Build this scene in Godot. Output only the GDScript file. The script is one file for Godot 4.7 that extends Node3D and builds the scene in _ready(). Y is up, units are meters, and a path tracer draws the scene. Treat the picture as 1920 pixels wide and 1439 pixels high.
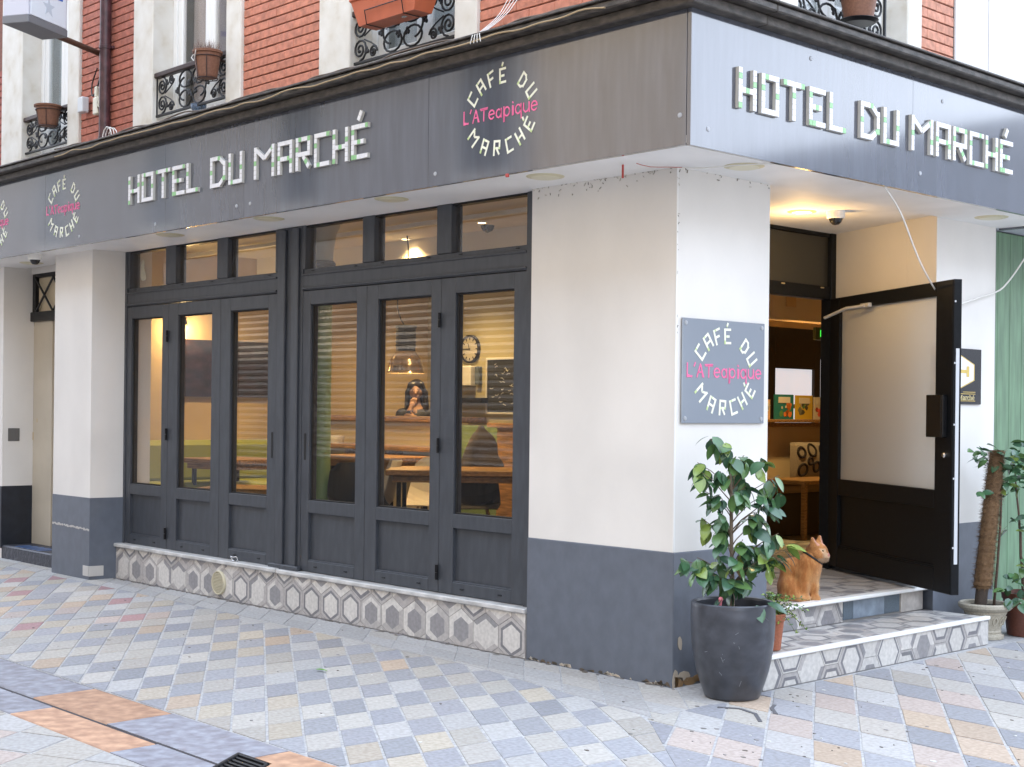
extends Node3D
# A corner hotel with a cafe on the ground floor. x runs along the long facade (plane z = 0), the entrance facade is the plane x = 0; metres, y up.

class G:
	# collects triangles; corners are given counter-clockwise as seen from outside
	var v := PackedVector3Array()
	var n := PackedVector3Array()
	var c := PackedColorArray()
	var u := PackedVector2Array()
	var col := Color(1, 1, 1)
	var xf := Transform3D()
	func vert(p: Vector3, nn: Vector3, uv := Vector2.ZERO) -> void:
		v.append(xf * p)
		n.append((xf.basis * nn).normalized())
		c.append(col)
		u.append(uv)
	func tri(a: Vector3, b: Vector3, d: Vector3, na: Vector3, nb: Vector3, nd: Vector3) -> void:
		vert(a, na)
		vert(d, nd)
		vert(b, nb)
	func flat(a: Vector3, b: Vector3, d: Vector3) -> void:
		var k := (b - a).cross(d - a)
		if k.length_squared() < 1e-16:
			return
		k = k.normalized()
		tri(a, b, d, k, k, k)
	func quad(a: Vector3, b: Vector3, d: Vector3, e: Vector3) -> void:
		var k := (d - a).cross(e - b)
		if k.length_squared() < 1e-16:
			return
		k = k.normalized()
		vert(a, k, Vector2(0, 1))
		vert(d, k, Vector2(1, 0))
		vert(b, k, Vector2(1, 1))
		vert(a, k, Vector2(0, 1))
		vert(e, k, Vector2(0, 0))
		vert(d, k, Vector2(1, 0))
	func face(pts: Array, outward: Vector3) -> void:
		var k := Vector3.ZERO
		for i in range(1, pts.size() - 1):
			k += (pts[i] - pts[0]).cross(pts[i + 1] - pts[0])
		if k.dot(outward) < 0:
			pts.reverse()
		for i in range(1, pts.size() - 1):
			flat(pts[0], pts[i], pts[i + 1])
	func box(lo: Vector3, hi: Vector3, e := 0.0) -> void:
		var m := (lo + hi) / 2
		var h := (hi - lo) / 2
		e = minf(e, minf(h.x, minf(h.y, h.z)) * 0.95)
		for a in 3:
			var b := (a + 1) % 3
			var d := (a + 2) % 3
			for s in [-1.0, 1.0]:
				var o := Vector3.ZERO
				o[a] = s
				var ps := []
				for t in [[-1, -1], [1, -1], [1, 1], [-1, 1]]:
					var p := m
					p[a] += s * h[a]
					p[b] += t[0] * (h[b] - e)
					p[d] += t[1] * (h[d] - e)
					ps.append(p)
				face(ps, o)
				if e <= 0:
					continue
				for s2 in [-1.0, 1.0]:
					var q := []
					for t in [-1.0, 1.0]:
						var p := m
						p[a] += s * h[a]
						p[b] += s2 * (h[b] - e)
						p[d] += t * (h[d] - e)
						q.append(p)
					for t in [1.0, -1.0]:
						var p := m
						p[a] += s * (h[a] - e)
						p[b] += s2 * h[b]
						p[d] += t * (h[d] - e)
						q.append(p)
					var o2 := o
					o2[b] = s2
					face(q, o2)
		if e > 0:
			for sx in [-1.0, 1.0]:
				for sy in [-1.0, 1.0]:
					for sz in [-1.0, 1.0]:
						var o := Vector3(sx, sy, sz)
						face([m + Vector3(sx * h.x, sy * (h.y - e), sz * (h.z - e)), m + Vector3(sx * (h.x - e), sy * h.y, sz * (h.z - e)), m + Vector3(sx * (h.x - e), sy * (h.y - e), sz * h.z)], o)
	func tube(pts: Array, radius, sides := 6, caps := true) -> void:
		var rings := []
		var dirs := []
		var up := Vector3.UP
		for i in pts.size():
			var t: Vector3 = (pts[mini(i + 1, pts.size() - 1)] - pts[maxi(i - 1, 0)]).normalized()
			if i == 0 and absf(t.y) > 0.9:
				up = Vector3.RIGHT
			var x := up.cross(t).normalized()
			if x.length_squared() < 0.5:
				x = Vector3.RIGHT.cross(t).normalized()
			up = t.cross(x).normalized()
			var r: float = radius if radius is float else radius[mini(i, radius.size() - 1)]
			var ring := []
			var dr := []
			for k in sides:
				var a := TAU * k / sides
				var d := x * cos(a) + up * sin(a)
				dr.append(d)
				ring.append(pts[i] + d * r)
			rings.append(ring)
			dirs.append(dr)
		for i in pts.size() - 1:
			for k in sides:
				var k2 := (k + 1) % sides
				smooth(rings[i][k], rings[i][k2], rings[i + 1][k2], rings[i + 1][k], dirs[i][k], dirs[i][k2], dirs[i + 1][k2], dirs[i + 1][k])
		if caps:
			face(rings[0].duplicate(), pts[0] - pts[1])
			face(rings[-1].duplicate(), pts[-1] - pts[-2])
	func smooth(a: Vector3, b: Vector3, d: Vector3, e: Vector3, na: Vector3, nb: Vector3, nd: Vector3, ne: Vector3) -> void:
		var k := (d - a).cross(e - b)
		if k.dot(na + nb + nd + ne) < 0:
			tri(a, d, b, na, nd, nb)
			tri(a, e, d, na, ne, nd)
		else:
			tri(a, b, d, na, nb, nd)
			tri(a, d, e, na, nd, ne)
	func lathe(profile: Array, segs := 24, at := Vector3.ZERO, arc := TAU) -> void:
		# profile of Vector2(radius, height), listed so that outside lies to the right when walking up
		for i in profile.size() - 1:
			var p: Vector2 = profile[i]
			var q: Vector2 = profile[i + 1]
			var d := (q - p)
			if d.length() < 1e-6:
				continue
			var nn := Vector2(d.y, -d.x).normalized()
			for k in segs:
				var a := arc * k / segs
				var b := arc * (k + 1) / segs
				var ca := Vector3(cos(a), 0, sin(a))
				var cb := Vector3(cos(b), 0, sin(b))
				var y := Vector3.UP
				smooth(at + ca * p.x + y * p.y, at + cb * p.x + y * p.y, at + cb * q.x + y * q.y, at + ca * q.x + y * q.y, ca * nn.x + y * nn.y, cb * nn.x + y * nn.y, cb * nn.x + y * nn.y, ca * nn.x + y * nn.y)
	func prism(poly: PackedVector2Array, z0: float, z1: float, bevel := 0.0, bottom := false) -> void:
		# a convex outline in x, y, raised from z0 to z1, its upper edge chamfered
		var p := poly
		if not Geometry2D.is_polygon_clockwise(p):
			pass
		else:
			p.reverse()
		var m := Vector2.ZERO
		for q in p:
			m += q
		m /= p.size()
		var top := p.duplicate()
		if bevel > 0:
			for i in p.size():
				var a := p[(i + p.size() - 1) % p.size()]
				var b := p[i]
				var d := p[(i + 1) % p.size()]
				var n1 := Vector2(-(b - a).y, (b - a).x).normalized()
				var n2 := Vector2(-(d - b).y, (d - b).x).normalized()
				var k := 1.0 + n1.dot(n2)
				top[i] = b + (n1 + n2) * (minf(bevel / maxf(k, 0.3), 0.4 * (b - m).length()))
		var ps := []
		for q in top:
			ps.append(Vector3(q.x, q.y, z1))
		face(ps, Vector3(0, 0, 1))
		for i in p.size():
			var j := (i + 1) % p.size()
			var zb := z1 - bevel
			if bevel > 0:
				quad(Vector3(p[i].x, p[i].y, zb), Vector3(p[j].x, p[j].y, zb), Vector3(top[j].x, top[j].y, z1), Vector3(top[i].x, top[i].y, z1))
			quad(Vector3(p[i].x, p[i].y, z0), Vector3(p[j].x, p[j].y, z0), Vector3(p[j].x, p[j].y, zb), Vector3(p[i].x, p[i].y, zb))
		if bottom:
			var bs := []
			for q in p:
				bs.append(Vector3(q.x, q.y, z0))
			face(bs, Vector3(0, 0, -1))
	func ball(at: Vector3, r: Vector3, segs := 12, rings := 8) -> void:
		for i in rings:
			for k in segs:
				var q := []
				var nn := []
				for t in [[0, 0], [1, 0], [1, 1], [0, 1]]:
					var a: float = TAU * (k + t[0]) / segs
					var b: float = PI * (i + t[1]) / rings - PI / 2
					var d := Vector3(cos(a) * cos(b), sin(b), sin(a) * cos(b))
					q.append(at + d * r)
					nn.append((d / r).normalized())
				smooth(q[0], q[1], q[2], q[3], nn[0], nn[1], nn[2], nn[3])
	func mesh(m: Material) -> ArrayMesh:
		var a := []
		a.resize(Mesh.ARRAY_MAX)
		a[Mesh.ARRAY_VERTEX] = v
		a[Mesh.ARRAY_NORMAL] = n
		a[Mesh.ARRAY_COLOR] = c
		a[Mesh.ARRAY_TEX_UV] = u
		var am := ArrayMesh.new()
		am.add_surface_from_arrays(Mesh.PRIMITIVE_TRIANGLES, a)
		am.surface_set_material(0, m)
		return am

var M := {}
var tex := {}
var rng := RandomNumberGenerator.new()

func rnd(a: float, b: float) -> float:
	return rng.randf_range(a, b)

func V(x: float, y: float, z: float) -> Vector3:
	return Vector3(x, y, z)

func tag(o: Node, label: String, category := "", group := "", kind := "") -> void:
	if label:
		o.set_meta("label", label)
	if category:
		o.set_meta("category", category)
	if group:
		o.set_meta("group", group)
	if kind:
		o.set_meta("kind", kind)

var taken := {}
func numbered(called: String) -> String:
	var k: int = taken.get(called, 0)
	taken[called] = k + 1
	return called if k == 0 else "%s_%03d" % [called, k]

func thing(called: String, label: String, category: String, at := Vector3.ZERO, turn := 0.0, group := "") -> Node3D:
	var o := Node3D.new()
	o.name = numbered(called)
	add_child(o)
	o.position = at
	o.rotation.y = turn
	tag(o, label, category, group)
	return o

func part(parent: Node, called: String, g, m: Material = null) -> MeshInstance3D:
	var o := MeshInstance3D.new()
	o.name = called
	o.mesh = g.mesh(m) if g is G else g
	if m and not g is G:
		o.material_override = m
	parent.add_child(o, true)
	return o

func solo(called: String, g: G, m: Material, label: String, category: String, group := "", kind := "") -> MeshInstance3D:
	var o := part(self, numbered(called), g, m)
	tag(o, label, category, group, kind)
	return o

func struct(called: String) -> Node3D:
	var o := Node3D.new()
	o.name = called
	o.set_meta("kind", "structure")
	add_child(o)
	return o

func bx(lo: Vector3, hi: Vector3, e := 0.0) -> G:
	var g := G.new()
	g.box(lo, hi, e)
	return g

func noise(called: String, seed_: int, freq: float, lo: float, hi: float, oct := 4, warm := Color(1, 1, 1), kind := FastNoiseLite.TYPE_SIMPLEX_SMOOTH, size := 256, mid := 0.5) -> NoiseTexture2D:
	if tex.has(called):
		return tex[called]
	var f := FastNoiseLite.new()
	f.seed = seed_
	f.noise_type = kind
	f.frequency = freq
	f.fractal_octaves = oct
	var t := NoiseTexture2D.new()
	t.width = size
	t.height = size
	t.seamless = true
	t.noise = f
	var r := Gradient.new()
	r.offsets = PackedFloat32Array([0.0, mid, 1.0])
	r.colors = PackedColorArray([Color(lo, lo, lo) * warm, Color(1, 1, 1).lerp(warm, 0.4) * ((lo + hi) / 2), Color(hi, hi, hi)])
	t.color_ramp = r
	tex[called] = t
	return t

func mat(called: String, albedo: Color, rough := 0.6, t: Texture2D = null, scale := Vector3.ONE, bump: Texture2D = null, bump_cm := 0.1, world := true) -> StandardMaterial3D:
	if M.has(called):
		return M[called]
	var m := StandardMaterial3D.new()
	m.resource_name = called
	m.albedo_color = albedo.linear_to_srgb()
	m.roughness = rough
	if t or bump:
		m.uv1_triplanar = true
		m.uv1_world_triplanar = world
		m.uv1_scale = scale
	if t:
		m.albedo_texture = t
	if bump:
		m.heightmap_enabled = true
		m.heightmap_texture = bump
		m.heightmap_scale = bump_cm
	m.vertex_color_use_as_albedo = false
	M[called] = m
	return m

func tinted(called: String, rough := 0.5, t: Texture2D = null, scale := Vector3.ONE, bump: Texture2D = null, bump_cm := 0.1, world := true) -> StandardMaterial3D:
	var m := mat(called, Color(1, 1, 1), rough, t, scale, bump, bump_cm, world)
	m.vertex_color_use_as_albedo = true
	return m

func glow(called: String, c: Color, energy: float) -> StandardMaterial3D:
	var m := mat(called, Color(0.8, 0.8, 0.8), 0.5)
	m.emission_enabled = true
	m.emission = c
	m.emission_energy_multiplier = energy
	return m

func glass(called: String, alpha: float, rough := 0.0, c := Color(0.8, 0.9, 0.88)) -> StandardMaterial3D:
	var m := mat(called, c, rough)
	m.transparency = BaseMaterial3D.TRANSPARENCY_ALPHA
	m.albedo_color.a = alpha
	m.metallic_specular = 0.5
	return m

func word(text: String, size: float, depth: float, font := "Droid Sans", weight := 400) -> TextMesh:
	var t := TextMesh.new()
	var f := SystemFont.new()
	f.font_names = PackedStringArray([font])
	f.font_weight = weight
	t.font = f
	t.text = text
	t.font_size = 64
	t.pixel_size = size / 64.0
	t.depth = depth
	return t

# a smooth body: tapered capsules [a, radius, b, radius] joined by a smooth minimum and meshed as surface nets
func body(g: G, bones: Array, cell: float, k: float, colour: Callable) -> void:
	var lo := Vector3.ONE * 1e9
	var hi := -lo
	for b in bones:
		for e in [[b[0], b[1]], [b[2], b[3]]]:
			lo = lo.min(e[0] - Vector3.ONE * (e[1] + k + 2 * cell))
			hi = hi.max(e[0] + Vector3.ONE * (e[1] + k + 2 * cell))
	var nx := int((hi.x - lo.x) / cell) + 2
	var ny := int((hi.y - lo.y) / cell) + 2
	var nz := int((hi.z - lo.z) / cell) + 2
	var f := PackedFloat32Array()
	f.resize(nx * ny * nz)
	f.fill(1.0)
	for b in bones:
		var a: Vector3 = b[0]
		var d: Vector3 = b[2] - b[0]
		var ra: float = b[1]
		var rb: float = b[3]
		var l2 := maxf(d.length_squared(), 1e-9)
		var m := Vector3.ONE * (maxf(ra, rb) + k + cell * 2)
		var p0 := ((a.min(b[2]) - m - lo) / cell).max(Vector3.ZERO)
		var p1 := (a.max(b[2]) + m - lo) / cell
		for i in range(int(p0.x), mini(int(p1.x) + 1, nx)):
			for j in range(int(p0.y), mini(int(p1.y) + 1, ny)):
				for q in range(int(p0.z), mini(int(p1.z) + 1, nz)):
					var p := lo + Vector3(i, j, q) * cell - a
					var t := clampf(p.dot(d) / l2, 0.0, 1.0)
					var dist := (p - d * t).length() - lerpf(ra, rb, t)
					var at := (i * ny + j) * nz + q
					var o := f[at]
					var h := maxf(k - absf(o - dist), 0.0) / k
					f[at] = minf(o, dist) - h * h * k * 0.25
	var idx := {}
	var pos := []
	for i in nx - 1:
		for j in ny - 1:
			for q in nz - 1:
				var base := (i * ny + j) * nz + q
				if f[base] > cell * 2.5:
					continue
				var s := 0
				var sum := Vector3.ZERO
				var n := 0
				var vals := []
				for o in 8:
					var val := f[base + (o & 1) * ny * nz + ((o >> 1) & 1) * nz + (o >> 2)]
					vals.append(val)
					if val < 0:
						s |= 1 << o
				if s == 0 or s == 255:
					continue
				for e in [[0, 1], [2, 3], [4, 5], [6, 7], [0, 2], [1, 3], [4, 6], [5, 7], [0, 4], [1, 5], [2, 6], [3, 7]]:
					var v0: float = vals[e[0]]
					var v1: float = vals[e[1]]
					if (v0 < 0) != (v1 < 0):
						var t := v0 / (v0 - v1)
						var c0 := Vector3(e[0] & 1, (e[0] >> 1) & 1, e[0] >> 2)
						var c1 := Vector3(e[1] & 1, (e[1] >> 1) & 1, e[1] >> 2)
						sum += c0.lerp(c1, t)
						n += 1
				idx[base] = pos.size()
				pos.append(lo + (Vector3(i, j, q) + sum / n) * cell)
	var nor := []
	nor.resize(pos.size())
	nor.fill(Vector3.ZERO)
	var tris := []
	var step := [ny * nz, nz, 1]
	for base in idx:
		for ax in 3:
			var s0: bool = f[base] < 0
			if s0 == (f[base + step[ax]] < 0):
				continue
			var b1: int = step[(ax + 1) % 3]
			var b2: int = step[(ax + 2) % 3]
			if not (idx.has(base - b1) and idx.has(base - b2) and idx.has(base - b1 - b2)):
				continue
			var q := [idx[base], idx[base - b1], idx[base - b1 - b2], idx[base - b2]]
			if not s0:
				q.reverse()
			tris.append([q[0], q[1], q[2]])
			tris.append([q[0], q[2], q[3]])
	for t in tris:
		var k3: Vector3 = (pos[t[1]] - pos[t[0]]).cross(pos[t[2]] - pos[t[0]])
		for w in t:
			nor[w] += k3
	for t in tris:
		for w in [t[0], t[2], t[1]]:
			g.col = colour.call(pos[w], nor[w].normalized())
			g.vert(pos[w], nor[w])

func _ready() -> void:
	rng.seed = 20240611
	# camera: level, turned very slightly clockwise, lens shifted upward
	var yaw := 0.751917
	var roll := 0.0113425
	var fwd := Vector3(-cos(yaw), 0, -sin(yaw))
	var right := Vector3(sin(yaw), 0, -cos(yaw))
	var cam := Camera3D.new()
	cam.name = "camera"
	add_child(cam)
	cam.transform = Transform3D(Basis(right * cos(roll) + Vector3.UP * sin(roll), Vector3.UP * cos(roll) - right * sin(roll), -fwd), Vector3(5.189, 1.55, 6.103))
	cam.projection = Camera3D.PROJECTION_FRUSTUM
	cam.near = 0.05
	cam.far = 400.0
	cam.size = 0.05 * 1439.0 / 2666.44
	cam.frustum_offset = Vector2(0.0, 0.05 * 47.791 / 2666.44)
	cam.current = true
	# sky, sun, exposure: a bright pale day; the street lies in the shade of the houses
	var we := WorldEnvironment.new()
	we.name = "daylight"
	var env := Environment.new()
	env.background_mode = Environment.BG_SKY
	var sky := Sky.new()
	var pm := ProceduralSkyMaterial.new()
	pm.sky_top_color = Color(0.83, 0.885, 0.97)
	pm.sky_horizon_color = Color(0.91, 0.94, 0.99)
	pm.sky_curve = 0.25
	pm.sky_energy_multiplier = 1.5
	pm.ground_bottom_color = Color(0.55, 0.55, 0.56)
	pm.ground_horizon_color = Color(0.75, 0.77, 0.8)
	sky.sky_material = pm
	env.sky = sky
	env.tonemap_mode = Environment.TONE_MAPPER_LINEAR
	env.tonemap_exposure = 1.88
	env.sdfgi_enabled = true
	env.ssao_enabled = true
	env.ssil_enabled = true
	we.environment = env
	add_child(we)
	var sun := DirectionalLight3D.new()
	sun.name = "sun"
	sun.light_color = Color(1.0, 0.95, 0.87)
	sun.light_energy = 1.3
	sun.light_angular_distance = 0.5
	sun.shadow_enabled = true
	add_child(sun)
	sun.look_at_from_position(Vector3(-10, 17.5, -14), Vector3.ZERO)
	materials()
	ground()
	hotel_walls()
	upper_floor()
	fascia()
	shopfront()
	plinth_and_steps()
	entrance()
	left_doorway()
	right_neighbours()
	street_opposite()
	interior()
	people_and_animals()
	plants()
	small_things()

func materials() -> void:
	var grime := noise("grime", 3, 0.012, 0.80, 1.0, 5)
	var soft := noise("soft", 8, 0.006, 0.93, 1.0, 5)
	var fine := noise("fine", 5, 0.06, 0.75, 1.0, 4)
	var grain := noise("grain", 9, 0.12, 0.0, 1.0, 3)
	var lumps := noise("lumps", 12, 0.03, 0.0, 1.0, 4)
	var streak := noise("streak", 21, 0.02, 0.84, 1.0, 4)
	var stone := noise("stone", 31, 0.05, 0.84, 1.0, 6, Color(1.0, 0.985, 0.96))
	mat("wall_white", Color(0.775, 0.745, 0.70), 0.6, soft, V(0.5, 0.35, 0.5), grain, 0.02)
	mat("skirting_paint", Color(0.135, 0.152, 0.185), 0.42, noise("scuffs", 41, 0.03, 0.91, 1.0, 6), V(1.1, 0.8, 1.1), grain, 0.03)
	mat("soffit_white", Color(0.86, 0.85, 0.835), 0.7, soft, V(0.6, 0.6, 0.6))
	mat("door_paint", Color(0.060, 0.067, 0.080), 0.42, noise("chalk", 44, 0.018, 0.85, 1.0, 5), V(3.0, 0.8, 3.0))
	mat("black_paint", Color(0.011, 0.011, 0.013), 0.35, fine, V(2, 2, 2)).metallic_specular = 0.35
	mat("seal", Color(0.008, 0.008, 0.009), 0.6)
	var fp := mat("fascia_panel", Color(0.082, 0.09, 0.115), 0.11, streak, V(2.2, 0.25, 2.2))
	fp.metallic_specular = 0.7
	fp.clearcoat_enabled = true
	fp.clearcoat = 0.9
	fp.clearcoat_roughness = 0.08
	mat("cornice", Color(0.105, 0.09, 0.078), 0.55, noise("weathered", 47, 0.03, 0.45, 1.0, 5), V(1.2, 2.5, 1.2), grain, 0.12)
	mat("brick_paint", Color(1, 1, 1), 0.75, noise("brick_tone", 51, 0.03, 0.78, 1.0, 5), V(1.6, 1.6, 1.6), lumps, 0.35).vertex_color_use_as_albedo = true
	mat("mortar", Color(0.27, 0.115, 0.08), 0.9, fine, V(2, 2, 2))
	mat("render_cream", Color(0.70, 0.68, 0.63), 0.8, noise("old_paint", 53, 0.02, 0.90, 1.0, 6, Color(1, 0.97, 0.92), FastNoiseLite.TYPE_SIMPLEX_SMOOTH, 256, 0.3), V(0.8, 0.8, 0.8), lumps, 0.15)
	mat("frame_white", Color(0.78, 0.78, 0.76), 0.4)
	mat("iron", Color(0.010, 0.010, 0.012), 0.5)
	mat("iron_brown", Color(0.035, 0.015, 0.012), 0.45)
	tinted("paving_stone", 0.72, stone, V(2.3, 2.3, 2.3), grain, 0.06)
	tinted("gutter_stone", 0.65, noise("gutter_wear", 33, 0.03, 0.74, 1.0, 6, Color(1.0, 0.95, 0.95)), V(1.3, 1.3, 1.3), lumps, 0.1)
	mat("joint", Color(0.50, 0.495, 0.495), 0.9, fine, V(1.5, 1.5, 1.5))
	tinted("tile_print", 0.38, noise("tile_wear", 57, 0.03, 0.86, 1.0, 4), V(3.2, 3.2, 3.2), grain, 0.01)
	mat("grout", Color(0.30, 0.29, 0.28), 0.85)
	mat("marble", Color(0.72, 0.71, 0.69), 0.35, noise("marble_vein", 58, 0.012, 0.72, 1.0, 6), V(1.2, 1.2, 1.2))
	tinted("mosaic", 0.25)
	tinted("vinyl", 0.4)
	tinted("paint_any", 0.5)
	tinted("fabric_any", 0.9, fine, V(6, 6, 6))
	tinted("leaf", 0.22)
	tinted("bark", 0.8, fine, V(8, 8, 8), lumps, 0.2)
	mat("soil", Color(0.022, 0.015, 0.011), 0.95, fine, V(6, 6, 6), grain, 1.0)
	mat("glaze", Color(0.085, 0.092, 0.112), 0.30, noise("glaze_tone", 61, 0.02, 0.6, 1.0, 5), V(1.5, 1.5, 1.5), grain, 0.02)
	mat("terracotta", Color(0.42, 0.135, 0.065), 0.7, fine, V(4, 4, 4))
	mat("terracotta_brown", Color(0.24, 0.105, 0.06), 0.6, fine, V(3, 3, 3))
	mat("planter_orange", Color(0.50, 0.12, 0.05), 0.5, soft, V(3, 3, 3))
	mat("stone_cream", Color(0.55, 0.50, 0.40), 0.8, fine, V(4, 4, 4), lumps, 0.15)
	mat("wood", Color(0.42, 0.225, 0.08), 0.45, noise("wood_grain", 65, 0.03, 0.55, 1.0, 5), V(0.5, 6, 3))
	mat("plaster_beige", Color(0.62, 0.48, 0.29), 0.9, soft, V(0.6, 0.6, 0.6))
	mat("ceiling", Color(0.66, 0.62, 0.54), 0.9)
	mat("chrome", Color(0.7, 0.7, 0.7), 0.25).metallic = 1.0
	mat("cable_white", Color(0.72, 0.70, 0.66), 0.6)
	mat("cable_dark", Color(0.10, 0.07, 0.05), 0.7)
	mat("pipe_paint", Color(0.105, 0.042, 0.048), 0.4, noise("pipe_wear", 67, 0.02, 0.6, 1.0, 5), V(2, 2, 2))
	glass("pane", 0.05, 0.0, Color(0.10, 0.10, 0.10))
	glass("pane_milky", 0.52, 0.0, Color(0.80, 0.80, 0.77))
	glass("pane_upper", 0.12, 0.0, Color(0.55, 0.65, 0.68))

# ---------------------------------------------------------------- ground
func clip_cell(cell: PackedVector2Array, zone: PackedVector2Array) -> PackedVector2Array:
	var r := Geometry2D.intersect_polygons(cell, zone)
	return r[0] if r.size() else PackedVector2Array()

func area(p: PackedVector2Array) -> float:
	var s := 0.0
	for i in p.size():
		s += p[i].cross(p[(i + 1) % p.size()])
	return absf(s) / 2

func lay(out: Array, zone: PackedVector2Array, o: Vector2, e1: Vector2, e2: Vector2, gap: float, tone: Callable) -> void:
	var inv := Transform2D(e1, e2, o).affine_inverse()
	var lo := Vector2(1e9, 1e9)
	var hi := -lo
	for p in zone:
		var q := inv * p
		lo = lo.min(q)
		hi = hi.max(q)
	var g1 := gap / e1.length()
	var g2 := gap / e2.length()
	for i in range(floori(lo.x), ceili(hi.x)):
		for j in range(floori(lo.y), ceili(hi.y)):
			var cell := PackedVector2Array()
			for t in [[g1, g2], [1 - g1, g2], [1 - g1, 1 - g2], [g1, 1 - g2]]:
				cell.append(o + e1 * (i + t[0] + rnd(-0.016, 0.016)) + e2 * (j + t[1] + rnd(-0.016, 0.016)))
			var c := clip_cell(cell, zone)
			if c.size() < 3 or area(c) < 0.0025:
				continue
			var m := Vector2.ZERO
			for p in c:
				m += p
			out.append([c, m / c.size(), tone.call(i, j, m / c.size())])

func stone_tone(names: Array) -> Color:
	var tones := {"grey": Color(0.37, 0.378, 0.412), "slate": Color(0.335, 0.343, 0.378), "light": Color(0.50, 0.495, 0.495), "cream": Color(0.515, 0.493, 0.465), "sand": Color(0.47, 0.445, 0.41), "tan": Color(0.52, 0.465, 0.39), "orange": Color(0.53, 0.425, 0.335), "pink": Color(0.51, 0.435, 0.40), "wine": Color(0.42, 0.26, 0.27)}
	var c: Color = tones[names[rng.randi() % names.size()]]
	return c * rnd(0.80, 0.97)

func raise(g: G, poly: PackedVector2Array, y0: float, y1: float, bevel: float) -> void:
	var p := PackedVector2Array()
	for q in poly:
		p.append(Vector2(q.x, -q.y))
	g.xf = Transform3D(Basis(Vector3.RIGHT, -PI / 2), Vector3.ZERO)
	g.prism(p, y0, y1, bevel)
	g.xf = Transform3D()

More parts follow.
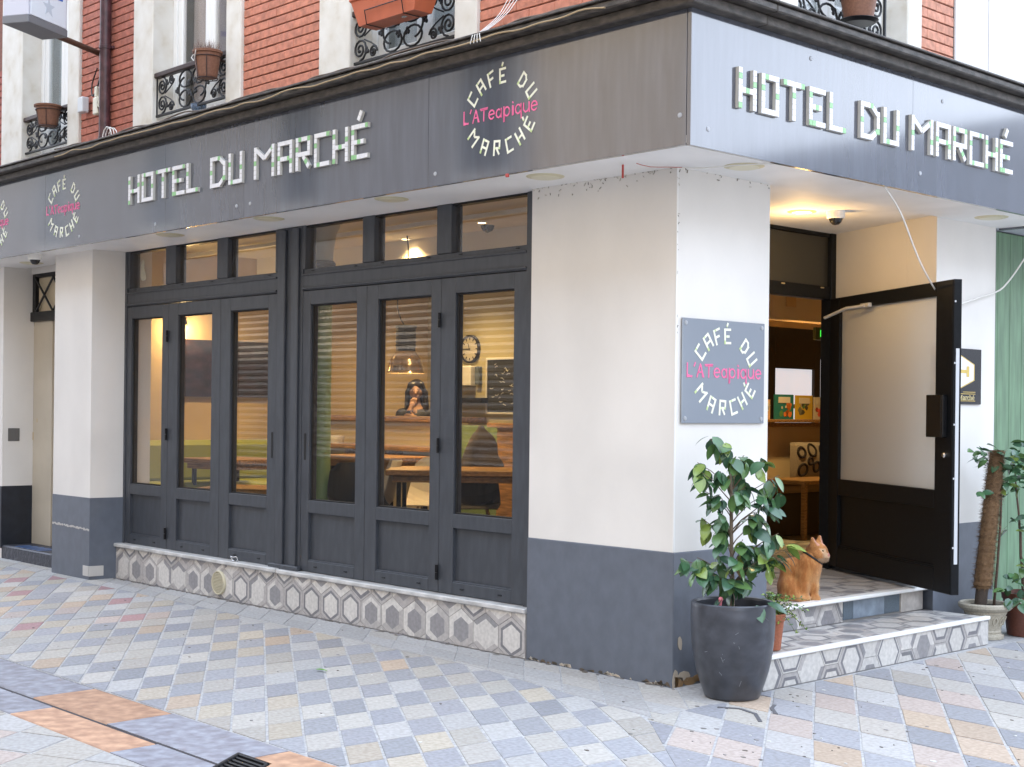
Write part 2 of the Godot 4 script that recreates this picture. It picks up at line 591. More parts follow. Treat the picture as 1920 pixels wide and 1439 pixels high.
func ground() -> void:
	var sheet := struct("ground")
	part(sheet, "ground_sheet", bx(V(-120, -0.4, -120), V(120, -0.03, 120)), mat("far_paving", Color(0.47, 0.46, 0.45), 0.85, tex["fine"], V(0.5, 0.5, 0.5)))
	var pave := struct("pavement")
	part(pave, "mortar_bed", bx(V(-16, -0.08, -8), V(12, -0.0035, 2.448)), M["joint"])
	part(pave, "mortar_bed", bx(V(-16, -0.08, 3.074), V(12, -0.0035, 12)), M["joint"])
	var stones := []
	var left := PackedVector2Array([V2(-14, 0.36), V2(-5.6, 0.36), V2(-1.2, 0.42), V2(0.42, 0.68), V2(2.4, 2.44), V2(-14, 2.44)])
	lay(stones, left, V2(-1.495, 1.70), V2(0.02, -0.19), V2(0.278, 0.18), 0.007, func(i, j, m):
		var far: bool = m.x < -4.2
		if (i + j) % 2 == 0:
			return stone_tone(["grey", "grey", "grey", "slate", "grey", "sand"] if not far else ["grey", "grey", "orange", "sand", "light", "grey", "wine"])
		return stone_tone(["cream", "light", "cream", "sand", "tan", "light", "sand", "cream", "light", "cream", "orange", "tan", "light"] if not far else ["light", "cream", "pink", "orange", "tan", "sand", "grey"]))
	var rightz := PackedVector2Array([V2(0.44, 0.70), V2(0.41, -0.2), V2(0.46, -2.8), V2(0.46, -3.7), V2(4.5, -3.7), V2(4.5, 4.5), V2(2.42, 2.44)])
	lay(stones, rightz, V2(0.70, -1.14), V2(0.278, 0.012), V2(0.222, 0.322), 0.0075, func(i, j, m):
		if (i + 2 * j) % 3 == 0:
			return stone_tone(["grey", "slate", "grey", "sand"])
		return stone_tone(["cream", "light", "pink", "cream", "sand", "light", "grey", "pink", "orange", "orange"]))
	var band := PackedVector2Array([V2(-14, 0.03), V2(0.45, 0.03), V2(0.43, 0.66), V2(-1.2, 0.41), V2(-5.6, 0.35), V2(-14, 0.35)])
	lay(stones, band, V2(-1.2, 0.0), V2(0.31, 0.0), V2(0.20, 0.19), 0.006, func(_i, _j, _m): return stone_tone(["light", "light", "light", "cream"]) * 0.98)
	var lower := PackedVector2Array([V2(-14, 3.08), V2(7, 3.08), V2(7, 6), V2(-14, 6)])
	lay(stones, lower, V2(-1.72, 3.07), V2(0.27, -0.12), V2(0.16, 0.26), 0.007, func(_i, _j, _m): return stone_tone(["light", "cream", "pink", "sand", "orange", "light"]))
	var eye := V2(5.2, 6.1)
	var seen := PackedVector2Array([V2(-11.4, -1.1), V2(-0.5, 3.9), V2(0.75, 1.85), V2(2.4, 0.1), V2(0.5, -3.6), V2(-1.0, -6.2)])
	stones.sort_custom(func(a, b): return (a[1] - eye).length() + (0.0 if Geometry2D.is_point_in_polygon(a[1], seen) else 50.0) < (b[1] - eye).length() + (0.0 if Geometry2D.is_point_in_polygon(b[1], seen) else 50.0))
	var rest := G.new()
	for k in stones.size():
		var g: G = G.new() if k < 290 else rest
		g.col = stones[k][2]
		raise(g, stones[k][0], -0.02, rnd(-0.001, 0.001), 0.0018)
		if k < 290:
			part(pave, "paver", g, M["paving_stone"])
	part(pave, "distant_pavers", rest, M["paving_stone"]).set_meta("kind", "stuff")
	# spots, gum and grime on the stones, more of it along the foot of the walls
	var spots := G.new()
	for i in 360:
		var p := V2(rnd(-6.5, 3.5), rnd(0.05, 2.4))
		var sz := 0.003 + 0.010 * pow(rnd(0, 1), 2.0)
		if i % 3 == 0:
			p = V2(rnd(0.45, 2.2), rnd(-2.8, 1.6))
		if i % 3 == 1:
			p = V2(rnd(-6.5, 0.05), 0.012 + absf(rnd(-0.035, 0.035)))
			sz = rnd(0.006, 0.02)
		var poly := PackedVector2Array()
		for a in 7:
			poly.append(p + V2(cos(TAU * a / 7) * 1.5, sin(TAU * a / 7)) * sz * rnd(0.5, 1.1))
		var hull := Geometry2D.convex_hull(poly)
		hull.remove_at(hull.size() - 1)
		spots.col = [Color(0.16, 0.15, 0.14), Color(0.22, 0.21, 0.21), Color(0.12, 0.10, 0.08), Color(0.58, 0.58, 0.57)][rng.randi() % (3 if i % 3 == 1 else 4)]
		raise(spots, hull, -0.001, 0.0022 + 0.00001 * (i % 90), 0.0)
	part(pave, "stain_spots", spots, M["paint_any"]).set_meta("kind", "stuff")
	# the gutter: two rows of long stones that lean towards a joint between them
	var gut := struct("gutter")
	var x0 := -11.0
	var k := 0
	for row in [[2.452, 2.812, [-11.0, -9.2, -7.9, -6.6, -5.4, -4.4, -3.45, -2.02, -1.19, -0.16, 1.1, 2.2, 3.3, 5], [1, 0, 1, 1, 0, 1, 0, 1, 0, 1, 0, 1, 0]], [2.832, 3.07, [-11.0, -8.5, -6.9, -5.2, -3.6, -2.2, -1.72, -0.66, 0.7, 1.9, 3.2, 5], [0, 1, 0, 1, 0, 0, 1, 0, 1, 0, 1]]]:
		for i in row[2].size() - 1:
			var g := G.new()
			g.col = Color(0.58, 0.36, 0.23) * rnd(0.9, 1.1) if row[3][i] else Color(0.34, 0.355, 0.40) * rnd(0.9, 1.15)
			var p := PackedVector2Array([V2(row[2][i] + 0.004, row[0]), V2(row[2][i + 1] - 0.004, row[0]), V2(row[2][i + 1] - 0.004, row[1]), V2(row[2][i] + 0.004, row[1])])
			var hole := PackedVector2Array([V2(-0.285, 2.635), V2(-0.02, 2.635), V2(0.14, 2.88), V2(-0.125, 2.88)])
			var cut := Geometry2D.clip_polygons(p, hole)
			if cut.size() and absf(area(cut[0]) - area(p)) > 0.0005:
				for piece in cut:
					for q in Geometry2D.decompose_polygon_in_convex(piece):
						raise(g, q, -0.03, -0.002, 0.0)
				part(gut, "gutter_stone", g, M["gutter_stone"])
				continue
			raise(g, p, -0.03, -0.002 + rnd(-0.001, 0.001), 0.008)
			part(gut, "gutter_stone", g, M["gutter_stone"])
	for e in [[-16, -0.30], [0.16, 12]]:
		part(gut, "gutter_bed", bx(V(e[0], -0.08, 2.449), V(e[1], -0.012, 3.073)), mat("wet_dirt", Color(0.04, 0.035, 0.04), 0.8))
	part(gut, "dark_joint", bx(V(-11, -0.05, 2.8135), V(-0.17, -0.0055, 2.8305)), mat("wet_dirt", Color(0.04, 0.035, 0.04), 0.8))
	var grate := thing("drain_grate", "black iron drain grate set in the stone gutter", "drain grate", V(-0.12, 0, 2.79))
	# a slanted four sided frame; A to D are its corners seen from above
	var A := V2(-0.163, -0.148)
	var B := V2(0.092, -0.148)
	var C := V2(0.247, 0.083)
	var D := V2(-0.008, 0.083)
	var pit := G.new()
	raise(pit, PackedVector2Array([A, B, C, D]), -0.029, -0.024, 0.0)
	part(grate, "pit", pit, M["seal"])
	var fr := G.new()
	for e in [[A, B], [B, C], [C, D], [D, A]]:
		var n: Vector2 = ((A + B + C + D) / 4 - (e[0] + e[1]) / 2).normalized() * 0.02
		raise(fr, PackedVector2Array([e[0], e[1], e[1] + n, e[0] + n]), -0.026, 0.001, 0.003)
	part(grate, "frame", fr, M["iron"])
	for i in 6:
		var t0 := 0.13 + i * 0.15
		var bar := G.new()
		raise(bar, PackedVector2Array([A.lerp(D, t0), B.lerp(C, t0), B.lerp(C, t0 + 0.06), A.lerp(D, t0 + 0.06)]), -0.022, -0.005, 0.003)
		part(grate, "bar", bar, M["iron"])

func V2(x: float, y: float) -> Vector2:
	return Vector2(x, y)

# ---------------------------------------------------------------- walls of the ground floor
var hotel: Node3D
func hotel_walls() -> void:
	hotel = thing("hotel_building", "corner hotel with white ground floor walls, grey painted base and red brick upper floor", "building")
	var w: Material = M["wall_white"]
	var s: Material = M["skirting_paint"]
	# the pier at the corner
	var g := G.new()
	g.box(V(-1.18, 0.75, -0.86), V(0, 2.96, 0), 0.006)
	var pier := part(hotel, "corner_pier", g, w)
	part(pier, "skirting", bx(V(-1.183, -0.05, -0.863), V(0.003, 0.755, 0.003), 0.005), s)
	part(pier, "corner_bead", bx(V(-0.006, 0.757, -0.006), V(0.0035, 2.913, 0.0035), 0.002), M["frame_white"])
	var chip := G.new()
	for i in 46:
		var t := rnd(0, 1)
		var p := V(-1.15 + 1.14 * t, 0, 0.003)
		chip.xf = Transform3D(Basis.IDENTITY, p)
		var poly := PackedVector2Array()
		var w0 := rnd(0.006, 0.035)
		var h0 := rnd(0.006, 0.022) * (1.6 if t > 0.92 else 1.0)
		for a in 7:
			poly.append(V2(cos(TAU * a / 7) * w0 * rnd(0.6, 1.1), absf(sin(TAU * a / 7) * h0 * rnd(0.6, 1.2))))
		chip.col = [Color(0.12, 0.09, 0.06), Color(0.42, 0.38, 0.32), Color(0.07, 0.06, 0.05), Color(0.5, 0.42, 0.33)][i % 4]
		var hull := Geometry2D.convex_hull(poly)
		hull.remove_at(hull.size() - 1)
		chip.prism(hull, 0.0, 0.003)
	for q in [[-0.02, 0.03, 0.03, 0.10], [-0.05, 0.02, 0.05, 0.05], [-0.10, 0.05, 0.06, 0.035], [-0.06, 0.24, 0.025, 0.045], [-0.16, 0.02, 0.07, 0.03], [-0.22, 0.03, 0.05, 0.03]]:
		chip.xf = Transform3D(Basis(Vector3.UP, PI / 2), V(0.003, q[1], q[0]))
		var poly := PackedVector2Array()
		for a in 8:
			poly.append(V2(cos(TAU * a / 8) * q[2] * rnd(0.6, 1.1), sin(TAU * a / 8) * q[3] * rnd(0.6, 1.1)))
		chip.col = [Color(0.42, 0.36, 0.28), Color(0.25, 0.15, 0.07), Color(0.5, 0.46, 0.4)][rng.randi() % 3]
		var hull := Geometry2D.convex_hull(poly)
		hull.remove_at(hull.size() - 1)
		chip.prism(hull, 0.0, 0.003)
	part(pier, "flaked_plaster", chip, M["paint_any"]).set_meta("kind", "stuff")
	var dirt := G.new()
	for i in 90:
		var onz := i % 3 != 0
		var t := rnd(0, 1)
		var h := 2.913 - 0.07 * pow(rnd(0.0, 1.0), 3.0)
		if i % 6 == 0:
			t = rnd(0.0, 0.015)
			h = 2.9 - 1.1 * pow(rnd(0, 1), 2.0)
		if i % 9 == 1:
			t = rnd(0.5, 0.62)
		dirt.xf = Transform3D(Basis(Vector3(0, 0, 1), rnd(0, PI)), V(-1.17 * t, h, 0.001)) if onz else Transform3D(Basis(Vector3.UP, PI / 2) * Basis(Vector3(0, 0, 1), rnd(0, PI)), V(0.001, h, -0.85 * t))
		dirt.col = Color(0.34, 0.31, 0.26) * rnd(0.6, 1.4)
		dirt.box(V(-0.004, -0.001, -0.002), V(rnd(0.0, 0.016), rnd(0.0005, 0.004), rnd(0.002, 0.005)))
	part(pier, "cobweb_dirt", dirt, M["paint_any"]).set_meta("kind", "stuff")
	# the pier left of the folding doors, its right side slightly splayed
	var lp := PackedVector2Array([V2(-7.24, 0.25), V2(-6.51, 0.25), V2(-6.455, -0.3), V2(-7.24, -0.3)])
	g = G.new()
	raise(g, lp, 0.72, 2.96, 0.0)
	var lpier := part(hotel, "side_pier", g, w)
	g = G.new()
	raise(g, PackedVector2Array([V2(-7.243, 0.253), V2(-6.507, 0.253), V2(-6.452, -0.3), V2(-7.243, -0.3)]), -0.05, 0.722, 0.0)
	part(lpier, "skirting", g, s)
	g = G.new()
	g.col = Color(0.55, 0.53, 0.5)
	for i in 34:
		var t := i / 34.0
		g.box(V(-7.235 + 0.72 * t, 0.452 + rnd(-0.006, 0.006) - 0.02 * t, 0.253), V(-7.21 + 0.72 * t, 0.462 + rnd(-0.004, 0.01) - 0.02 * t, 0.2555))
	g.box(V(-6.62, 0.03, 0.2535), V(-6.503, 0.12, 0.2565), 0.001)
	g.box(V(-6.511, 0.03, 0.12), V(-6.4935, 0.12, 0.2565), 0.001)
	part(lpier, "flaked_paint", g, M["paint_any"]).set_meta("kind", "stuff")
	# right pier beside the entrance, and the splayed wall of the recess
	g = G.new()
	raise(g, PackedVector2Array([V2(0, -2.76), V2(-0.3, -2.883), V2(-0.3, -3.58), V2(0, -3.58)]), 0.77, 2.96, 0.0)
	var rpier := part(hotel, "entrance_pier", g, w)
	g = G.new()
	raise(g, PackedVector2Array([V2(0.003, -2.756), V2(-0.3, -2.88), V2(-0.3, -3.583), V2(0.003, -3.583)]), -0.05, 0.775, 0.0)
	part(rpier, "skirting", g, s)
	g = G.new()
	raise(g, PackedVector2Array([V2(-0.301, -2.883), V2(-1.163, -3.232), V2(-1.163, -3.33), V2(-0.301, -2.98)]), 0.35, 2.96, 0.0)
	var splay := part(hotel, "recess_wall", g, w)
	g = G.new()
	raise(g, PackedVector2Array([V2(-0.302, -2.879), V2(-1.163, -3.228), V2(-1.163, -3.24), V2(-0.302, -2.893)]), 0.18, 0.55, 0.0)
	part(splay, "skirting", g, s)
	# underside of the signboard and ceiling of the recess
	g = G.new()
	g.box(V(-9.2, 2.915, -0.13), V(-0.001, 2.955, 0.525))
	g.box(V(0, 2.915, -3.62), V(0.525, 2.955, 0.525))
	var sof := part(hotel, "soffit", g, M["soffit_white"])
	part(sof, "recess_ceiling", bx(V(-1.3, 2.93, -3.4), V(-0.002, 2.958, -0.86)), M["soffit_white"])
	# wall band behind the signboard and the mass of the storeys above
	g = G.new()
	g.box(V(-9.4, 2.96, -0.35), V(-0.03, 3.60, -0.02))
	g.box(V(-0.35, 2.96, -3.6), V(-0.02, 3.60, -0.35))
	part(hotel, "lintel_wall", g, M["render_cream"])

# ---------------------------------------------------------------- brick storey
func right_frame(z: float, y := 0.0) -> Transform3D:
	# local x runs to the right along the entrance facade, local z points out of it
	return Transform3D(Basis(Vector3.UP, PI / 2), V(0, y, z))

func bricks(wall: MeshInstance3D, f: Transform3D, width: float, y0: float, y1: float, paint: Color) -> void:
	var row := 0
	var y := y0
	while y < y1:
		var x := -0.115 if row % 2 else 0.0
		while x < width - 0.01:
			var a := maxf(x, 0.0) + 0.0008
			var b := minf(x + 0.23, width) - 0.0008
			if b - a > 0.02:
				var g := G.new()
				g.xf = f
				g.col = paint * rnd(0.92, 1.06)
				var o := rnd(-0.0015, 0.002)
				g.box(V(a, y + 0.0045 + rnd(-0.001, 0.001), -0.06), V(b, y + 0.0655 + rnd(-0.001, 0.001), 0.0 + o), 0.003)
				part(wall, "brick", g, M["brick_paint"])
			x += 0.23
		y += 0.07
		row += 1

func scroll(g: G, c: Vector2, r: float, a0: float, turns: float, z: float) -> void:
	var pts := []
	var n := 22
	for i in n + 1:
		var t := i / float(n)
		var rr := r * (1.0 - 0.82 * t)
		var a := a0 + TAU * turns * t
		pts.append(V(c.x + cos(a) * rr, c.y + sin(a) * rr, z))
	g.tube(pts, 0.0085, 5)
	g.ball(pts[-1], Vector3.ONE * 0.014, 6, 4)

func arc(g: G, c: Vector2, r: Vector2, a0: float, a1: float, z: float, th := 0.0085) -> void:
	var pts := []
	for i in 15:
		var a := lerpf(a0, a1, i / 14.0)
		pts.append(V(c.x + cos(a) * r.x, c.y + sin(a) * r.y, z))
	g.tube(pts, th, 5)

func leaflet(g: G, p: Vector2, z: float) -> void:
	for i in 3:
		g.ball(V(p.x + 0.016 * cos(i * 2.1 + p.x * 9.0), p.y + 0.016 * sin(i * 2.1 + p.x * 9.0), z), V(0.017, 0.017, 0.009), 6, 4)

func railing(f: Transform3D, w: float, y0: float, y1: float, label: String) -> void:
	var t := thing("window_railing", label, "window railing", f.origin, f.basis.get_euler().y, "wrought iron railings of the upper windows")
	var h := y1 - y0
	part(t, "handrail", bx(V(-0.05, y1 - 0.005, -0.03), V(w + 0.02, y1 + 0.04, 0.03), 0.008), M["iron_brown"])
	part(t, "bottom_bar", bx(V(-0.04, y0 - 0.02, -0.012), V(w + 0.02, y0, 0.012), 0.003), M["iron"])
	for x in [0.012, w - 0.012]:
		part(t, "upright", bx(V(x - 0.009, y0, -0.009), V(x + 0.009, y1 - 0.005, 0.009), 0.002), M["iron"])
	var g := G.new()
	var m := w / 2
	var ym := y0 + h / 2
	for s in [-1.0, 1.0]:
		for q in [-1.0, 1.0]:
			var big := V2(m + s * (m - 0.11), ym + q * h * 0.24)
			scroll(g, big, h * 0.25, PI * (0.5 if q > 0 else 1.5) , s * q * 1.9, 0)
			var small := V2(m + s * (m - 0.265), ym + q * h * 0.36)
			scroll(g, small, h * 0.135, (PI if s > 0 else 0.0), s * q * 1.6, 0)
			g.tube([V(big.x - s * h * 0.15, big.y - q * h * 0.2, 0), V(m + s * (m - 0.24), ym + q * h * 0.15, 0), V(small.x - s * h * 0.1, small.y - q * h * 0.1, 0)], 0.006, 5)
			leaflet(g, V2((big.x + small.x) / 2, (big.y + small.y) / 2), 0)
			arc(g, V2(m + s * 0.11, ym + q * h * 0.26), V2(0.10, h * 0.22), 0, TAU, 0)
			leaflet(g, V2(m + s * 0.05, ym + q * h * 0.13), 0)
		arc(g, V2(m + s * 0.12, ym), V2(0.10, h * 0.30), -PI * 0.45 if s > 0 else PI * 0.55, PI * 0.45 if s > 0 else PI * 1.45, 0)
		leaflet(g, V2(m + s * 0.245, ym), 0)
	part(t, "scrollwork", g, M["iron"])

func upper_window(f: Transform3D, w: float, sl: float, sr: float, curtain: Color, glass_mat: String) -> void:
	# f has its origin at the left arris of the opening
	var y0 := 3.60
	var y1 := 5.75
	var g := G.new()
	g.xf = f
	g.box(V(-sl, y0, -0.3), V(0, y1 + 0.25, 0.03), 0.008)
	g.box(V(w, y0, -0.3), V(w + sr, y1 + 0.25, 0.03), 0.008)
	g.box(V(0, y1, -0.3), V(w, y1 + 0.25, 0.03), 0.008)
	var sur := part(hotel, "window_surround", g, M["render_cream"])
	g = G.new()
	g.xf = f
	g.box(V(0, y0, -0.3), V(w, 3.97, 0.0), 0.01)
	part(sur, "sill", g, M["render_cream"])
	g = G.new()
	g.xf = f
	for e in [[0.0, 0.06], [w - 0.06, w]]:
		g.box(V(e[0], 3.97, -0.24), V(e[1], y1, -0.17), 0.004)
	g.box(V(0.06, y1 - 0.07, -0.24), V(w - 0.06, y1, -0.17), 0.004)
	g.box(V(0.06, 3.97, -0.24), V(w - 0.06, 4.03, -0.17), 0.004)
	var win := part(hotel, "window", g, M["frame_white"])
	for side in 2:
		var a := 0.062 if side == 0 else w / 2 + 0.002
		var b := w / 2 - 0.002 if side == 0 else w - 0.062
		g = G.new()
		g.xf = f
		g.box(V(a, 4.032, -0.225), V(a + 0.075, y1 - 0.072, -0.18), 0.008)
		g.box(V(b - 0.075, 4.032, -0.225), V(b, y1 - 0.072, -0.18), 0.008)
		g.box(V(a + 0.075, 4.032, -0.224), V(b - 0.075, 4.12, -0.181), 0.008)
		g.box(V(a + 0.075, y1 - 0.15, -0.224), V(b - 0.075, y1 - 0.072, -0.181), 0.008)
		part(win, "casement", g, M["frame_white"])
		g = G.new()
		g.xf = f
		g.box(V(a + 0.07, 4.115, -0.206), V(b - 0.07, y1 - 0.145, -0.2))
		part(win, "pane", g, M[glass_mat])
	g = G.new()
	g.xf = f
	g.col = curtain
	var n := 26
	for i in n:
		var x0 := 0.05 + (w - 0.1) * i / n
		var x1 := 0.05 + (w - 0.1) * (i + 1) / n
		var za := -0.34 + 0.018 * sin(i * 1.3)
		var zb := -0.34 + 0.018 * sin((i + 1) * 1.3)
		g.quad(V(x0, 3.95, za), V(x1, 3.95, zb), V(x1, y1, zb), V(x0, y1, za))
	part(win, "curtain", g, M["fabric_any"])

func upper_floor() -> void:
	var red := Color(0.52, 0.175, 0.115)
	var salmon := Color(0.64, 0.245, 0.155)
	var o := Transform3D()
	for e in [[-9.9, -8.98, 4.9, Color(0.40, 0.11, 0.075), 3.6], [-7.27, -6.23, 5.35, red, 3.6], [-4.49, -3.43, 4.85, salmon, 3.6], [-1.685, 0.0, 4.25, salmon, 3.6]]:
		var g := G.new()
		g.box(V(e[0], 3.6, -0.3), V(e[1], 6.0, -0.012))
		var wall := part(hotel, "brick_wall", g, M["mortar"])
		bricks(wall, Transform3D(Basis(), V(e[0], 0, 0)), e[1] - e[0], 3.70, e[2], e[3])
	for e in [[0.0, 0.876, 4.2], [2.49, 2.95, 4.5]]:
		var g := G.new()
		g.xf = right_frame(-e[0])
		g.box(V(0 if e[0] > 1 else 0.02, 3.6, -0.3), V(e[1] - e[0], 6.0, -0.012))
		var wall := part(hotel, "brick_wall", g, M["mortar"])
		bricks(wall, right_frame(-e[0]), e[1] - e[0], 3.63, e[2], Color(0.66, 0.30, 0.20))
	upper_window(Transform3D(Basis(), V(-8.5, 0, 0)), 1.0, 0.48, 0.23, Color(0.40, 0.47, 0.49), "pane_upper")
	upper_window(Transform3D(Basis(), V(-5.89, 0, 0)), 1.18, 0.34, 0.22, Color(0.55, 0.47, 0.42), "pane")
	upper_window(Transform3D(Basis(), V(-3.05, 0, 0)), 1.145, 0.38, 0.22, Color(0.55, 0.58, 0.58), "pane_upper")
	upper_window(right_frame(-1.08), 1.23, 0.204, 0.18, Color(0.60, 0.60, 0.58), "pane_upper")
	railing(Transform3D(Basis(), V(-8.53, 0, -0.02)), 1.04, 4.05, 4.355, "black scrolled railing of the leftmost upper window, holding an empty flower pot")
	railing(Transform3D(Basis(), V(-5.91, 0, -0.02)), 1.21, 4.05, 4.37, "black scrolled railing under the flower pot with dry grass")
	railing(Transform3D(Basis(), V(-3.10, 0, -0.02)), 1.19, 4.02, 4.345, "black scrolled railing behind the bright orange flower box")
	railing(Transform3D(Basis(Vector3.UP, PI / 2), V(-0.04, 0, -1.05)), 1.1, 3.985, 4.32, "black scrolled railing above the entrance signboard on the right")
	# the storeys above the picture, which shade the street
	var g := G.new()
	g.box(V(-9.9, 6.0, -11), V(-0.005, 12.6, -0.012))
	g.box(V(-9.9, 5.9, -11), V(-0.35, 6.0, -0.35))
	part(hotel, "upper_storeys", g, M["brick_paint"])
	g = G.new()
	g.box(V(-9.85, 3.3, -0.9), V(-0.4, 6.0, -0.8))
	g.box(V(-0.9, 3.3, -3.0), V(-0.8, 6.0, -0.8))
	part(hotel, "inner_wall", g, mat("dim_room", Color(0.25, 0.24, 0.23), 0.9))
	part(hotel, "upper_floor_slab", bx(V(-9.85, 3.2, -9), V(-0.4, 3.3, -0.36)), M["ceiling"])
	# cornice above the signboard
	for right in 2:
		g = G.new()
		if right == 0:
			for q in [[3.60, 3.655, 0.60, 0.006], [3.657, 3.70, 0.665, 0.008], [3.702, 3.715, 0.68, 0.003]]:
				g.box(V(-10.2, q[0], -0.01), V(q[2], q[1], q[2]), q[3])
		else:
			for q in [[3.60, 3.655, 0.60, 0.006], [3.657, 3.70, 0.665, 0.008], [3.702, 3.715, 0.68, 0.003]]:
				g.box(V(0.0, q[0], -3.66), V(q[2] - 0.001, q[1] - 0.001, -0.011), q[3])
		part(hotel, "cornice", g, M["cornice"])

# ---------------------------------------------------------------- signboard
func strokes_of(ch: String, w: float) -> Array:
	var m := 0.45
	match ch:
		"H": return [[V2(0, 0), V2(0, 1)], [V2(w, 0), V2(w, 1)], [V2(0, m), V2(w, m)]]
		"O": return [[V2(0, 0), V2(0, 1)], [V2(w, 0), V2(w, 1)], [V2(0, 1), V2(w, 1)], [V2(0, 0), V2(w, 0)]]
		"T": return [[V2(0, 1), V2(w, 1)], [V2(w / 2, 0), V2(w / 2, 1)]]
		"E", "É": return [[V2(0, 0), V2(0, 1)], [V2(0, 1), V2(w, 1)], [V2(0, m + 0.04), V2(w * 0.7, m + 0.04)], [V2(0, 0), V2(w, 0)]]
		"F": return [[V2(0, 0), V2(0, 1)], [V2(0, 1), V2(w, 1)], [V2(0, m + 0.04), V2(w * 0.7, m + 0.04)]]
		"L": return [[V2(0, 0), V2(0, 1)], [V2(0, 0), V2(w, 0)]]
		"D": return [[V2(0, 0), V2(0, 1)], [V2(0, 1), V2(w * 0.6, 1)], [V2(w * 0.6, 1), V2(w, 0.74)], [V2(w, 0.78), V2(w, 0.22)], [V2(w, 0.26), V2(w * 0.6, 0)], [V2(0, 0), V2(w * 0.6, 0)]]
		"U": return [[V2(0, 0), V2(0, 1)], [V2(w, 0), V2(w, 1)], [V2(0, 0), V2(w, 0)]]
		"M": return [[V2(0, 0), V2(0, 1)], [V2(w, 0), V2(w, 1)], [V2(0, 1), V2(w / 2, 0.62)], [V2(w / 2, 0.62), V2(w, 1)]]
		"A": return [[V2(0, 0), V2(0, 1)], [V2(w, 0), V2(w, 1)], [V2(0, 1), V2(w, 1)], [V2(0, m), V2(w, m)]]
		"R": return [[V2(0, 0), V2(0, 1)], [V2(w, 0.48), V2(w, 1)], [V2(0, 1), V2(w, 1)], [V2(0, 0.48), V2(w, 0.48)], [V2(w * 0.5, 0.42), V2(w, 0)]]
		"C": return [[V2(0, 0), V2(0, 1)], [V2(0, 1), V2(w, 1)], [V2(0, 0), V2(w, 0)]]
	return []

func stroke_letter(g: G, ch: String, w: float, th: float, scale: Vector2, deep: float, tiles: bool, a: Color, b: Color, back: Color) -> void:
	# bars along strokes; with tiles, small squares on a backing, some of them green
	var k := 0
	var list := strokes_of(ch, w)
	if ch == "É":
		list = list.duplicate()
		list.append([V2(w * 0.38, 1.20), V2(w * 0.62, 1.50)])
	var green := ch.unicode_at(0) % 3
	for s in list:
		var p: Vector2 = s[0] * scale
		var q: Vector2 = s[1] * scale
		var d := (q - p).normalized()
		var straight := absf(d.x) < 0.01 or absf(d.y) < 0.01
		var nn := V2(-d.y, d.x) * th / 2
		var p2 := p - d * (th / 2 if straight else 0.0)
		var q2 := q + d * (th / 2 if straight else 0.0)
		if list.size() > 1 and k > 0 and straight and ch != "T" or ch == "T" and k == 1:
			# butt against the first bar instead of crossing it
			if absf(s[0].x) < 0.01 and absf(d.y) < 0.01:
				p2 = p + d * th / 2
			if absf(d.y) < 0.01 and absf(s[1].x - w) < 0.01 and ch in ["H", "O", "U", "A", "R"]:
				q2 = q - d * th / 2
			if ch == "T":
				q2 = q - d * th / 2
		var zz := 0.0 if straight else -0.0012
		var out := PackedVector2Array([p2 - nn, q2 - nn, q2 + nn, p2 + nn])
		g.col = back
		if tiles:
			g.prism(out, 0.0, deep + zz, 0.0)
			var n := maxi(1, roundi((q2 - p2).length() / th))
			for i in n:
				var u0 := p2.lerp(q2, i / float(n)) + d * 0.0012
				var u1 := p2.lerp(q2, (i + 1) / float(n)) - d * 0.0012
				var n2 := nn * 0.93
				g.col = b if (i + k * 2 + green) % 5 == (1 if k % 2 else 0) else a * rnd(0.95, 1.03)
				g.prism(PackedVector2Array([u0 - n2, u1 - n2, u1 + n2, u0 + n2]), deep + zz, deep + 0.003 + zz, 0.0008)
		else:
			var e0 := p2.lerp(q2, 0.24)
			g.col = b if (k + green) % 2 == 0 else a
			g.prism(PackedVector2Array([p2 - nn, e0 - nn, e0 + nn, p2 + nn]), 0.0, deep + zz * 0.4)
			g.col = a * rnd(0.94, 1.02)
			g.prism(PackedVector2Array([e0 - nn, q2 - nn, q2 + nn, e0 + nn]), 0.0, deep + zz * 0.4)
		k += 1

func tiled_words(board: Node3D, f: Transform3D, places: Array, h: float, dl: float, dr: float) -> void:
	for p in places:
		var g := G.new()
		var th := 0.0315
		g.xf = f * Transform3D(Basis(), V(p[1] + dl + th / 2, th / 2, 0))
		var w: float = p[2] + dr - p[1] - dl - th
		stroke_letter(g, p[0], w / (h - th), th, V2(h - th, h - th), 0.020, true, Color(0.72, 0.72, 0.735), Color(0.26, 0.50, 0.24), Color(0.50, 0.49, 0.45))
		part(board, "letter", g, M["mosaic"])

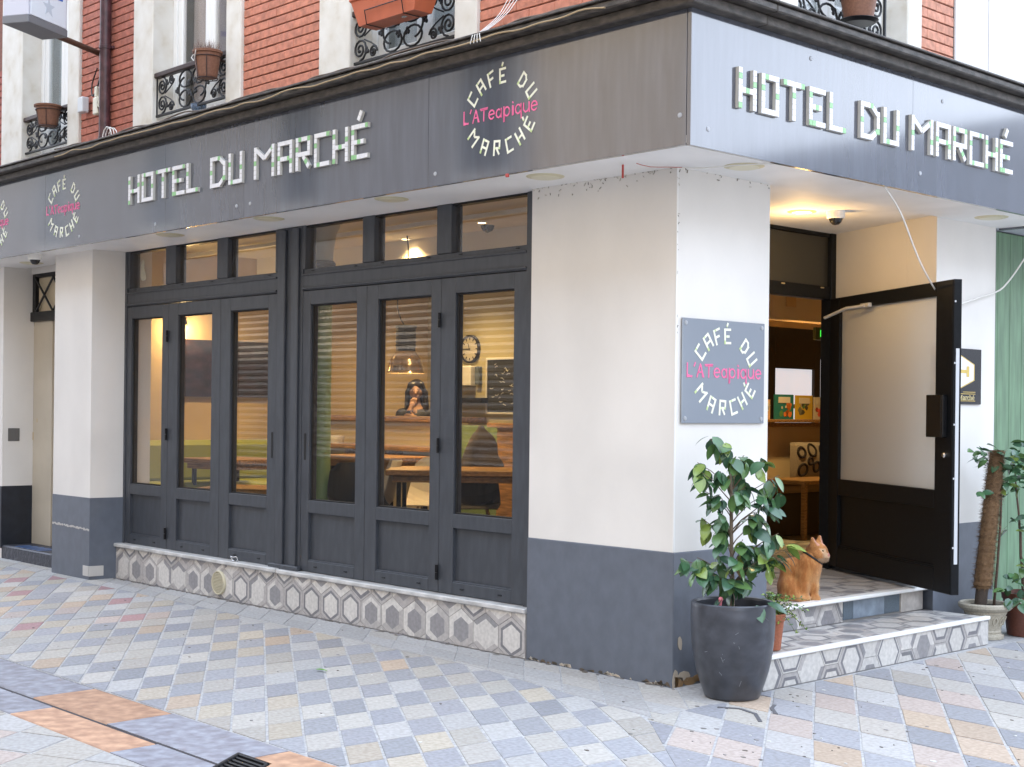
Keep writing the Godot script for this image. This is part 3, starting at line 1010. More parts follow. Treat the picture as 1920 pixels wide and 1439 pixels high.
func ring_words(board: Node3D, f: Transform3D, s: Vector2, spread := 1.0) -> void:
	# the round cafe emblem: letters on an oval, a pink name across
	var cream := Color(0.80, 0.80, 0.66)
	var lime := Color(0.50, 0.60, 0.28)
	for q in [["C", -0.205, 0.099, 52], ["A", -0.141, 0.156, 38], ["F", -0.062, 0.188, 20], ["É", 0.022, 0.192, 2], ["D", 0.172, 0.140, -43], ["U", 0.234, 0.075, -58], ["M", -0.196, -0.114, -52], ["A", -0.110, -0.175, -24], ["R", -0.016, -0.192, -4], ["C", 0.078, -0.187, 16], ["H", 0.155, -0.153, 36], ["É", 0.222, -0.098, 56]]:
		var g := G.new()
		var hh := 0.072
		var wr := 0.62 if q[0] != "M" else 0.85
		g.xf = f * Transform3D(Basis.from_scale(V(s.x, s.y, 1)), Vector3.ZERO) * Transform3D(Basis(Vector3(0, 0, 1), deg_to_rad(q[3])), V(q[1] * spread, q[2], 0)) * Transform3D(Basis(), V(-wr * hh / 2, -hh / 2, 0))
		stroke_letter(g, q[0], wr, 0.0125, V2(hh, hh), 0.002, false, cream, lime, cream)
		part(board, "letter", g, M["vinyl"])
	# the name across, drawn as by hand
	var pink := G.new()
	pink.xf = f * Transform3D(Basis.from_scale(V(s.x, s.y, 1)), Vector3.ZERO)
	var x := -0.315
	for q in [["L", 0.045], ["'", 0.022], ["A", 0.058], ["T", 0.062], ["e", 0.056], ["a", 0.054], ["p", 0.058], ["i", 0.026], ["q", 0.058], ["u", 0.056], ["e", 0.056]]:
		for line in hand_strokes(q[0]):
			for i in line.size() - 1:
				var a: Vector2 = V2(x, -0.031) + line[i] * V2(q[1], 0.070)
				var b: Vector2 = V2(x, -0.031) + line[i + 1] * V2(q[1], 0.070)
				var d := (b - a).normalized() * 0.003
				var n := d.orthogonal() * 1.35
				pink.prism(PackedVector2Array([a - d - n, b + d - n, b + d + n, a - d + n]), 0.0, 0.0018 + 0.00012 * (i % 3))
		x += q[1] + 0.0085
	part(board, "lettering", pink, mat("pink_vinyl", Color(0.78, 0.13, 0.30), 0.45))

func hand_strokes(ch: String) -> Array:
	var loop := func(c: Vector2, r: Vector2, a0: float, a1: float) -> Array:
		var p := []
		for i in 11:
			var a := lerpf(a0, a1, i / 10.0)
			p.append(c + V2(cos(a) * r.x, sin(a) * r.y))
		return p
	match ch:
		"L": return [[V2(0.1, 1.0), V2(0.08, 0.0), V2(0.95, 0.05)], [V2(0.25, 0.12), V2(0.9, 0.0)]]
		"'": return [[V2(0.7, 1.05), V2(0.3, 0.8)]]
		"A": return [[V2(0.0, 0.0), V2(0.45, 0.95), V2(0.95, 0.0)], [V2(0.2, 0.36), V2(0.78, 0.36)], [V2(0.55, 0.85), V2(0.82, 0.02)]]
		"T": return [[V2(0.0, 0.93), V2(1.0, 0.96)], [V2(0.1, 0.86), V2(0.95, 0.88)], [V2(0.5, 0.9), V2(0.48, 0.0)]]
		"e": return [[V2(0.08, 0.36), V2(0.92, 0.40)] + loop.call(V2(0.5, 0.36), V2(0.42, 0.34), 0.12, 5.5)]
		"a": return [loop.call(V2(0.45, 0.34), V2(0.38, 0.32), 0.3, TAU + 0.3), [V2(0.86, 0.68), V2(0.88, 0.02)], [V2(0.78, 0.6), V2(0.80, 0.05)]]
		"p": return [loop.call(V2(0.55, 0.36), V2(0.40, 0.34), 0.0, TAU), [V2(0.12, 0.74), V2(0.10, -0.38)], [V2(0.2, 0.6), V2(0.18, -0.36)]]
		"i": return [[V2(0.5, 0.70), V2(0.5, 0.0)], [V2(0.8, 0.66), V2(0.75, 0.02)], [V2(0.5, 0.98), V2(0.7, 0.92)]]
		"q": return [loop.call(V2(0.45, 0.36), V2(0.38, 0.34), 0.0, TAU), [V2(0.85, 0.72), V2(0.90, -0.36)]]
		"u": return [[V2(0.08, 0.70), V2(0.10, 0.2), V2(0.35, 0.02), V2(0.7, 0.08), V2(0.88, 0.3), V2(0.88, 0.72)], [V2(0.9, 0.7), V2(0.95, 0.0)]]
	return []

func fascia() -> void:
	var sign := thing("hotel_signboard", "long dark grey signboard wrapping the corner with tiled hotel lettering", "signboard")
	var xs := [-9.2, -6.86, -4.75, -3.63, -1.55, 0.53]
	for i in 5:
		part(sign, "panel", bx(V(xs[i] + 0.0012, 2.905, 0.505), V(xs[i + 1] - 0.0012 - (0.0285 if i == 4 else 0.0), 3.60, 0.53), 0.001), M["fascia_panel"])
	for e in [[0.5303, -1.56], [-1.56, -3.62]]:
		part(sign, "panel", bx(V(0.505, 2.900, e[1] + 0.0012), V(0.531, 3.60, e[0] - 0.0005), 0.001), M["fascia_panel"])
	part(sign, "end_panel", bx(V(0.0, 2.9, -3.64), V(0.53, 3.60, -3.621), 0.001), M["fascia_panel"])
	var f := Transform3D(Basis(), V(0, 3.158, 0.531))
	tiled_words(sign, f, [ ["H", -5.302, -5.098], ["O", -5.084, -4.880], ["T", -4.859, -4.621], ["E", -4.607, -4.402], ["L", -4.396, -4.206], ["D", -4.054, -3.822], ["U", -3.801, -3.596], ["M", -3.463, -3.185], ["A", -3.165, -2.966], ["R", -2.945, -2.754], ["C", -2.727, -2.532], ["H", -2.518, -2.325], ["É", -2.311, -2.113] ], 0.228, 0.0, -0.022)
	var fr := Transform3D(Basis(Vector3.UP, PI / 2), V(0.532, 3.142, 0.0))
	tiled_words(sign, fr, [ ["H", -0.185, -0.015], ["O", 0.011, 0.183], ["T", 0.205, 0.416], ["E", 0.444, 0.616], ["L", 0.638, 0.818], ["D", 0.950, 1.165], ["U", 1.189, 1.375], ["M", 1.496, 1.759], ["A", 1.778, 1.968], ["R", 1.981, 2.166], ["C", 2.184, 2.377], ["H", 2.385, 2.561], ["É", 2.575, 2.761] ], 0.216, 0.016, 0.0)
	ring_words(sign, Transform3D(Basis(), V(-0.905, 3.275, 0.531)), V2(1.0, 1.08), 1.14)
	ring_words(sign, Transform3D(Basis(), V(-6.515, 3.25, 0.531)), V2(1.0, 1.08), 1.14)
	ring_words(sign, Transform3D(Basis(), V(-7.95, 3.24, 0.531)), V2(1.0, 1.08), 1.14)
	for q in [[0.46, 3.06, 0], [-1.48, 2.98, 0], [-3.72, 3.0, 0], [-3.54, 3.0, 0], [-4.9, 2.97, 0], [-6.2, 2.98, 0], [0.39, 3.0, 1], [-1.65, 3.02, 1], [-0.5, 3.52, 1], [-1.9, 3.5, 1]]:
		var g := G.new()
		g.xf = Transform3D(Basis(Vector3.RIGHT, PI / 2), V(q[0], q[1], 0.53)) if q[2] == 0 else Transform3D(Basis(Vector3(0, 0, 1), -PI / 2), V(0.531, q[1], q[0]))
		g.lathe([V2(0.014, 0.0), V2(0.012, 0.004), V2(0, 0.005)], 10)
		part(sign, "screw_cap", g, mat("cap_grey", Color(0.35, 0.36, 0.38), 0.4))
	# round lamps in the soffit
	for q in [[-0.77, 0.285, "cream disc lamp under the signboard above the white corner pier, left of the corner"], [0.285, -0.23, "cream disc lamp under the signboard just right of the corner"], [-2.15, 0.34, "cream disc lamp in the soffit above the two rightmost folding doors"], [-3.58, 0.345, "cream disc lamp in the soffit over the broad post between the doors"], [-5.01, 0.335, "cream disc lamp in the soffit above the left set of folding doors"], [0.26, -3.03, "cream disc lamp under the right end of the signboard above the black plaque"], [-8.08, 0.10, "pale disc lamp in the soffit over the left doorway"]]:
		var t := thing("ceiling_lamp", q[2], "recessed lamp", V(q[0], 2.915, q[1]), 0, "disc lamps under the signboard")
		var g := G.new()
		g.lathe([V2(0, -0.008), V2(0.092, -0.008), V2(0.112, -0.003), V2(0.115, 0.002)], 28)
		part(t, "rim", g, mat("lamp_cream", Color(0.58, 0.53, 0.36), 0.5))
		g = G.new()
		g.lathe([V2(0, -0.011), V2(0.082, -0.011), V2(0.086, -0.006)], 28)
		part(t, "diffuser", g, mat("lamp_yellowed", Color(0.66, 0.62, 0.46), 0.4))
	var t := thing("lit_ceiling_lamp", "lit round lamp in the entrance ceiling beside the dome camera", "recessed lamp", V(-0.60, 2.93, -2.02))
	var g := G.new()
	g.lathe([V2(0.07, -0.009), V2(0.098, -0.004), V2(0.10, 0.002)], 28)
	part(t, "rim", g, mat("lamp_brass", Color(0.62, 0.50, 0.30), 0.35))
	g = G.new()
	g.lathe([V2(0, -0.007), V2(0.07, -0.007), V2(0.074, -0.003)], 28)
	part(t, "lamp_diffuser", g, glow("lamp_glow", Color(1.0, 0.78, 0.42), 6.0))
	var l := OmniLight3D.new()
	l.name = "lamp_light"
	l.light_color = Color(1.0, 0.80, 0.50)
	l.light_energy = 0.19
	l.light_size = 0.06
	l.omni_range = 12
	l.omni_attenuation = 2
	l.shadow_enabled = true
	t.add_child(l)
	l.position = V(0, -0.22, 0)
	for q in [[V(-0.42, 2.93, -2.16), "white dome camera beside the lit lamp in the entrance ceiling"], [V(-7.3, 2.915, 0.42), "white dome camera under the signboard above the left side pier"]]:
		t = thing("dome_camera", q[1], "security camera", q[0], 0, "dome cameras")
		g = G.new()
		g.lathe([V2(0.052, -0.052), V2(0.062, -0.046), V2(0.064, 0.0)], 20)
		part(t, "housing", g, M["frame_white"])
		g = G.new()
		g.lathe([V2(0, -0.095), V2(0.022, -0.091), V2(0.038, -0.076), V2(0.046, -0.055), V2(0.047, -0.05)], 20)
		part(t, "dome", g, mat("dome_black", Color(0.012, 0.012, 0.014), 0.08))

# ---------------------------------------------------------------- folding doors
func hinge(parent: Node, x: float, y: float) -> void:
	var g := G.new()
	g.tube([V(x, y - 0.05, -0.045), V(x, y - 0.003, -0.045)], 0.011, 8)
	g.tube([V(x, y + 0.003, -0.045), V(x, y + 0.05, -0.045)], 0.011, 8)
	g.box(V(x - 0.018, y - 0.03, -0.06), V(x - 0.004, y + 0.03, -0.05))
	part(parent, "hinge", g, M["black_paint"])

func shopfront() -> void:
	var fr := thing("shop_front_frame", "dark grey frame of the folding doors with six small top panes", "shop front")
	var d: Material = M["door_paint"]
	var g := G.new()
	g.box(V(-4.065, 0.30, -0.16), V(-3.725, 2.915, -0.055), 0.004)
	g.box(V(-4.03, 0.33, -0.055), V(-3.93, 2.90, -0.03), 0.006)
	g.box(V(-3.85, 0.33, -0.055), V(-3.76, 2.90, -0.035), 0.006)
	part(fr, "post", g, d)
	part(fr, "jamb", bx(V(-6.50, 0.30, -0.16), V(-6.452, 2.915, -0.05), 0.004), d)
	part(fr, "jamb", bx(V(-1.275, 0.30, -0.16), V(-1.178, 2.915, -0.05), 0.004), d)
	for e in [[-6.452, -4.065], [-3.725, -1.275]]:
		g = G.new()
		g.box(V(e[0], 2.425, -0.16), V(e[1], 2.545, -0.058), 0.004)
		g.box(V(e[0], 2.432, -0.058), V(e[1], 2.448, -0.042), 0.004)
		g.box(V(e[0], 2.545, -0.16), V(e[1], 2.585, -0.068), 0.003)
		g.box(V(e[0], 2.535, -0.058), V(e[1], 2.548, -0.045), 0.003)
		part(fr, "transom_rail", g, d)
	part(fr, "foot", bx(V(-4.09, 0.30, -0.054), V(-3.70, 0.345, -0.012), 0.006), d)
	var tx := [[-6.41, -5.775], [-5.605, -4.945], [-4.785, -4.095], [-3.695, -2.985], [-2.85, -2.16], [-2.01, -1.28]]
	var px := [[-6.452, -6.41], [-5.775, -5.605], [-4.945, -4.785], [-4.095, -4.065], [-3.725, -3.695], [-2.985, -2.85], [-2.16, -2.01]]
	var st := G.new()
	st.xf = Transform3D(Basis(), V(-6.24, 2.70, -0.0965))
	for q in [[0.0, 0.0, 0.045, 0.055], [-0.015, 0.06, 0.03, 0.035], [0.01, 0.10, 0.012, 0.035], [-0.02, 0.10, 0.01, 0.03], [0.04, -0.03, 0.02, 0.02]]:
		var poly := PackedVector2Array()
		for a in 10:
			poly.append(V2(q[0] + cos(TAU * a / 10) * q[2], q[1] + sin(TAU * a / 10) * q[3]))
		st.prism(poly, 0.0, 0.001 + q[2] * 0.01)
	part(fr, "pale_sticker", st, mat("sticker", Color(0.42, 0.39, 0.30), 0.6))
	for e in px:
		part(fr, "mullion", bx(V(e[0], 2.585, -0.16), V(e[1], 2.915, -0.056), 0.004), d)
	for e in tx:
		part(fr, "top_bead", bx(V(e[0], 2.9, -0.13), V(e[1], 2.915, -0.07)), M["black_paint"])
		part(fr, "pane", bx(V(e[0], 2.585, -0.104), V(e[1], 2.9, -0.097)), M["pane"])
		for x in [e[0] + 0.09, e[1] - 0.09]:
			part(fr, "drain_cap", bx(V(x - 0.018, 2.566, -0.068), V(x + 0.018, 2.574, -0.062), 0.002), M["black_paint"])
	var leaves := [[-6.452, -5.722, -6.375, -5.83], [-5.718, -4.886, -5.565, -5.02], [-4.882, -4.067, -4.735, -4.19], [-3.723, -2.934, -3.625, -3.05], [-2.930, -2.112, -2.80, -2.215], [-2.108, -1.277, -1.965, -1.395]]
	var which := ["leftmost, beside the white side pier", "second from the left, the lit dark picture behind its glass", "third from the left, against the broad middle post", "just right of the broad middle post, green column behind its glass", "fifth from the left, hanging lamp and woman behind its glass", "rightmost, against the white corner pier, clock behind its glass"]
	for i in leaves.size():
		var L: Array = leaves[i]
		var t := thing("folding_door", "dark grey glazed folding door leaf, " + which[i], "folding door", Vector3.ZERO, 0, "leaves of the folding doors")
		g = G.new()
		g.box(V(L[0], 0.315, -0.135), V(L[2], 2.42, -0.06), 0.004)
		g.box(V(L[3], 0.315, -0.135), V(L[1], 2.42, -0.06), 0.004)
		g.box(V(L[2], 2.315, -0.135), V(L[3], 2.42, -0.0605), 0.003)
		g.box(V(L[2], 0.755, -0.135), V(L[3], 0.848, -0.0605), 0.003)
		g.box(V(L[2], 0.315, -0.135), V(L[3], 0.395, -0.0605), 0.003)
		part(t, "frame", g, d)
		g = G.new()
		g.box(V(L[2], 0.395, -0.125), V(L[3], 0.755, -0.088))
		g.box(V(L[2], 0.395, -0.088), V(L[3], 0.405, -0.066), 0.002)
		part(t, "lower_panel", g, d)
		part(t, "pane", bx(V(L[2], 0.848, -0.104), V(L[3], 2.315, -0.097)), M["pane"])
		g = G.new()
		for e in [[L[2], L[2] + 0.012, 0.848, 2.315], [L[3] - 0.012, L[3], 0.848, 2.315], [L[2] + 0.012, L[3] - 0.012, 0.848, 0.86], [L[2] + 0.012, L[3] - 0.012, 2.303, 2.315]]:
			g.box(V(e[0], e[2], -0.096), V(e[1], e[3], -0.08), 0.002)
		part(t, "glazing_bead", g, M["seal"])
		for x in [L[2] + 0.1, L[3] - 0.1]:
			part(t, "drain_cap", bx(V(x - 0.018, 0.352, -0.0605), V(x + 0.018, 0.361, -0.054), 0.002), M["black_paint"])
		if i == 0 or i == 4:
			for y in [0.45, 1.30, 2.14]:
				hinge(t, L[1] + 0.002, y)
		if i == 2 or i == 3:
			var x: float = L[1] - 0.05 if i == 2 else L[0] + 0.05
			part(t, "lock_plate", bx(V(x - 0.012, 1.15, -0.06), V(x + 0.012, 1.35, -0.057), 0.002), M["seal"])

# ---------------------------------------------------------------- hexagonal tiles
func hex_tiles(parent: Node, f: Transform3D, rect: Rect2, centre: Vector2, R: float, pointy: bool, seed_: int, kinds: Array) -> void:
	var r2 := RandomNumberGenerator.new()
	r2.seed = seed_
	var clip := PackedVector2Array([rect.position, rect.position + V2(rect.size.x, 0), rect.end, rect.position + V2(0, rect.size.y)])
	var cream := Color(0.60, 0.575, 0.54)
	var taupe := Color(0.43, 0.405, 0.39)
	var mid := Color(0.27, 0.262, 0.268)
	var dark := Color(0.19, 0.187, 0.198)
	var s := sqrt(3.0)
	for i in range(-60, 61):
		for j in range(-30, 31):
			var p := centre
			if pointy:
				p += V2((i + 0.5 * (j & 1)) * s * R, j * 1.5 * R)
			else:
				p += V2(i * 1.5 * R, (j + 0.5 * (i & 1)) * s * R)
			if not rect.grow(R).has_point(p):
				continue
			var kind: String = kinds[r2.randi() % kinds.size()]
			var turn := r2.randi() % 6
			var tone := r2.randf_range(0.94, 1.05) * (1.2 if pointy else 1.0)
			var g := G.new()
			g.xf = f
			var rings := []   # [outer, inner, colour per sector]
			var C := [cream, taupe, mid, dark]
			match kind:
				"ring": rings = [[1.0, 0.82, [1, 1, 1, 1, 1, 1]], [0.82, 0.66, [3, 3, 3, 3, 3, 3]], [0.66, 0.0, [0, 0, 0, 0, 0, 0]]]
				"solid": rings = [[1.0, 0.62, [0, 0, 0, 1, 1, 1]], [0.62, 0.0, [2, 2, 2, 2, 2, 2]]]
				"soft": rings = [[1.0, 0.84, [1, 1, 1, 1, 1, 1]], [0.84, 0.6, [0, 0, 1, 1, 0, 0]], [0.6, 0.0, [2, 2, 2, 2, 2, 2]]]
				"half": rings = [[1.0, 0.9, [1, 1, 1, 1, 1, 1]], [0.9, 0.7, [3, 3, 3, 0, 0, 0]], [0.7, 0.0, [0, 0, 0, 0, 0, 0]]]
				"chevron": rings = [[1.0, 0.72, [2, 2, 0, 1, 1, 0]], [0.72, 0.0, [0, 0, 0, 0, 0, 0]]]
				_: rings = [[1.0, 0.93, [0, 0, 0, 0, 0, 0]], [0.93, 0.80, [3, 3, 3, 3, 3, 3]], [0.80, 0.0, [0, 0, 0, 0, 0, 0]]]
			var corner := func(k: int, q: float) -> Vector2:
				var a := PI / 3 * k + (PI / 6 if pointy else 0.0)
				return p + V2(cos(a), sin(a)) * (R - 0.0018) * q
			var any := false
			for ring in rings:
				for k in 6:
					var poly := PackedVector2Array([corner.call(k, ring[0]), corner.call(k + 1, ring[0]), corner.call(k + 1, ring[1]), corner.call(k, ring[1])]) if ring[1] > 0 else PackedVector2Array([corner.call(k, ring[0]), corner.call(k + 1, ring[0]), p])
					g.col = C[ring[2][(k + turn) % 6]] * tone
					for piece in Geometry2D.intersect_polygons(poly, clip):
						if piece.size() < 3:
							continue
						if Geometry2D.is_polygon_clockwise(piece):
							piece.reverse()
						any = true
						for t in range(1, piece.size() - 1):
							g.flat(V(piece[0].x, piece[0].y, 0.006), V(piece[t].x, piece[t].y, 0.006), V(piece[t + 1].x, piece[t + 1].y, 0.006))
			# the edge of the tile
			g.col = taupe * 0.9
			var hexagon := PackedVector2Array()
			for k in 6:
				hexagon.append(corner.call(k, 1.0))
			for piece in Geometry2D.intersect_polygons(hexagon, clip):
				if Geometry2D.is_polygon_clockwise(piece):
					piece.reverse()
				for t in piece.size():
					var a := piece[t]
					var b := piece[(t + 1) % piece.size()]
					g.quad(V(a.x, a.y, 0.0), V(b.x, b.y, 0.0), V(b.x, b.y, 0.006), V(a.x, a.y, 0.006))
			if any:
				part(parent, "tile", g, M["tile_print"])

func plinth_and_steps() -> void:
	var t := thing("tiled_plinth", "low plinth of patterned hexagon tiles under the folding doors", "plinth")
	part(t, "core", bx(V(-6.535, -0.05, -0.3), V(-1.184, 0.282, 0.0)), M["grout"])
	hex_tiles(t, Transform3D(Basis(), V(0, 0, 0.001)), Rect2(-6.53, 0.004, 5.343, 0.276), V2(-1.312, 0.108), 0.1386, true, 5, ["ring", "solid", "ring", "soft", "solid", "half", "chevron", "soft"])
	part(t, "sill_slab", bx(V(-6.54, 0.283, -0.2), V(-3.932, 0.315, 0.03), 0.006), M["marble"])
	part(t, "sill_slab", bx(V(-3.928, 0.279, -0.2), V(-1.183, 0.311, 0.024), 0.006), M["marble"])
	var v := thing("vent_cover", "round cream slatted vent cover on the tiled plinth", "vent cover", V(-4.747, 0.128, 0.008))
	var g := G.new()
	g.xf = Transform3D(Basis(Vector3.RIGHT, PI / 2), Vector3.ZERO)
	g.lathe([V2(0.0, 0.006), V2(0.083, 0.006), V2(0.086, 0.018), V2(0.092, 0.02), V2(0.097, 0.012), V2(0.098, 0)], 30)
	part(v, "rim", g, mat("vent_cream", Color(0.58, 0.53, 0.38), 0.5))
	for i in 13:
		var y := -0.072 + i * 0.012
		var w := sqrt(0.0068 - y * y)
		part(v, "slat", bx(V(-w, y - 0.003, 0.008), V(w, y + 0.003, 0.017), 0.001), M["vent_cream"])
	var lk := G.new()
	var pts := []
	for i in 22:
		var a := TAU * i / 21.0
		pts.append(V(-4.545 + 0.045 * cos(a), 0.335 + 0.028 * sin(a) + 0.012 * cos(a * 2), 0.0 + 0.015 * sin(a)))
	lk.tube(pts, 0.005, 6)
	lk.box(V(-4.56, 0.315, -0.015), V(-4.53, 0.327, 0.015), 0.003)
	solo("steel_cable_lock", lk, M["chrome"], "small loop of steel cable lying on the sill of the left doors", "cable lock")
	# steps at the entrance
	var st := thing("entrance_steps", "two steps of patterned hexagon tiles with white nosings at the entrance", "steps")
	part(st, "core", bx(V(-0.06, -0.05, -2.785), V(0.395, 0.180, -0.30)), M["grout"])
	part(st, "core", bx(V(-1.2, -0.05, -2.755), V(-0.085, 0.343, -0.865)), M["grout"])
	g = G.new()
	raise(g, PackedVector2Array([V2(-1.2, -2.7), V2(-0.1, -2.70), V2(-0.1, -2.78), V2(-1.2, -3.23)]), 0.0, 0.343, 0.0)
	part(st, "core", g, M["grout"])
	var kinds := ["ring", "solid", "half", "solid", "thin", "chevron", "half"]
	hex_tiles(st, right_frame(0.0) * Transform3D(Basis(), V(0, 0, 0.396)), Rect2(0.30, 0.004, 2.48, 0.166), V2(0.754, 0.075), 0.135, false, 11, kinds)
	part(st, "end_tile", bx(V(0.0, 0.0, -2.792), V(0.40, 0.172, -2.786), 0.001), M["marble"])
	var top := Transform3D(Basis(V(0, 0, -1), V(-1, 0, 0), V(0, 1, 0)), V(0, 0.181, 0))
	hex_tiles(st, top, Rect2(0.30, -0.375, 2.48, 0.445), V2(1.313, -0.05), 0.135, false, 12, kinds)
	var landing := Transform3D(Basis(V(0, 0, -1), V(-1, 0, 0), V(0, 1, 0)), V(0, 0.3435, 0))
	hex_tiles(st, landing, Rect2(0.87, 0.03, 1.88, 1.13), V2(1.895, 0.085), 0.135, false, 13, ["thin", "half", "thin", "chevron", "solid", "thin"])
	part(st, "nosing", bx(V(0.372, 0.168, -2.795), V(0.415, 0.193, -0.30), 0.006), M["frame_white"])
	part(st, "nosing", bx(V(-0.10, 0.331, -2.76), V(-0.022, 0.356, -0.863), 0.006), M["frame_white"])
	var riser := right_frame(0.0) * Transform3D(Basis(), V(0, 0, -0.084))
	hex_tiles(st, riser, Rect2(0.9, 0.19, 0.885, 0.138), V2(1.62, 0.21), 0.135, false, 14, ["soft", "solid", "half"])
	var blue := mat("blue_slab", Color(0.25, 0.31, 0.38), 0.35, tex["grime"], V(3, 3, 3))
	var slate := mat("blue_slab_dark", Color(0.10, 0.14, 0.18), 0.4, tex["stone"], V(5, 5, 5))
	for e in [[-1.79, -1.897, slate, 0.0], [-1.90, -2.27, blue, 0.002], [-2.274, -2.458, slate, 0.0]]:
		part(st, "blue_tile", bx(V(-0.084, 0.20, e[1]), V(-0.076 + e[3], 0.326, e[0]), 0.002), e[2])
	part(st, "plain_tile", bx(V(-0.084, 0.19, -2.755), V(-0.074, 0.329, -2.475), 0.002), mat("beige_tile", Color(0.50, 0.46, 0.42), 0.5, tex["grime"], V(3, 3, 3)))

# ---------------------------------------------------------------- entrance
func entrance() -> void:
	var b: Material = M["black_paint"]
	var fr := thing("doorway_surround", "black frame of the entrance with a dark panel above the doorway", "door frame")
	var mb := mat("dark_metal", Color(0.009, 0.0105, 0.013), 0.45, tex["fine"], V(1.5, 1.5, 1.5))
	mb.metallic_specular = 0.3
	part(fr, "top_panel", bx(V(-1.20, 2.52, -3.16), V(-1.165, 2.90, -0.87), 0.003), mat("panel_olive", Color(0.035, 0.033, 0.026), 0.3))
	var g := G.new()
	g.box(V(-1.22, 2.42, -3.16), V(-1.14, 2.52, -0.87), 0.004)
	g.box(V(-1.22, 2.90, -3.16), V(-1.145, 2.93, -0.87), 0.004)
	part(fr, "head", g, mb)
	part(fr, "post", bx(V(-1.225, 0.343, -3.232), V(-1.13, 2.93, -3.16), 0.004), mb)
	part(fr, "post", bx(V(-1.225, 0.343, -1.45), V(-1.13, 2.42, -0.87), 0.004), mb)
	for z in [-2.55, -3.05]:
		part(fr, "drain_cap", bx(V(-1.141, 2.50, z - 0.02), V(-1.133, 2.51, z + 0.02), 0.002), mat("brass", Color(0.5, 0.38, 0.2), 0.4))
	# the door, opened outwards; local x runs from the hinge to the free edge
	var d := thing("entrance_door", "black entrance door with a large glass pane standing open", "door", V(-1.13, 0.375, -3.19))
	d.rotation.y = -atan2(0.885, 1.545)
	var W := 1.785
	var H := 2.05
	g = G.new()
	g.box(V(0, 0, -0.03), V(0.16, H, 0.03), 0.004)
	g.box(V(W - 0.21, 0, -0.03), V(W, H, 0.03), 0.004)
	g.box(V(0.16, H - 0.095, -0.03), V(W - 0.21, H, 0.029), 0.004)
	g.box(V(0.16, 0.55, -0.03), V(W - 0.21, 0.67, 0.029), 0.004)
	g.box(V(0.16, 0, -0.03), V(W - 0.21, 0.155, 0.029), 0.004)
	part(d, "frame", g, mb)
	g = G.new()
	g.box(V(0.16, 0.155, -0.02), V(W - 0.21, 0.55, 0.008))
	g.box(V(0.16, 0.155, 0.008), V(W - 0.21, 0.168, 0.024), 0.003)
	g.box(V(0.16, 0.168, 0.008), V(0.172, 0.55, 0.02), 0.002)
	g.box(V(W - 0.222, 0.168, 0.008), V(W - 0.21, 0.55, 0.02), 0.002)
	part(d, "lower_panel", g, mb)
	part(d, "pane", bx(V(0.16, 0.67, -0.004), V(W - 0.21, H - 0.095, 0.004)), M["pane_milky"])
	part(d, "edge_strip", bx(V(W, 0.0, -0.028), V(W + 0.012, H, 0.028), 0.002), mb)
	part(d, "lock_strip", bx(V(W + 0.012, 0.2, -0.012), V(W + 0.016, 1.6, 0.012)), mat("alu", Color(0.55, 0.57, 0.6), 0.35))
	g = G.new()
	g.box(V(W - 0.26, 1.02, 0.05), V(W - 0.07, 1.30, 0.068), 0.004)
	g.box(V(W - 0.07, 1.02, 0.03), V(W - 0.05, 1.30, 0.068), 0.004)
	part(d, "handle", g, mat("handle_black", Color(0.006, 0.006, 0.007), 0.2))
	g = G.new()
	g.xf = Transform3D(Basis(Vector3.RIGHT, PI / 2), V(W - 0.075, 0.905, 0.029))
	g.lathe([V2(0.018, 0), V2(0.018, 0.012), V2(0.012, 0.02), V2(0, 0.021)], 14)
	part(d, "lock", g, M["chrome"])
	g = G.new()
	g.box(V(0.55, H - 0.105, 0.03), V(0.68, H - 0.075, 0.06), 0.004)
	g.tube([V(0.62, H - 0.095, 0.06), V(0.42, H - 0.10, 0.10), V(0.18, H - 0.16, 0.16)], 0.012, 6)
	part(d, "closer_arm", g, mat("alu_arm", Color(0.5, 0.5, 0.5), 0.35))
	for y in [0.3, 0.75, 1.1, 1.5, 1.9]:
		part(d, "screw", bx(V(W + 0.012, y, 0.014), V(W + 0.0155, y + 0.012, 0.024)), M["alu"])
	# cafe sign on the white pier
	var s := thing("cafe_sign", "square grey cafe sign screwed to the white pier above the potted camellia", "sign", V(0.001, 1.778, -0.418), PI / 2)
	var sp := mat("sign_panel", Color(0.22, 0.245, 0.28), 0.06)
	sp.metallic_specular = 0.8
	part(s, "plate", bx(V(-0.378, -0.297, 0.004), V(0.378, 0.297, 0.014), 0.002), sp)
	ring_words(s, Transform3D(Basis(), V(0.0, 0.0, 0.0142)), V2(1.08, 1.08))
	for q in [[-0.35, 0.27], [0.35, 0.27], [-0.35, -0.27], [0.35, -0.27]]:
		g = G.new()
		g.xf = Transform3D(Basis(Vector3.RIGHT, PI / 2), V(q[0], q[1], 0.014))
		g.lathe([V2(0.013, 0), V2(0.012, 0.004), V2(0, 0.006)], 12)
		part(s, "screw_cap", g, M["cap_grey"])
	# black plaque to the right
	s = thing("hotel_plaque", "black plaque with a gold and white hexagon emblem behind the open door", "plaque", V(0.002, 1.82, -3.02), PI / 2)
	part(s, "plate", bx(V(-0.33, -0.2, 0.0), V(0.345, 0.195, 0.012), 0.002), mat("plaque_black", Color(0.012, 0.012, 0.015), 0.25))
	var gold := mat("gold", Color(0.62, 0.44, 0.10), 0.35)
	g = G.new()
	var hx := PackedVector2Array()
	var hi := PackedVector2Array()
	for q in [[0, 0.165], [0.245, 0.085], [0.245, -0.03], [0, -0.105], [-0.245, -0.03], [-0.245, 0.085]]:
		hx.append(V2(q[0] * 1.0, q[1]))
		hi.append(V2(q[0] * 0.93, (q[1] - 0.03) * 0.93 + 0.03))
	g.prism(hx, 0.012, 0.014)
	part(s, "emblem_border", g, gold)
	g = G.new()
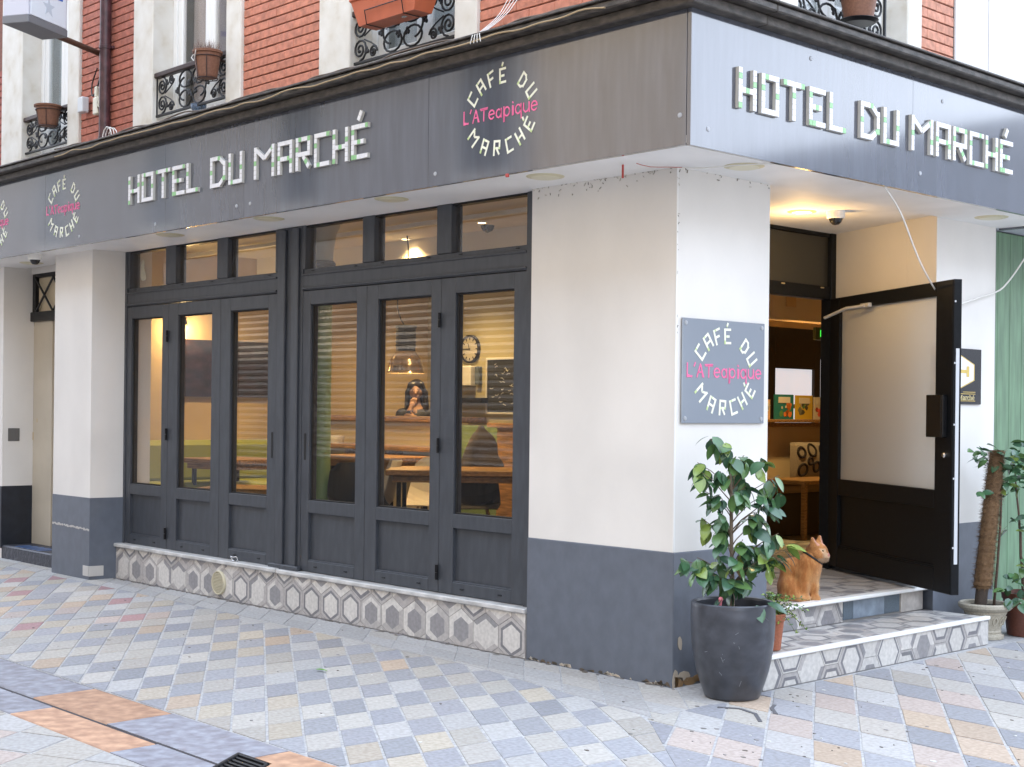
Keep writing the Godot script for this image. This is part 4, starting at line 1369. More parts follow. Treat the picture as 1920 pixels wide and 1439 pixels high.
	g.prism(hi, 0.014, 0.016)
	part(s, "emblem", g, mat("plaque_white", Color(0.75, 0.75, 0.75), 0.3))
	g = G.new()
	g.box(V(-0.16, 0.02, 0.016), V(0.16, 0.045, 0.018))
	g.box(V(0.13, -0.005, 0.016), V(0.165, 0.07, 0.0185))
	g.box(V(-0.165, -0.005, 0.016), V(-0.13, 0.07, 0.0185))
	g.box(V(-0.27, -0.115, 0.012), V(-0.12, -0.111, 0.014))
	g.box(V(0.09, -0.115, 0.012), V(0.26, -0.111, 0.014))
	g.box(V(-0.27, -0.128, 0.012), V(0.26, -0.124, 0.014))
	g.box(V(-0.27, -0.178, 0.012), V(0.26, -0.174, 0.014))
	part(s, "gold_marks", g, gold)
	var t := word("Hôtel du Marché", 0.06, 0.002, "Droid Serif", 400)
	var o := part(s, "lettering", t, mat("gold_pale", Color(0.72, 0.6, 0.3), 0.4))
	var bb := t.get_aabb()
	o.transform = Transform3D(Basis.from_scale(V(0.48 / bb.size.x, 0.036 / bb.size.y, 1)), V(0.005, -0.152, 0.0135)) * Transform3D(Basis(), V(-bb.get_center().x, -bb.get_center().y, 0))

# ---------------------------------------------------------------- neighbours and the street
func left_doorway() -> void:
	var w: Material = M["wall_white"]
	var t := thing("left_doorway", "narrow recessed doorway with beige door and dark base left of the side pier", "doorway")
	part(t, "outer_pier", bx(V(-9.9, -0.05, -0.3), V(-8.69, 2.96, 0.11), 0.005), w)
	var sk := G.new()
	sk.box(V(-9.9, 0.10, 0.108), V(-8.687, 0.72, 0.113), 0.002)
	sk.box(V(-8.692, 0.10, -0.21), V(-8.687, 0.72, 0.108), 0.002)
	part(t, "skirting", sk, mat("skirting_dark", Color(0.02, 0.024, 0.034), 0.4, tex["grime"], V(2, 2, 2)))
	part(t, "back_wall", bx(V(-8.7, 2.86, -0.5), V(-7.2, 3.0, -0.18)), w)
	part(t, "lintel_beam", bx(V(-8.72, 2.38, -0.28), V(-7.3, 2.475, -0.17), 0.006), M["black_paint"])
	var g := G.new()
	g.box(V(-8.69, 2.475, -0.26), V(-8.62, 2.86, -0.19), 0.004)
	g.box(V(-7.45, 2.475, -0.26), V(-7.38, 2.86, -0.19), 0.004)
	g.box(V(-8.62, 2.82, -0.26), V(-7.45, 2.86, -0.19), 0.004)
	part(t, "transom_frame", g, M["black_paint"])
	g = G.new()
	for i in 3:
		var x := -8.62 + i * 0.39
		g.tube([V(x, 2.48, -0.2), V(x + 0.39, 2.82, -0.2)], 0.012, 5)
		g.tube([V(x, 2.82, -0.19), V(x + 0.39, 2.48, -0.19)], 0.012, 5)
	part(t, "crossed_bars", g, M["iron"])
	part(t, "transom_pane", bx(V(-8.62, 2.475, -0.235), V(-7.45, 2.82, -0.228)), mat("lit_pane", Color(0.62, 0.52, 0.36), 0.3))
	g = G.new()
	g.box(V(-8.69, 0.13, -0.27), V(-8.27, 2.38, -0.21), 0.004)
	var door := part(t, "door", g, mat("door_beige", Color(0.56, 0.50, 0.40), 0.55, tex["soft"], V(0.8, 0.8, 0.8)))
	part(door, "inner_leaf", bx(V(-8.25, 0.13, -0.31), V(-7.3, 2.38, -0.25), 0.004), M["door_beige"])
	part(door, "keyhole_plate", bx(V(-8.60, 1.36, -0.21), V(-8.585, 1.40, -0.207), 0.001), M["brass"])
	part(door, "strike_plate", bx(V(-8.688, 1.18, -0.21), V(-8.67, 1.26, -0.206), 0.001), M["brass"])
	part(t, "letter_plate", bx(V(-8.69, 1.17, -0.07), V(-8.683, 1.30, 0.05), 0.003), mat("plate_grey", Color(0.12, 0.115, 0.11), 0.4))
	part(t, "threshold", bx(V(-9.9, -0.05, -0.4), V(-7.24, 0.13, 0.10), 0.012), mat("dark_stone", Color(0.055, 0.057, 0.075), 0.5, tex["stone"], V(2, 2, 2), tex["lumps"], 0.5))
	for i in 5:
		part(t, "blue_strip", bx(V(-8.45 + i * 0.12, 0.131, -0.08 - 0.01 * i), V(-8.39 + i * 0.12, 0.135, 0.07)), mat("blue_tile", Color(0.09, 0.16, 0.34), 0.3))
	part(t, "inner_dark", bx(V(-8.7, 0.0, -0.6), V(-7.2, 2.9, -0.5)), M["seal"])
	g = G.new()
	g.box(V(-30, 0, -11), V(-9.9, 12, 0.05))
	solo("left_neighbour", g, M["render_cream"], "plain rendered house continuing the street left of the hotel", "building")

func right_neighbours() -> void:
	var t := thing("green_shop", "neighbouring shop front of green vertical boards behind the plant pots", "shop front")
	part(t, "dark_jamb", bx(V(-0.22, 0.0, -3.70), V(-0.06, 2.93, -3.585), 0.004), mat("jamb_green", Color(0.010, 0.022, 0.020), 0.4))
	part(t, "pipe_strip", bx(V(-0.05, 0.0, -3.612), V(-0.012, 2.9, -3.584), 0.006), mat("strip_grey", Color(0.20, 0.18, 0.18), 0.6, tex["grime"], V(3, 3, 3)))
	var gm := mat("board_green", Color(0.165, 0.29, 0.165), 0.5, noise("board_fade", 71, 0.02, 0.78, 1.0, 4), V(3, 0.4, 3))
	for i in 12:
		part(t, "board", bx(V(-0.20, 0.02, -3.705 - 0.19 * (i + 1)), V(-0.15 + rnd(-0.002, 0.002), 2.93, -3.709 - 0.19 * i), 0.004), gm)
	part(t, "backing", bx(V(-0.4, 0, -6.2), V(-0.2, 2.95, -3.6)), M["seal"])
	part(t, "canopy", bx(V(-0.3, 2.94, -6.5), V(0.62, 3.10, -3.66), 0.004), mat("canopy_lilac", Color(0.55, 0.55, 0.62), 0.5))
	var g := G.new()
	g.box(V(-10, 3.1, -30), V(0.0, 11, -3.66))
	g.box(V(-10, 3.6, -3.66), V(0.0, 11, -2.972))
	g.box(V(-10, 0.0, -30), V(-0.4, 3.1, -9.6))
	var b := solo("white_neighbour", g, mat("white_render", Color(0.69, 0.69, 0.70), 0.75, tex["old_paint"], V(0.3, 0.3, 0.3)), "smooth white rendered house right of the brick storey", "building")
	part(b, "wall_edge", bx(V(-0.001, 3.60, -2.972), V(0.006, 6, -2.952), 0.002), mat("edge_grey", Color(0.34, 0.30, 0.28), 0.8))
	part(b, "pipe_joint", bx(V(0.0005, 3.60, -3.44), V(0.003, 9, -3.436)), M["edge_grey"])

func street_opposite() -> void:
	# what the panes and the signboard mirror: the far side of the street
	var t := thing("house_opposite", "beige house across the street, mirrored in the folding doors", "building")
	var wall := mat("opposite_render", Color(0.62, 0.53, 0.42), 0.85, tex["old_paint"], V(0.4, 0.4, 0.4))
	var g := G.new()
	g.box(V(-8, 3.4, 7.6), V(9, 9.5, 15))
	for e in [[-6, -5.0], [-1.5, 0.5], [4.0, 9.0]]:
		g.box(V(e[0], 0, 7.6), V(e[1], 3.4, 15))
	g.box(V(-6, 0, 8.4), V(4.0, 3.4, 15))
	part(t, "wall", g, wall)
	var t0 := t
	t = thing("shuttered_house_opposite", "grey house with a long roller shutter across the street, mirrored in the glass", "building")
	g = G.new()
	g.box(V(-34, 3.4, 7.6), V(-8.005, 10.5, 15))
	for e in [[-34, -17.4], [-8.0, -6.005]]:
		g.box(V(e[0], 0, 7.6), V(e[1], 3.4, 15))
	g.box(V(-17.4, 0, 8.4), V(-8.0, 3.4, 15))
	part(t, "wall", g, mat("opposite_grey", Color(0.28, 0.28, 0.30), 0.85, tex["old_paint"], V(0.4, 0.4, 0.4)))
	g = G.new()
	var y := 0.12
	while y < 3.35:
		for e in [[-17.3, -15.25], [-15.15, -8.1]]:
			if e[0] > -16 and y < 0.66:
				continue
			g.quad(V(e[1], y, 7.78), V(e[0], y, 7.78), V(e[0], y + 0.05, 7.73), V(e[1], y + 0.05, 7.73))
			g.quad(V(e[1], y + 0.05, 7.73), V(e[0], y + 0.05, 7.73), V(e[0], y + 0.10, 7.78), V(e[1], y + 0.10, 7.78))
		y += 0.11
	part(t, "dark_base", bx(V(-15.2, 0, 7.7), V(-8.1, 0.66, 7.85)), M["seal"])
	part(t, "roller_shutter", g, mat("shutter_metal", Color(0.66, 0.58, 0.50), 0.4, tex["grime"], V(0.6, 0.6, 0.6)))
	var t1 := t
	t = t0
	g = G.new()
	for e in [[-5.0, -1.5], [0.5, 4.0]]:
		g.box(V(e[0], 0.0, 7.7), V(e[1], 0.7, 7.8))
		for x in [e[0], (e[0] + e[1]) / 2 - 0.05, e[1] - 0.1]:
			g.box(V(x, 0.7, 7.7), V(x + 0.1, 3.4, 7.8))
	part(t, "shop_frame", g, M["door_paint"])
	for i in 9:
		var x := -31.0 + i * 4.3
		var win := part(t if x > -6 else t1, "window", bx(V(x, 4.6, 7.55), V(x + 1.3, 6.8, 7.595)), M["frame_white"])
		part(win, "pane", bx(V(x + 0.1, 4.7, 7.535), V(x + 1.2, 6.7, 7.548)), mat("dark_pane", Color(0.03, 0.04, 0.05), 0.05))
	part(t, "cornice", bx(V(-8, 9.5, 7.4), V(9.1, 9.8, 15.1)), wall)
	t = thing("house_down_the_street", "grey house far down the right hand street, mirrored in the signboard", "building")
	part(t, "wall", bx(V(9.5, 0, -52), V(18, 7.6, -21)), mat("far_render", Color(0.42, 0.44, 0.48), 0.85, tex["old_paint"], V(0.3, 0.3, 0.3)))
	for i in 8:
		for k in 2:
			part(t, "window", bx(V(9.46, 1.6 + 3.2 * k, -22.5 - 3.4 * i), V(9.498, 3.6 + 3.2 * k, -21.3 - 3.4 * i)), M["dark_pane"])
	t = thing("house_across_the_square", "pale house across the crossing, mirrored in the cafe sign", "building")
	part(t, "wall", bx(V(17, 0, -14), V(26, 11, 8)), mat("square_render", Color(0.33, 0.34, 0.36), 0.85, tex["old_paint"], V(0.3, 0.3, 0.3)))
	for i in 5:
		for k in 3:
			part(t, "window", bx(V(16.96, 1.2 + 2.9 * k, -7.5 + 3.2 * i), V(16.998, 3.0 + 2.9 * k, -6.3 + 3.2 * i)), M["dark_pane"])

# ---------------------------------------------------------------- rooms behind the glass
func ceiling_spot(at: Vector3, energy: float, angle: float, label: String) -> void:
	var t := thing("ceiling_spot", label, "ceiling light", at, 0, "small ceiling lights of the cafe")
	var g := G.new()
	g.lathe([V2(0.035, -0.012), V2(0.05, -0.008), V2(0.052, 0.0)], 16)
	part(t, "rim", g, M["frame_white"])
	g = G.new()
	g.lathe([V2(0, -0.009), V2(0.035, -0.009), V2(0.036, -0.004)], 16)
	part(t, "lamp_bulb", g, glow("bulb_warm", Color(1.0, 0.85, 0.6), 12.0))
	var l := SpotLight3D.new()
	l.name = "spot_light"
	l.light_color = Color(1.0, 0.84, 0.57)
	l.light_energy = energy
	l.light_size = 0.05
	l.spot_angle = angle
	l.spot_range = 15
	l.spot_attenuation = 2
	l.shadow_enabled = true
	t.add_child(l)
	l.position = V(0, -0.03, 0)
	l.rotation.x = -PI / 2

func chair(at: Vector3, turn: float, c: Color, label: String) -> void:
	var t := thing("shell_chair", label, "chair", at, turn, "shell chairs at the cafe tables")
	var g := G.new()
	g.col = c
	var prof := [V2(0.23, 0.425), V2(0.15, 0.44), V2(0.0, 0.425), V2(-0.13, 0.43), V2(-0.19, 0.50), V2(-0.215, 0.62), V2(-0.24, 0.76), V2(-0.26, 0.83)]
	var halfw := [0.20, 0.23, 0.24, 0.24, 0.235, 0.225, 0.20, 0.13]
	var up := [0.0, 0.02, 0.05, 0.09, 0.08, 0.04, 0.01, 0.0]
	var grid := []
	for layer in [0.0, 0.008]:
		var rows := []
		for i in prof.size():
			var row := []
			for k in 9:
				var s := (k - 4) / 4.0
				var wrap: float = (0.0 if i < 3 else 0.09) * s * s
				row.append(V(s * halfw[i], prof[i].y + up[i] * s * s - layer, prof[i].x + wrap - (layer if i > 3 else 0.0)))
			rows.append(row)
		grid.append(rows)
	for layer in 2:
		for i in prof.size() - 1:
			for k in 8:
				var a = grid[layer]
				g.quad(a[i][k], a[i][k + 1], a[i + 1][k + 1], a[i + 1][k])
	for i in prof.size() - 1:
		for k in [0, 8]:
			g.quad(grid[0][i][k], grid[1][i][k], grid[1][i + 1][k], grid[0][i + 1][k])
	for k in 8:
		for i in [0, prof.size() - 1]:
			g.quad(grid[0][i][k], grid[1][i][k], grid[1][i][k + 1], grid[0][i][k + 1])
	part(t, "shell", g, tinted("plastic_any", 0.4))
	for sx in [-1, 1]:
		for sz in [-1, 1]:
			var l := G.new()
			l.tube([V(sx * 0.12, 0.42, sz * 0.10), V(sx * 0.22, 0.0, sz * 0.22)], [0.011, 0.008], 7)
			part(t, "leg", l, M["wood"])
	var br := G.new()
	for e in [[-1, -1, 1, 1], [-1, 1, 1, -1], [1, -1, 1, 1], [-1, -1, -1, 1]]:
		br.tube([V(e[0] * 0.13, 0.38, e[1] * 0.11), V(e[2] * 0.17, 0.20, e[3] * 0.16)], 0.005, 5)
	part(t, "wire_brace", br, M["iron"])

func table(at: Vector3, turn: float, sx: float, sz: float, h: float, label: String) -> void:
	var t := thing("cafe_table", label, "table", at, turn)
	var n := maxi(2, int(sz / 0.14))
	for i in n:
		part(t, "plank", bx(V(-sx / 2 + rnd(-0.002, 0.002), h - 0.045, -sz / 2 + sz * i / n + 0.001), V(sx / 2, h, -sz / 2 + sz * (i + 1) / n - 0.001), 0.004), M["wood"])
	part(t, "apron", bx(V(-sx / 2 + 0.05, h - 0.10, -sz / 2 + 0.05), V(sx / 2 - 0.05, h - 0.047, sz / 2 - 0.05), 0.003), M["wood"])
	for x in [-1, 1]:
		for z in [-1, 1]:
			part(t, "leg", bx(V(x * (sx / 2 - 0.10) - 0.018, 0, z * (sz / 2 - 0.10) - 0.018), V(x * (sx / 2 - 0.10) + 0.018, h - 0.10, z * (sz / 2 - 0.10) + 0.018), 0.003), M["black_paint"])

func interior() -> void:
	var wall: Material = M["plaster_beige"]
	var room := struct("cafe_room_walls")
	part(room, "left_wall", bx(V(-7.75, 0.2, -4.7), V(-7.6, 3.2, -0.3)), wall)
	part(room, "back_wall", bx(V(-7.6, 0.2, -4.65), V(-3.45, 3.2, -4.5)), mat("plaster_olive", Color(0.52, 0.47, 0.30), 0.85, tex["soft"], V(0.6, 0.6, 0.6)))
	var sw := G.new()
	for w in [[V2(-1.24, -0.87), V2(-1.24, -1.25), V2(-1.36, -1.20), V2(-1.36, -0.87)], [V2(-1.24, -1.25), V2(-3.5, -3.65), V2(-3.62, -3.60), V2(-1.36, -1.20)], [V2(-3.5, -3.65), V2(-3.5, -4.5), V2(-3.62, -4.5), V2(-3.62, -3.60)]]:
		raise(sw, PackedVector2Array(w), 0.2, 3.2, 0.0)
	part(room, "side_wall", sw, wall)
	part(room, "bulkhead", bx(V(-7.6, 2.86, -2.3), V(-1.18, 3.2, -2.15), 0.004), M["ceiling"])
	part(room, "ceiling_trim", bx(V(-7.6, 3.03, -1.3), V(-1.18, 3.07, -1.25), 0.006), M["frame_white"])
	var fl := struct("cafe_floor")
	part(fl, "floor_slab", bx(V(-7.7, 0.1, -4.6), V(-1.1, 0.28, -0.2)), mat("floor_dark", Color(0.16, 0.13, 0.10), 0.4, tex["stone"], V(1, 1, 1)))
	var ce := struct("cafe_ceiling")
	part(ce, "ceiling_board", bx(V(-7.7, 3.1, -4.6), V(-1.1, 3.19, -0.36)), M["ceiling"])
	# green column with a flared head
	var t := thing("green_column", "slim green column with a flared white head behind the fourth folding door", "column", V(-4.03, 0.28, -0.46))
	var g := G.new()
	g.lathe([V2(0.075, 0), V2(0.075, 2.36)], 20)
	part(t, "shaft", g, mat("column_green", Color(0.24, 0.34, 0.13), 0.5))
	g = G.new()
	g.lathe([V2(0.075, 2.36), V2(0.097, 2.37), V2(0.1, 2.40), V2(0.085, 2.42)], 20)
	part(t, "collar", g, M["iron_brown"])
	g = G.new()
	g.lathe([V2(0.08, 2.42), V2(0.085, 2.52), V2(0.105, 2.64), V2(0.15, 2.72), V2(0.155, 2.80), V2(0.15, 2.82)], 20)
	part(t, "capital", g, mat("column_white", Color(0.5, 0.5, 0.44), 0.6))
	# counter
	t = thing("bar_counter", "long cafe counter with thick wooden top and beige front", "counter")
	part(t, "front", bx(V(-7.55, 0.28, -2.95), V(-5.10, 1.41, -2.80), 0.005), mat("counter_beige", Color(0.50, 0.42, 0.28), 0.5))
	part(t, "front", bx(V(-5.09, 0.28, -2.95), V(-4.5, 1.39, -2.80), 0.005), mat("counter_green", Color(0.14, 0.21, 0.085), 0.4))
	part(t, "top_board", bx(V(-7.58, 1.41, -3.2), V(-5.12, 1.465, -2.72), 0.006), M["wood"])
	part(t, "lower_ledge", bx(V(-7.58, 1.13, -2.79), V(-5.15, 1.175, -2.5), 0.006), M["wood"])
	for x in [-7.3, -6.6, -5.95]:
		part(t, "bracket", bx(V(x, 0.95, -2.79), V(x + 0.04, 1.129, -2.58), 0.004), M["wood"])
	t = thing("wooden_stand", "small wooden stand with a slanted frame at the right end of the counter", "stand", V(-4.25, 0.28, -2.75))
	part(t, "post", bx(V(-0.12, 0, -0.1), V(0.12, 1.1, 0.1), 0.004), M["wood"])
	part(t, "board", bx(V(-0.2, 1.1, -0.15), V(0.2, 1.14, 0.15), 0.004), M["wood"])
	for k in 2:
		g = G.new()
		g.lathe([V2(0, 0), V2(0.05, 0), V2(0.058, 0.035), V2(0.06, 0.06), V2(0.054, 0.06), V2(0.045, 0.01), V2(0, 0.01)], 16)
		var c := solo("white_bowl" if k == 0 else "white_cup", g, M["frame_white"], "small white bowl on the lower ledge of the counter, left" if k == 0 else "white cup beside the small bowl on the counter ledge", "bowl" if k == 0 else "cup")
		c.position = V(-6.95 + k * 0.17, 1.176, -2.62)
		c.scale = Vector3.ONE * (1.0 + 0.3 * k)
	# things on the walls
	t = thing("wall_clock", "round wall clock with pale face and black rim behind the rightmost door", "clock", V(-6.83, 2.22, -4.497))
	g = G.new()
	g.xf = Transform3D(Basis(Vector3.RIGHT, PI / 2), Vector3.ZERO)
	g.lathe([V2(0, 0.02), V2(0.14, 0.02)], 28)
	part(t, "face", g, mat("clock_face", Color(0.55, 0.52, 0.45), 0.6))
	g = G.new()
	g.xf = Transform3D(Basis(Vector3.RIGHT, PI / 2), Vector3.ZERO)
	g.lathe([V2(0.138, 0.02), V2(0.14, 0.035), V2(0.158, 0.035), V2(0.16, 0)], 28)
	part(t, "rim", g, M["black_paint"])
	g = G.new()
	for i in 12:
		g.xf = Transform3D(Basis(Vector3(0, 0, 1), TAU * i / 12), Vector3.ZERO)
		g.box(V(-0.006, 0.10, 0.021), V(0.006, 0.13, 0.024))
	part(t, "hour_marks", g, M["black_paint"])
	g = G.new()
	g.box(V(-0.09, -0.005, 0.025), V(0.012, 0.005, 0.028))
	g.xf = Transform3D(Basis(Vector3(0, 0, 1), 0.35), Vector3.ZERO)
	g.box(V(-0.004, -0.01, 0.029), V(0.004, 0.07, 0.031))
	part(t, "hands", g, M["black_paint"])
	t = thing("menu_board", "white framed black menu board with chalk scribbles behind the rightmost door", "menu board", V(-6.30, 1.84, -4.497))
	part(t, "board", bx(V(-0.235, -0.33, 0), V(0.235, 0.25, 0.012)), mat("chalk_black", Color(0.02, 0.022, 0.024), 0.7))
	g = G.new()
	for e in [[-0.255, -0.35, 0.255, -0.33], [-0.255, 0.25, 0.255, 0.275], [-0.255, -0.33, -0.235, 0.25], [0.235, -0.33, 0.255, 0.25]]:
		g.box(V(e[0], e[1], 0), V(e[2], e[3], 0.025), 0.003)
	part(t, "frame", g, M["frame_white"])
	g = G.new()
	for i in 26:
		var p := V(rnd(-0.2, 0.17), rnd(-0.25, 0.2), 0.014)
		g.tube([p, p + V(rnd(0.01, 0.03), rnd(-0.02, 0.02), 0), p + V(rnd(0.03, 0.06), rnd(-0.02, 0.02), 0)], 0.003, 4)
	part(t, "chalk_marks", g, M["frame_white"])
	t = thing("white_wall_unit", "small white box unit on the back wall below the clock", "wall unit", V(-6.85, 1.92, -4.497))
	part(t, "case", bx(V(-0.14, -0.12, 0), V(0.12, 0.11, 0.10), 0.012), M["frame_white"])
	part(t, "side_panel", bx(V(0.14, -0.10, 0), V(0.21, 0.10, 0.05), 0.004), mat("blue_grey", Color(0.10, 0.13, 0.17), 0.5))
	t = thing("dark_shelf", "dark narrow shelf on the back wall above the green panel", "shelf", V(-6.8, 1.64, -4.497))
	part(t, "board", bx(V(-0.2, -0.03, 0), V(0.28, 0.03, 0.12), 0.003), M["black_paint"])
	t = thing("dark_picture", "large dark maroon picture on the left wall above the green bench", "picture", V(-7.597, 1.93, -1.78))
	part(t, "canvas", bx(V(0, -0.29, -0.52), V(0.04, 0.29, 0.52), 0.003), mat("maroon_print", Color(0.045, 0.018, 0.020), 0.5, noise("swirl", 77, 0.012, 0.25, 1.0, 3, Color(1, 0.7, 0.75)), V(1.6, 3.0, 1.6)))
	t = thing("fire_sign", "small red fire extinguisher sign on the left wall", "sign", V(-7.597, 1.49, -2.42))
	part(t, "plate", bx(V(0, -0.08, -0.07), V(0.006, 0.08, 0.07)), mat("sign_red", Color(0.45, 0.02, 0.02), 0.4))
	part(t, "pictogram", bx(V(0.006, -0.05, 0.01), V(0.008, 0.05, 0.04)), M["frame_white"])
	t = thing("brown_cupboard", "tall brown cupboard on the left wall behind the green column", "cupboard", V(-7.6, 0.28, -2.72))
	part(t, "case", bx(V(0, 0, -0.1), V(0.28, 2.1, 0.18), 0.004), mat("cupboard_brown", Color(0.10, 0.06, 0.035), 0.5))
	# bench on the left
	t = thing("green_bench", "long green padded bench along the left wall of the cafe", "bench", V(-7.58, 0.28, -1.4))
	part(t, "base", bx(V(0, 0, -1.2), V(0.55, 0.40, 1.0), 0.01), mat("bench_green", Color(0.14, 0.20, 0.035), 0.6))
	part(t, "seat", bx(V(0, 0.40, -1.2), V(0.6, 0.52, 1.0), 0.04), mat("bench_lime", Color(0.24, 0.27, 0.03), 0.55))
	part(t, "backrest", bx(V(0, 0.5, -1.2), V(0.16, 0.92, 1.0), 0.05), M["bench_lime"])
	table(V(-6.75, 0.28, -1.35), 0.05, 0.75, 0.7, 0.76, "small square wooden table in front of the green bench")
	table(V(-5.25, 0.28, -0.72), 0.55, 0.95, 0.6, 0.57, "low wooden table just behind the third folding door")
	table(V(-3.52, 0.28, -1.70), 0.8184, 1.5, 0.8, 0.775, "wooden table with black legs behind the two rightmost doors")
	table(V(-5.35, 0.28, -2.05), 0.0, 1.1, 0.6, 0.82, "wooden table in front of the counter, behind the green column")
	chair(V(-3.72, 0.28, -0.62), 1.3, Color(0.022, 0.02, 0.02), "black shell chair behind the fourth folding door, beside the green column")
	chair(V(-3.55, 0.28, -0.80), 2.6, Color(0.022, 0.02, 0.02), "black shell chair with its back to the fifth folding door, at the table corner")
	chair(V(-1.52, 0.28, -0.62), 3.9, Color(0.022, 0.02, 0.02), "black shell chair at the lower right corner of the rightmost door")
	chair(V(-4.45, 0.28, -1.98), 0.7, Color(0.62, 0.60, 0.56), "white shell chair on the far side of the near wooden table")
	chair(V(-4.35, 0.28, -1.2), -0.6, Color(0.42, 0.40, 0.37), "grey shell chair between the two wooden tables")
	chair(V(-3.05, 0.28, -2.10), -0.3, Color(0.45, 0.36, 0.26), "beige shell chair behind the dark coat")
	g = G.new()
	body(g, [[V(0, 0, 0), 0.13, V(0.02, 0.16, 0), 0.10], [V(0.0, 0.16, 0), 0.09, V(0.01, 0.30, 0.02), 0.025], [V(-0.12, 0.02, 0), 0.08, V(0.12, 0.0, 0), 0.09], [V(-0.08, 0.1, 0.02), 0.06, V(-0.03, 0.2, 0.0), 0.05]], 0.018, 0.06, func(_p, _n): return Color(0.055, 0.04, 0.028))
	var coat := solo("dark_coat", g, M["fabric_any"], "dark brown coat heaped over a chair back beyond the near table", "coat")
	coat.position = V(-3.98, 1.04, -2.12)
	coat.scale = Vector3.ONE * 1.15
	chair(V(-3.98, 0.28, -2.02), 0.9, Color(0.05, 0.045, 0.04), "dark chair on the far side of the table, half hidden under the brown coat")
	# industrial pendant lamp
	t = thing("pendant_lamp", "industrial pendant lamp with clear copper toned bell and black cap", "pendant lamp", V(-4.82, 1.86, -1.94))
	g = G.new()
	g.lathe([V2(0.175, 0.0), V2(0.165, 0.02), V2(0.155, 0.07), V2(0.135, 0.13), V2(0.10, 0.18), V2(0.085, 0.20)], 28)
	var shade := mat("shade_copper", Color(0.78, 0.62, 0.46), 0.18)
	shade.metallic = 0.85
	part(t, "bell", g, shade)
	g = G.new()
	g.lathe([V2(0.088, 0.20), V2(0.09, 0.40), V2(0.10, 0.41), V2(0.10, 0.43), V2(0.02, 0.44), V2(0, 0.44)], 20)
	part(t, "cap", g, M["black_paint"])
	for i in 4:
		g = G.new()
		g.lathe([V2(0.0895, 0.24 + i * 0.035), V2(0.0955, 0.25 + i * 0.035), V2(0.0895, 0.26 + i * 0.035)], 20)
		part(t, "cooling_rib", g, M["iron"])
	g = G.new()
	var pts := []
	for i in 17:
		var q := i / 16.0
		pts.append(V(0.09 * sin(q * PI * 1.6 + 0.3) * (1 - q) * -1.2 - 0.0, 0.44 + q * 0.80, 0.06 * sin(q * 4.0) * (1 - q)))
	g.tube(pts, 0.006, 6)
	part(t, "cable", g, M["iron"])
	g = G.new()
	g.ball(V(0, 0.09, 0), Vector3.ONE * 0.04, 12, 8)
	part(t, "lamp_bulb", g, glow("bulb_copper", Color(1.0, 0.72, 0.38), 5.0))
	var l := OmniLight3D.new()
	l.name = "bulb_light"
	l.light_color = Color(1.0, 0.84, 0.57)
	l.light_energy = 0.5
	l.light_size = 0.04
	l.omni_range = 12
	l.omni_attenuation = 2
	l.shadow_enabled = true
	t.add_child(l)
	l.position = V(0, 0.09, 0)
	ceiling_spot(V(-4.98, 3.1, -2.05), 2.17, 65, "small ceiling light above the hanging lamp")
	ceiling_spot(V(-3.6, 3.1, -1.75), 1.90, 65, "small ceiling light at the top of the rightmost door")
	ceiling_spot(V(-6.6, 3.1, -1.5), 2.70, 65, "small ceiling light above the green bench")
	ceiling_spot(V(-6.5, 3.1, -3.75), 2.70, 65, "small ceiling light above the woman at the counter")
	ceiling_spot(V(-2.4, 3.1, -1.2), 1.35, 60, "small ceiling light above the near wooden table")
	t = thing("wall_spot", "bright wall spot lamp above the dark picture on the left wall", "wall lamp", V(-7.5, 2.42, -1.22))
	part(t, "arm", bx(V(-0.1, -0.01, -0.01), V(0.06, 0.01, 0.01), 0.003), M["black_paint"])
	g = G.new()
	g.lathe([V2(0.055, -0.06), V2(0.05, -0.03), V2(0.025, 0.02), V2(0, 0.025)], 16)
	g.xf = Transform3D(Basis(), V(0.06, 0, 0))
	part(t, "lamp_shade", g, M["iron_brown"])
	g = G.new()
	g.ball(V(0.0, -0.045, 0), V(0.035, 0.02, 0.035), 10, 6)
	part(t, "lamp_bulb", g, glow("bulb_spot", Color(1.0, 0.8, 0.5), 7.0))
	l = OmniLight3D.new()
	l.name = "bulb_light"
	l.light_color = Color(1.0, 0.84, 0.57)
	l.light_energy = 0.3
	l.light_size = 0.04
	l.omni_range = 10
	l.omni_attenuation = 2
	l.shadow_enabled = true
	t.add_child(l)
	l.position = V(0.03, -0.1, 0)
	t = thing("ceiling_dome_sensor", "dark dome sensor on the cafe ceiling behind the rightmost door", "sensor", V(-3.75, 3.1, -1.95))
	g = G.new()
	g.lathe([V2(0, -0.06), V2(0.04, -0.045), V2(0.055, -0.02), V2(0.06, 0)], 16)
	part(t, "dome", g, M["dome_black"])
	# hall behind the entrance
	var hall := struct("entrance_hall_walls")
	part(hall, "half_wall", bx(V(-3.72, 0.2, -9.0), V(-3.6, 1.40, -4.5)), wall)
	part(hall, "back_wall", bx(V(-5.05, 0.2, -9.3), V(-4.9, 3.2, -4.65)), wall)
	part(hall, "end_wall", bx(V(-5.05, 0.2, -9.45), V(-1.0, 3.2, -9.3)), wall)
	part(hall, "right_wall", bx(V(-1.3, 0.2, -9.3), V(-1.16, 3.2, -3.33)), wall)
	part(hall, "bulkhead", bx(V(-4.2, 2.55, -9.3), V(-4.0, 3.0, -4.65), 0.004), M["ceiling"])
	var hf := struct("entrance_hall_floor")
	part(hf, "floor_slab", bx(V(-4.95, 0.1, -9.4), V(-1.15, 0.3435, -2.6)), mat("hall_floor", Color(0.30, 0.26, 0.20), 0.35, tex["stone"], V(2, 2, 2)))
	part(hf, "floor_slab", bx(V(-1.149, 0.1, -3.2), V(-1.1, 0.343, -0.9)), M["grout"])
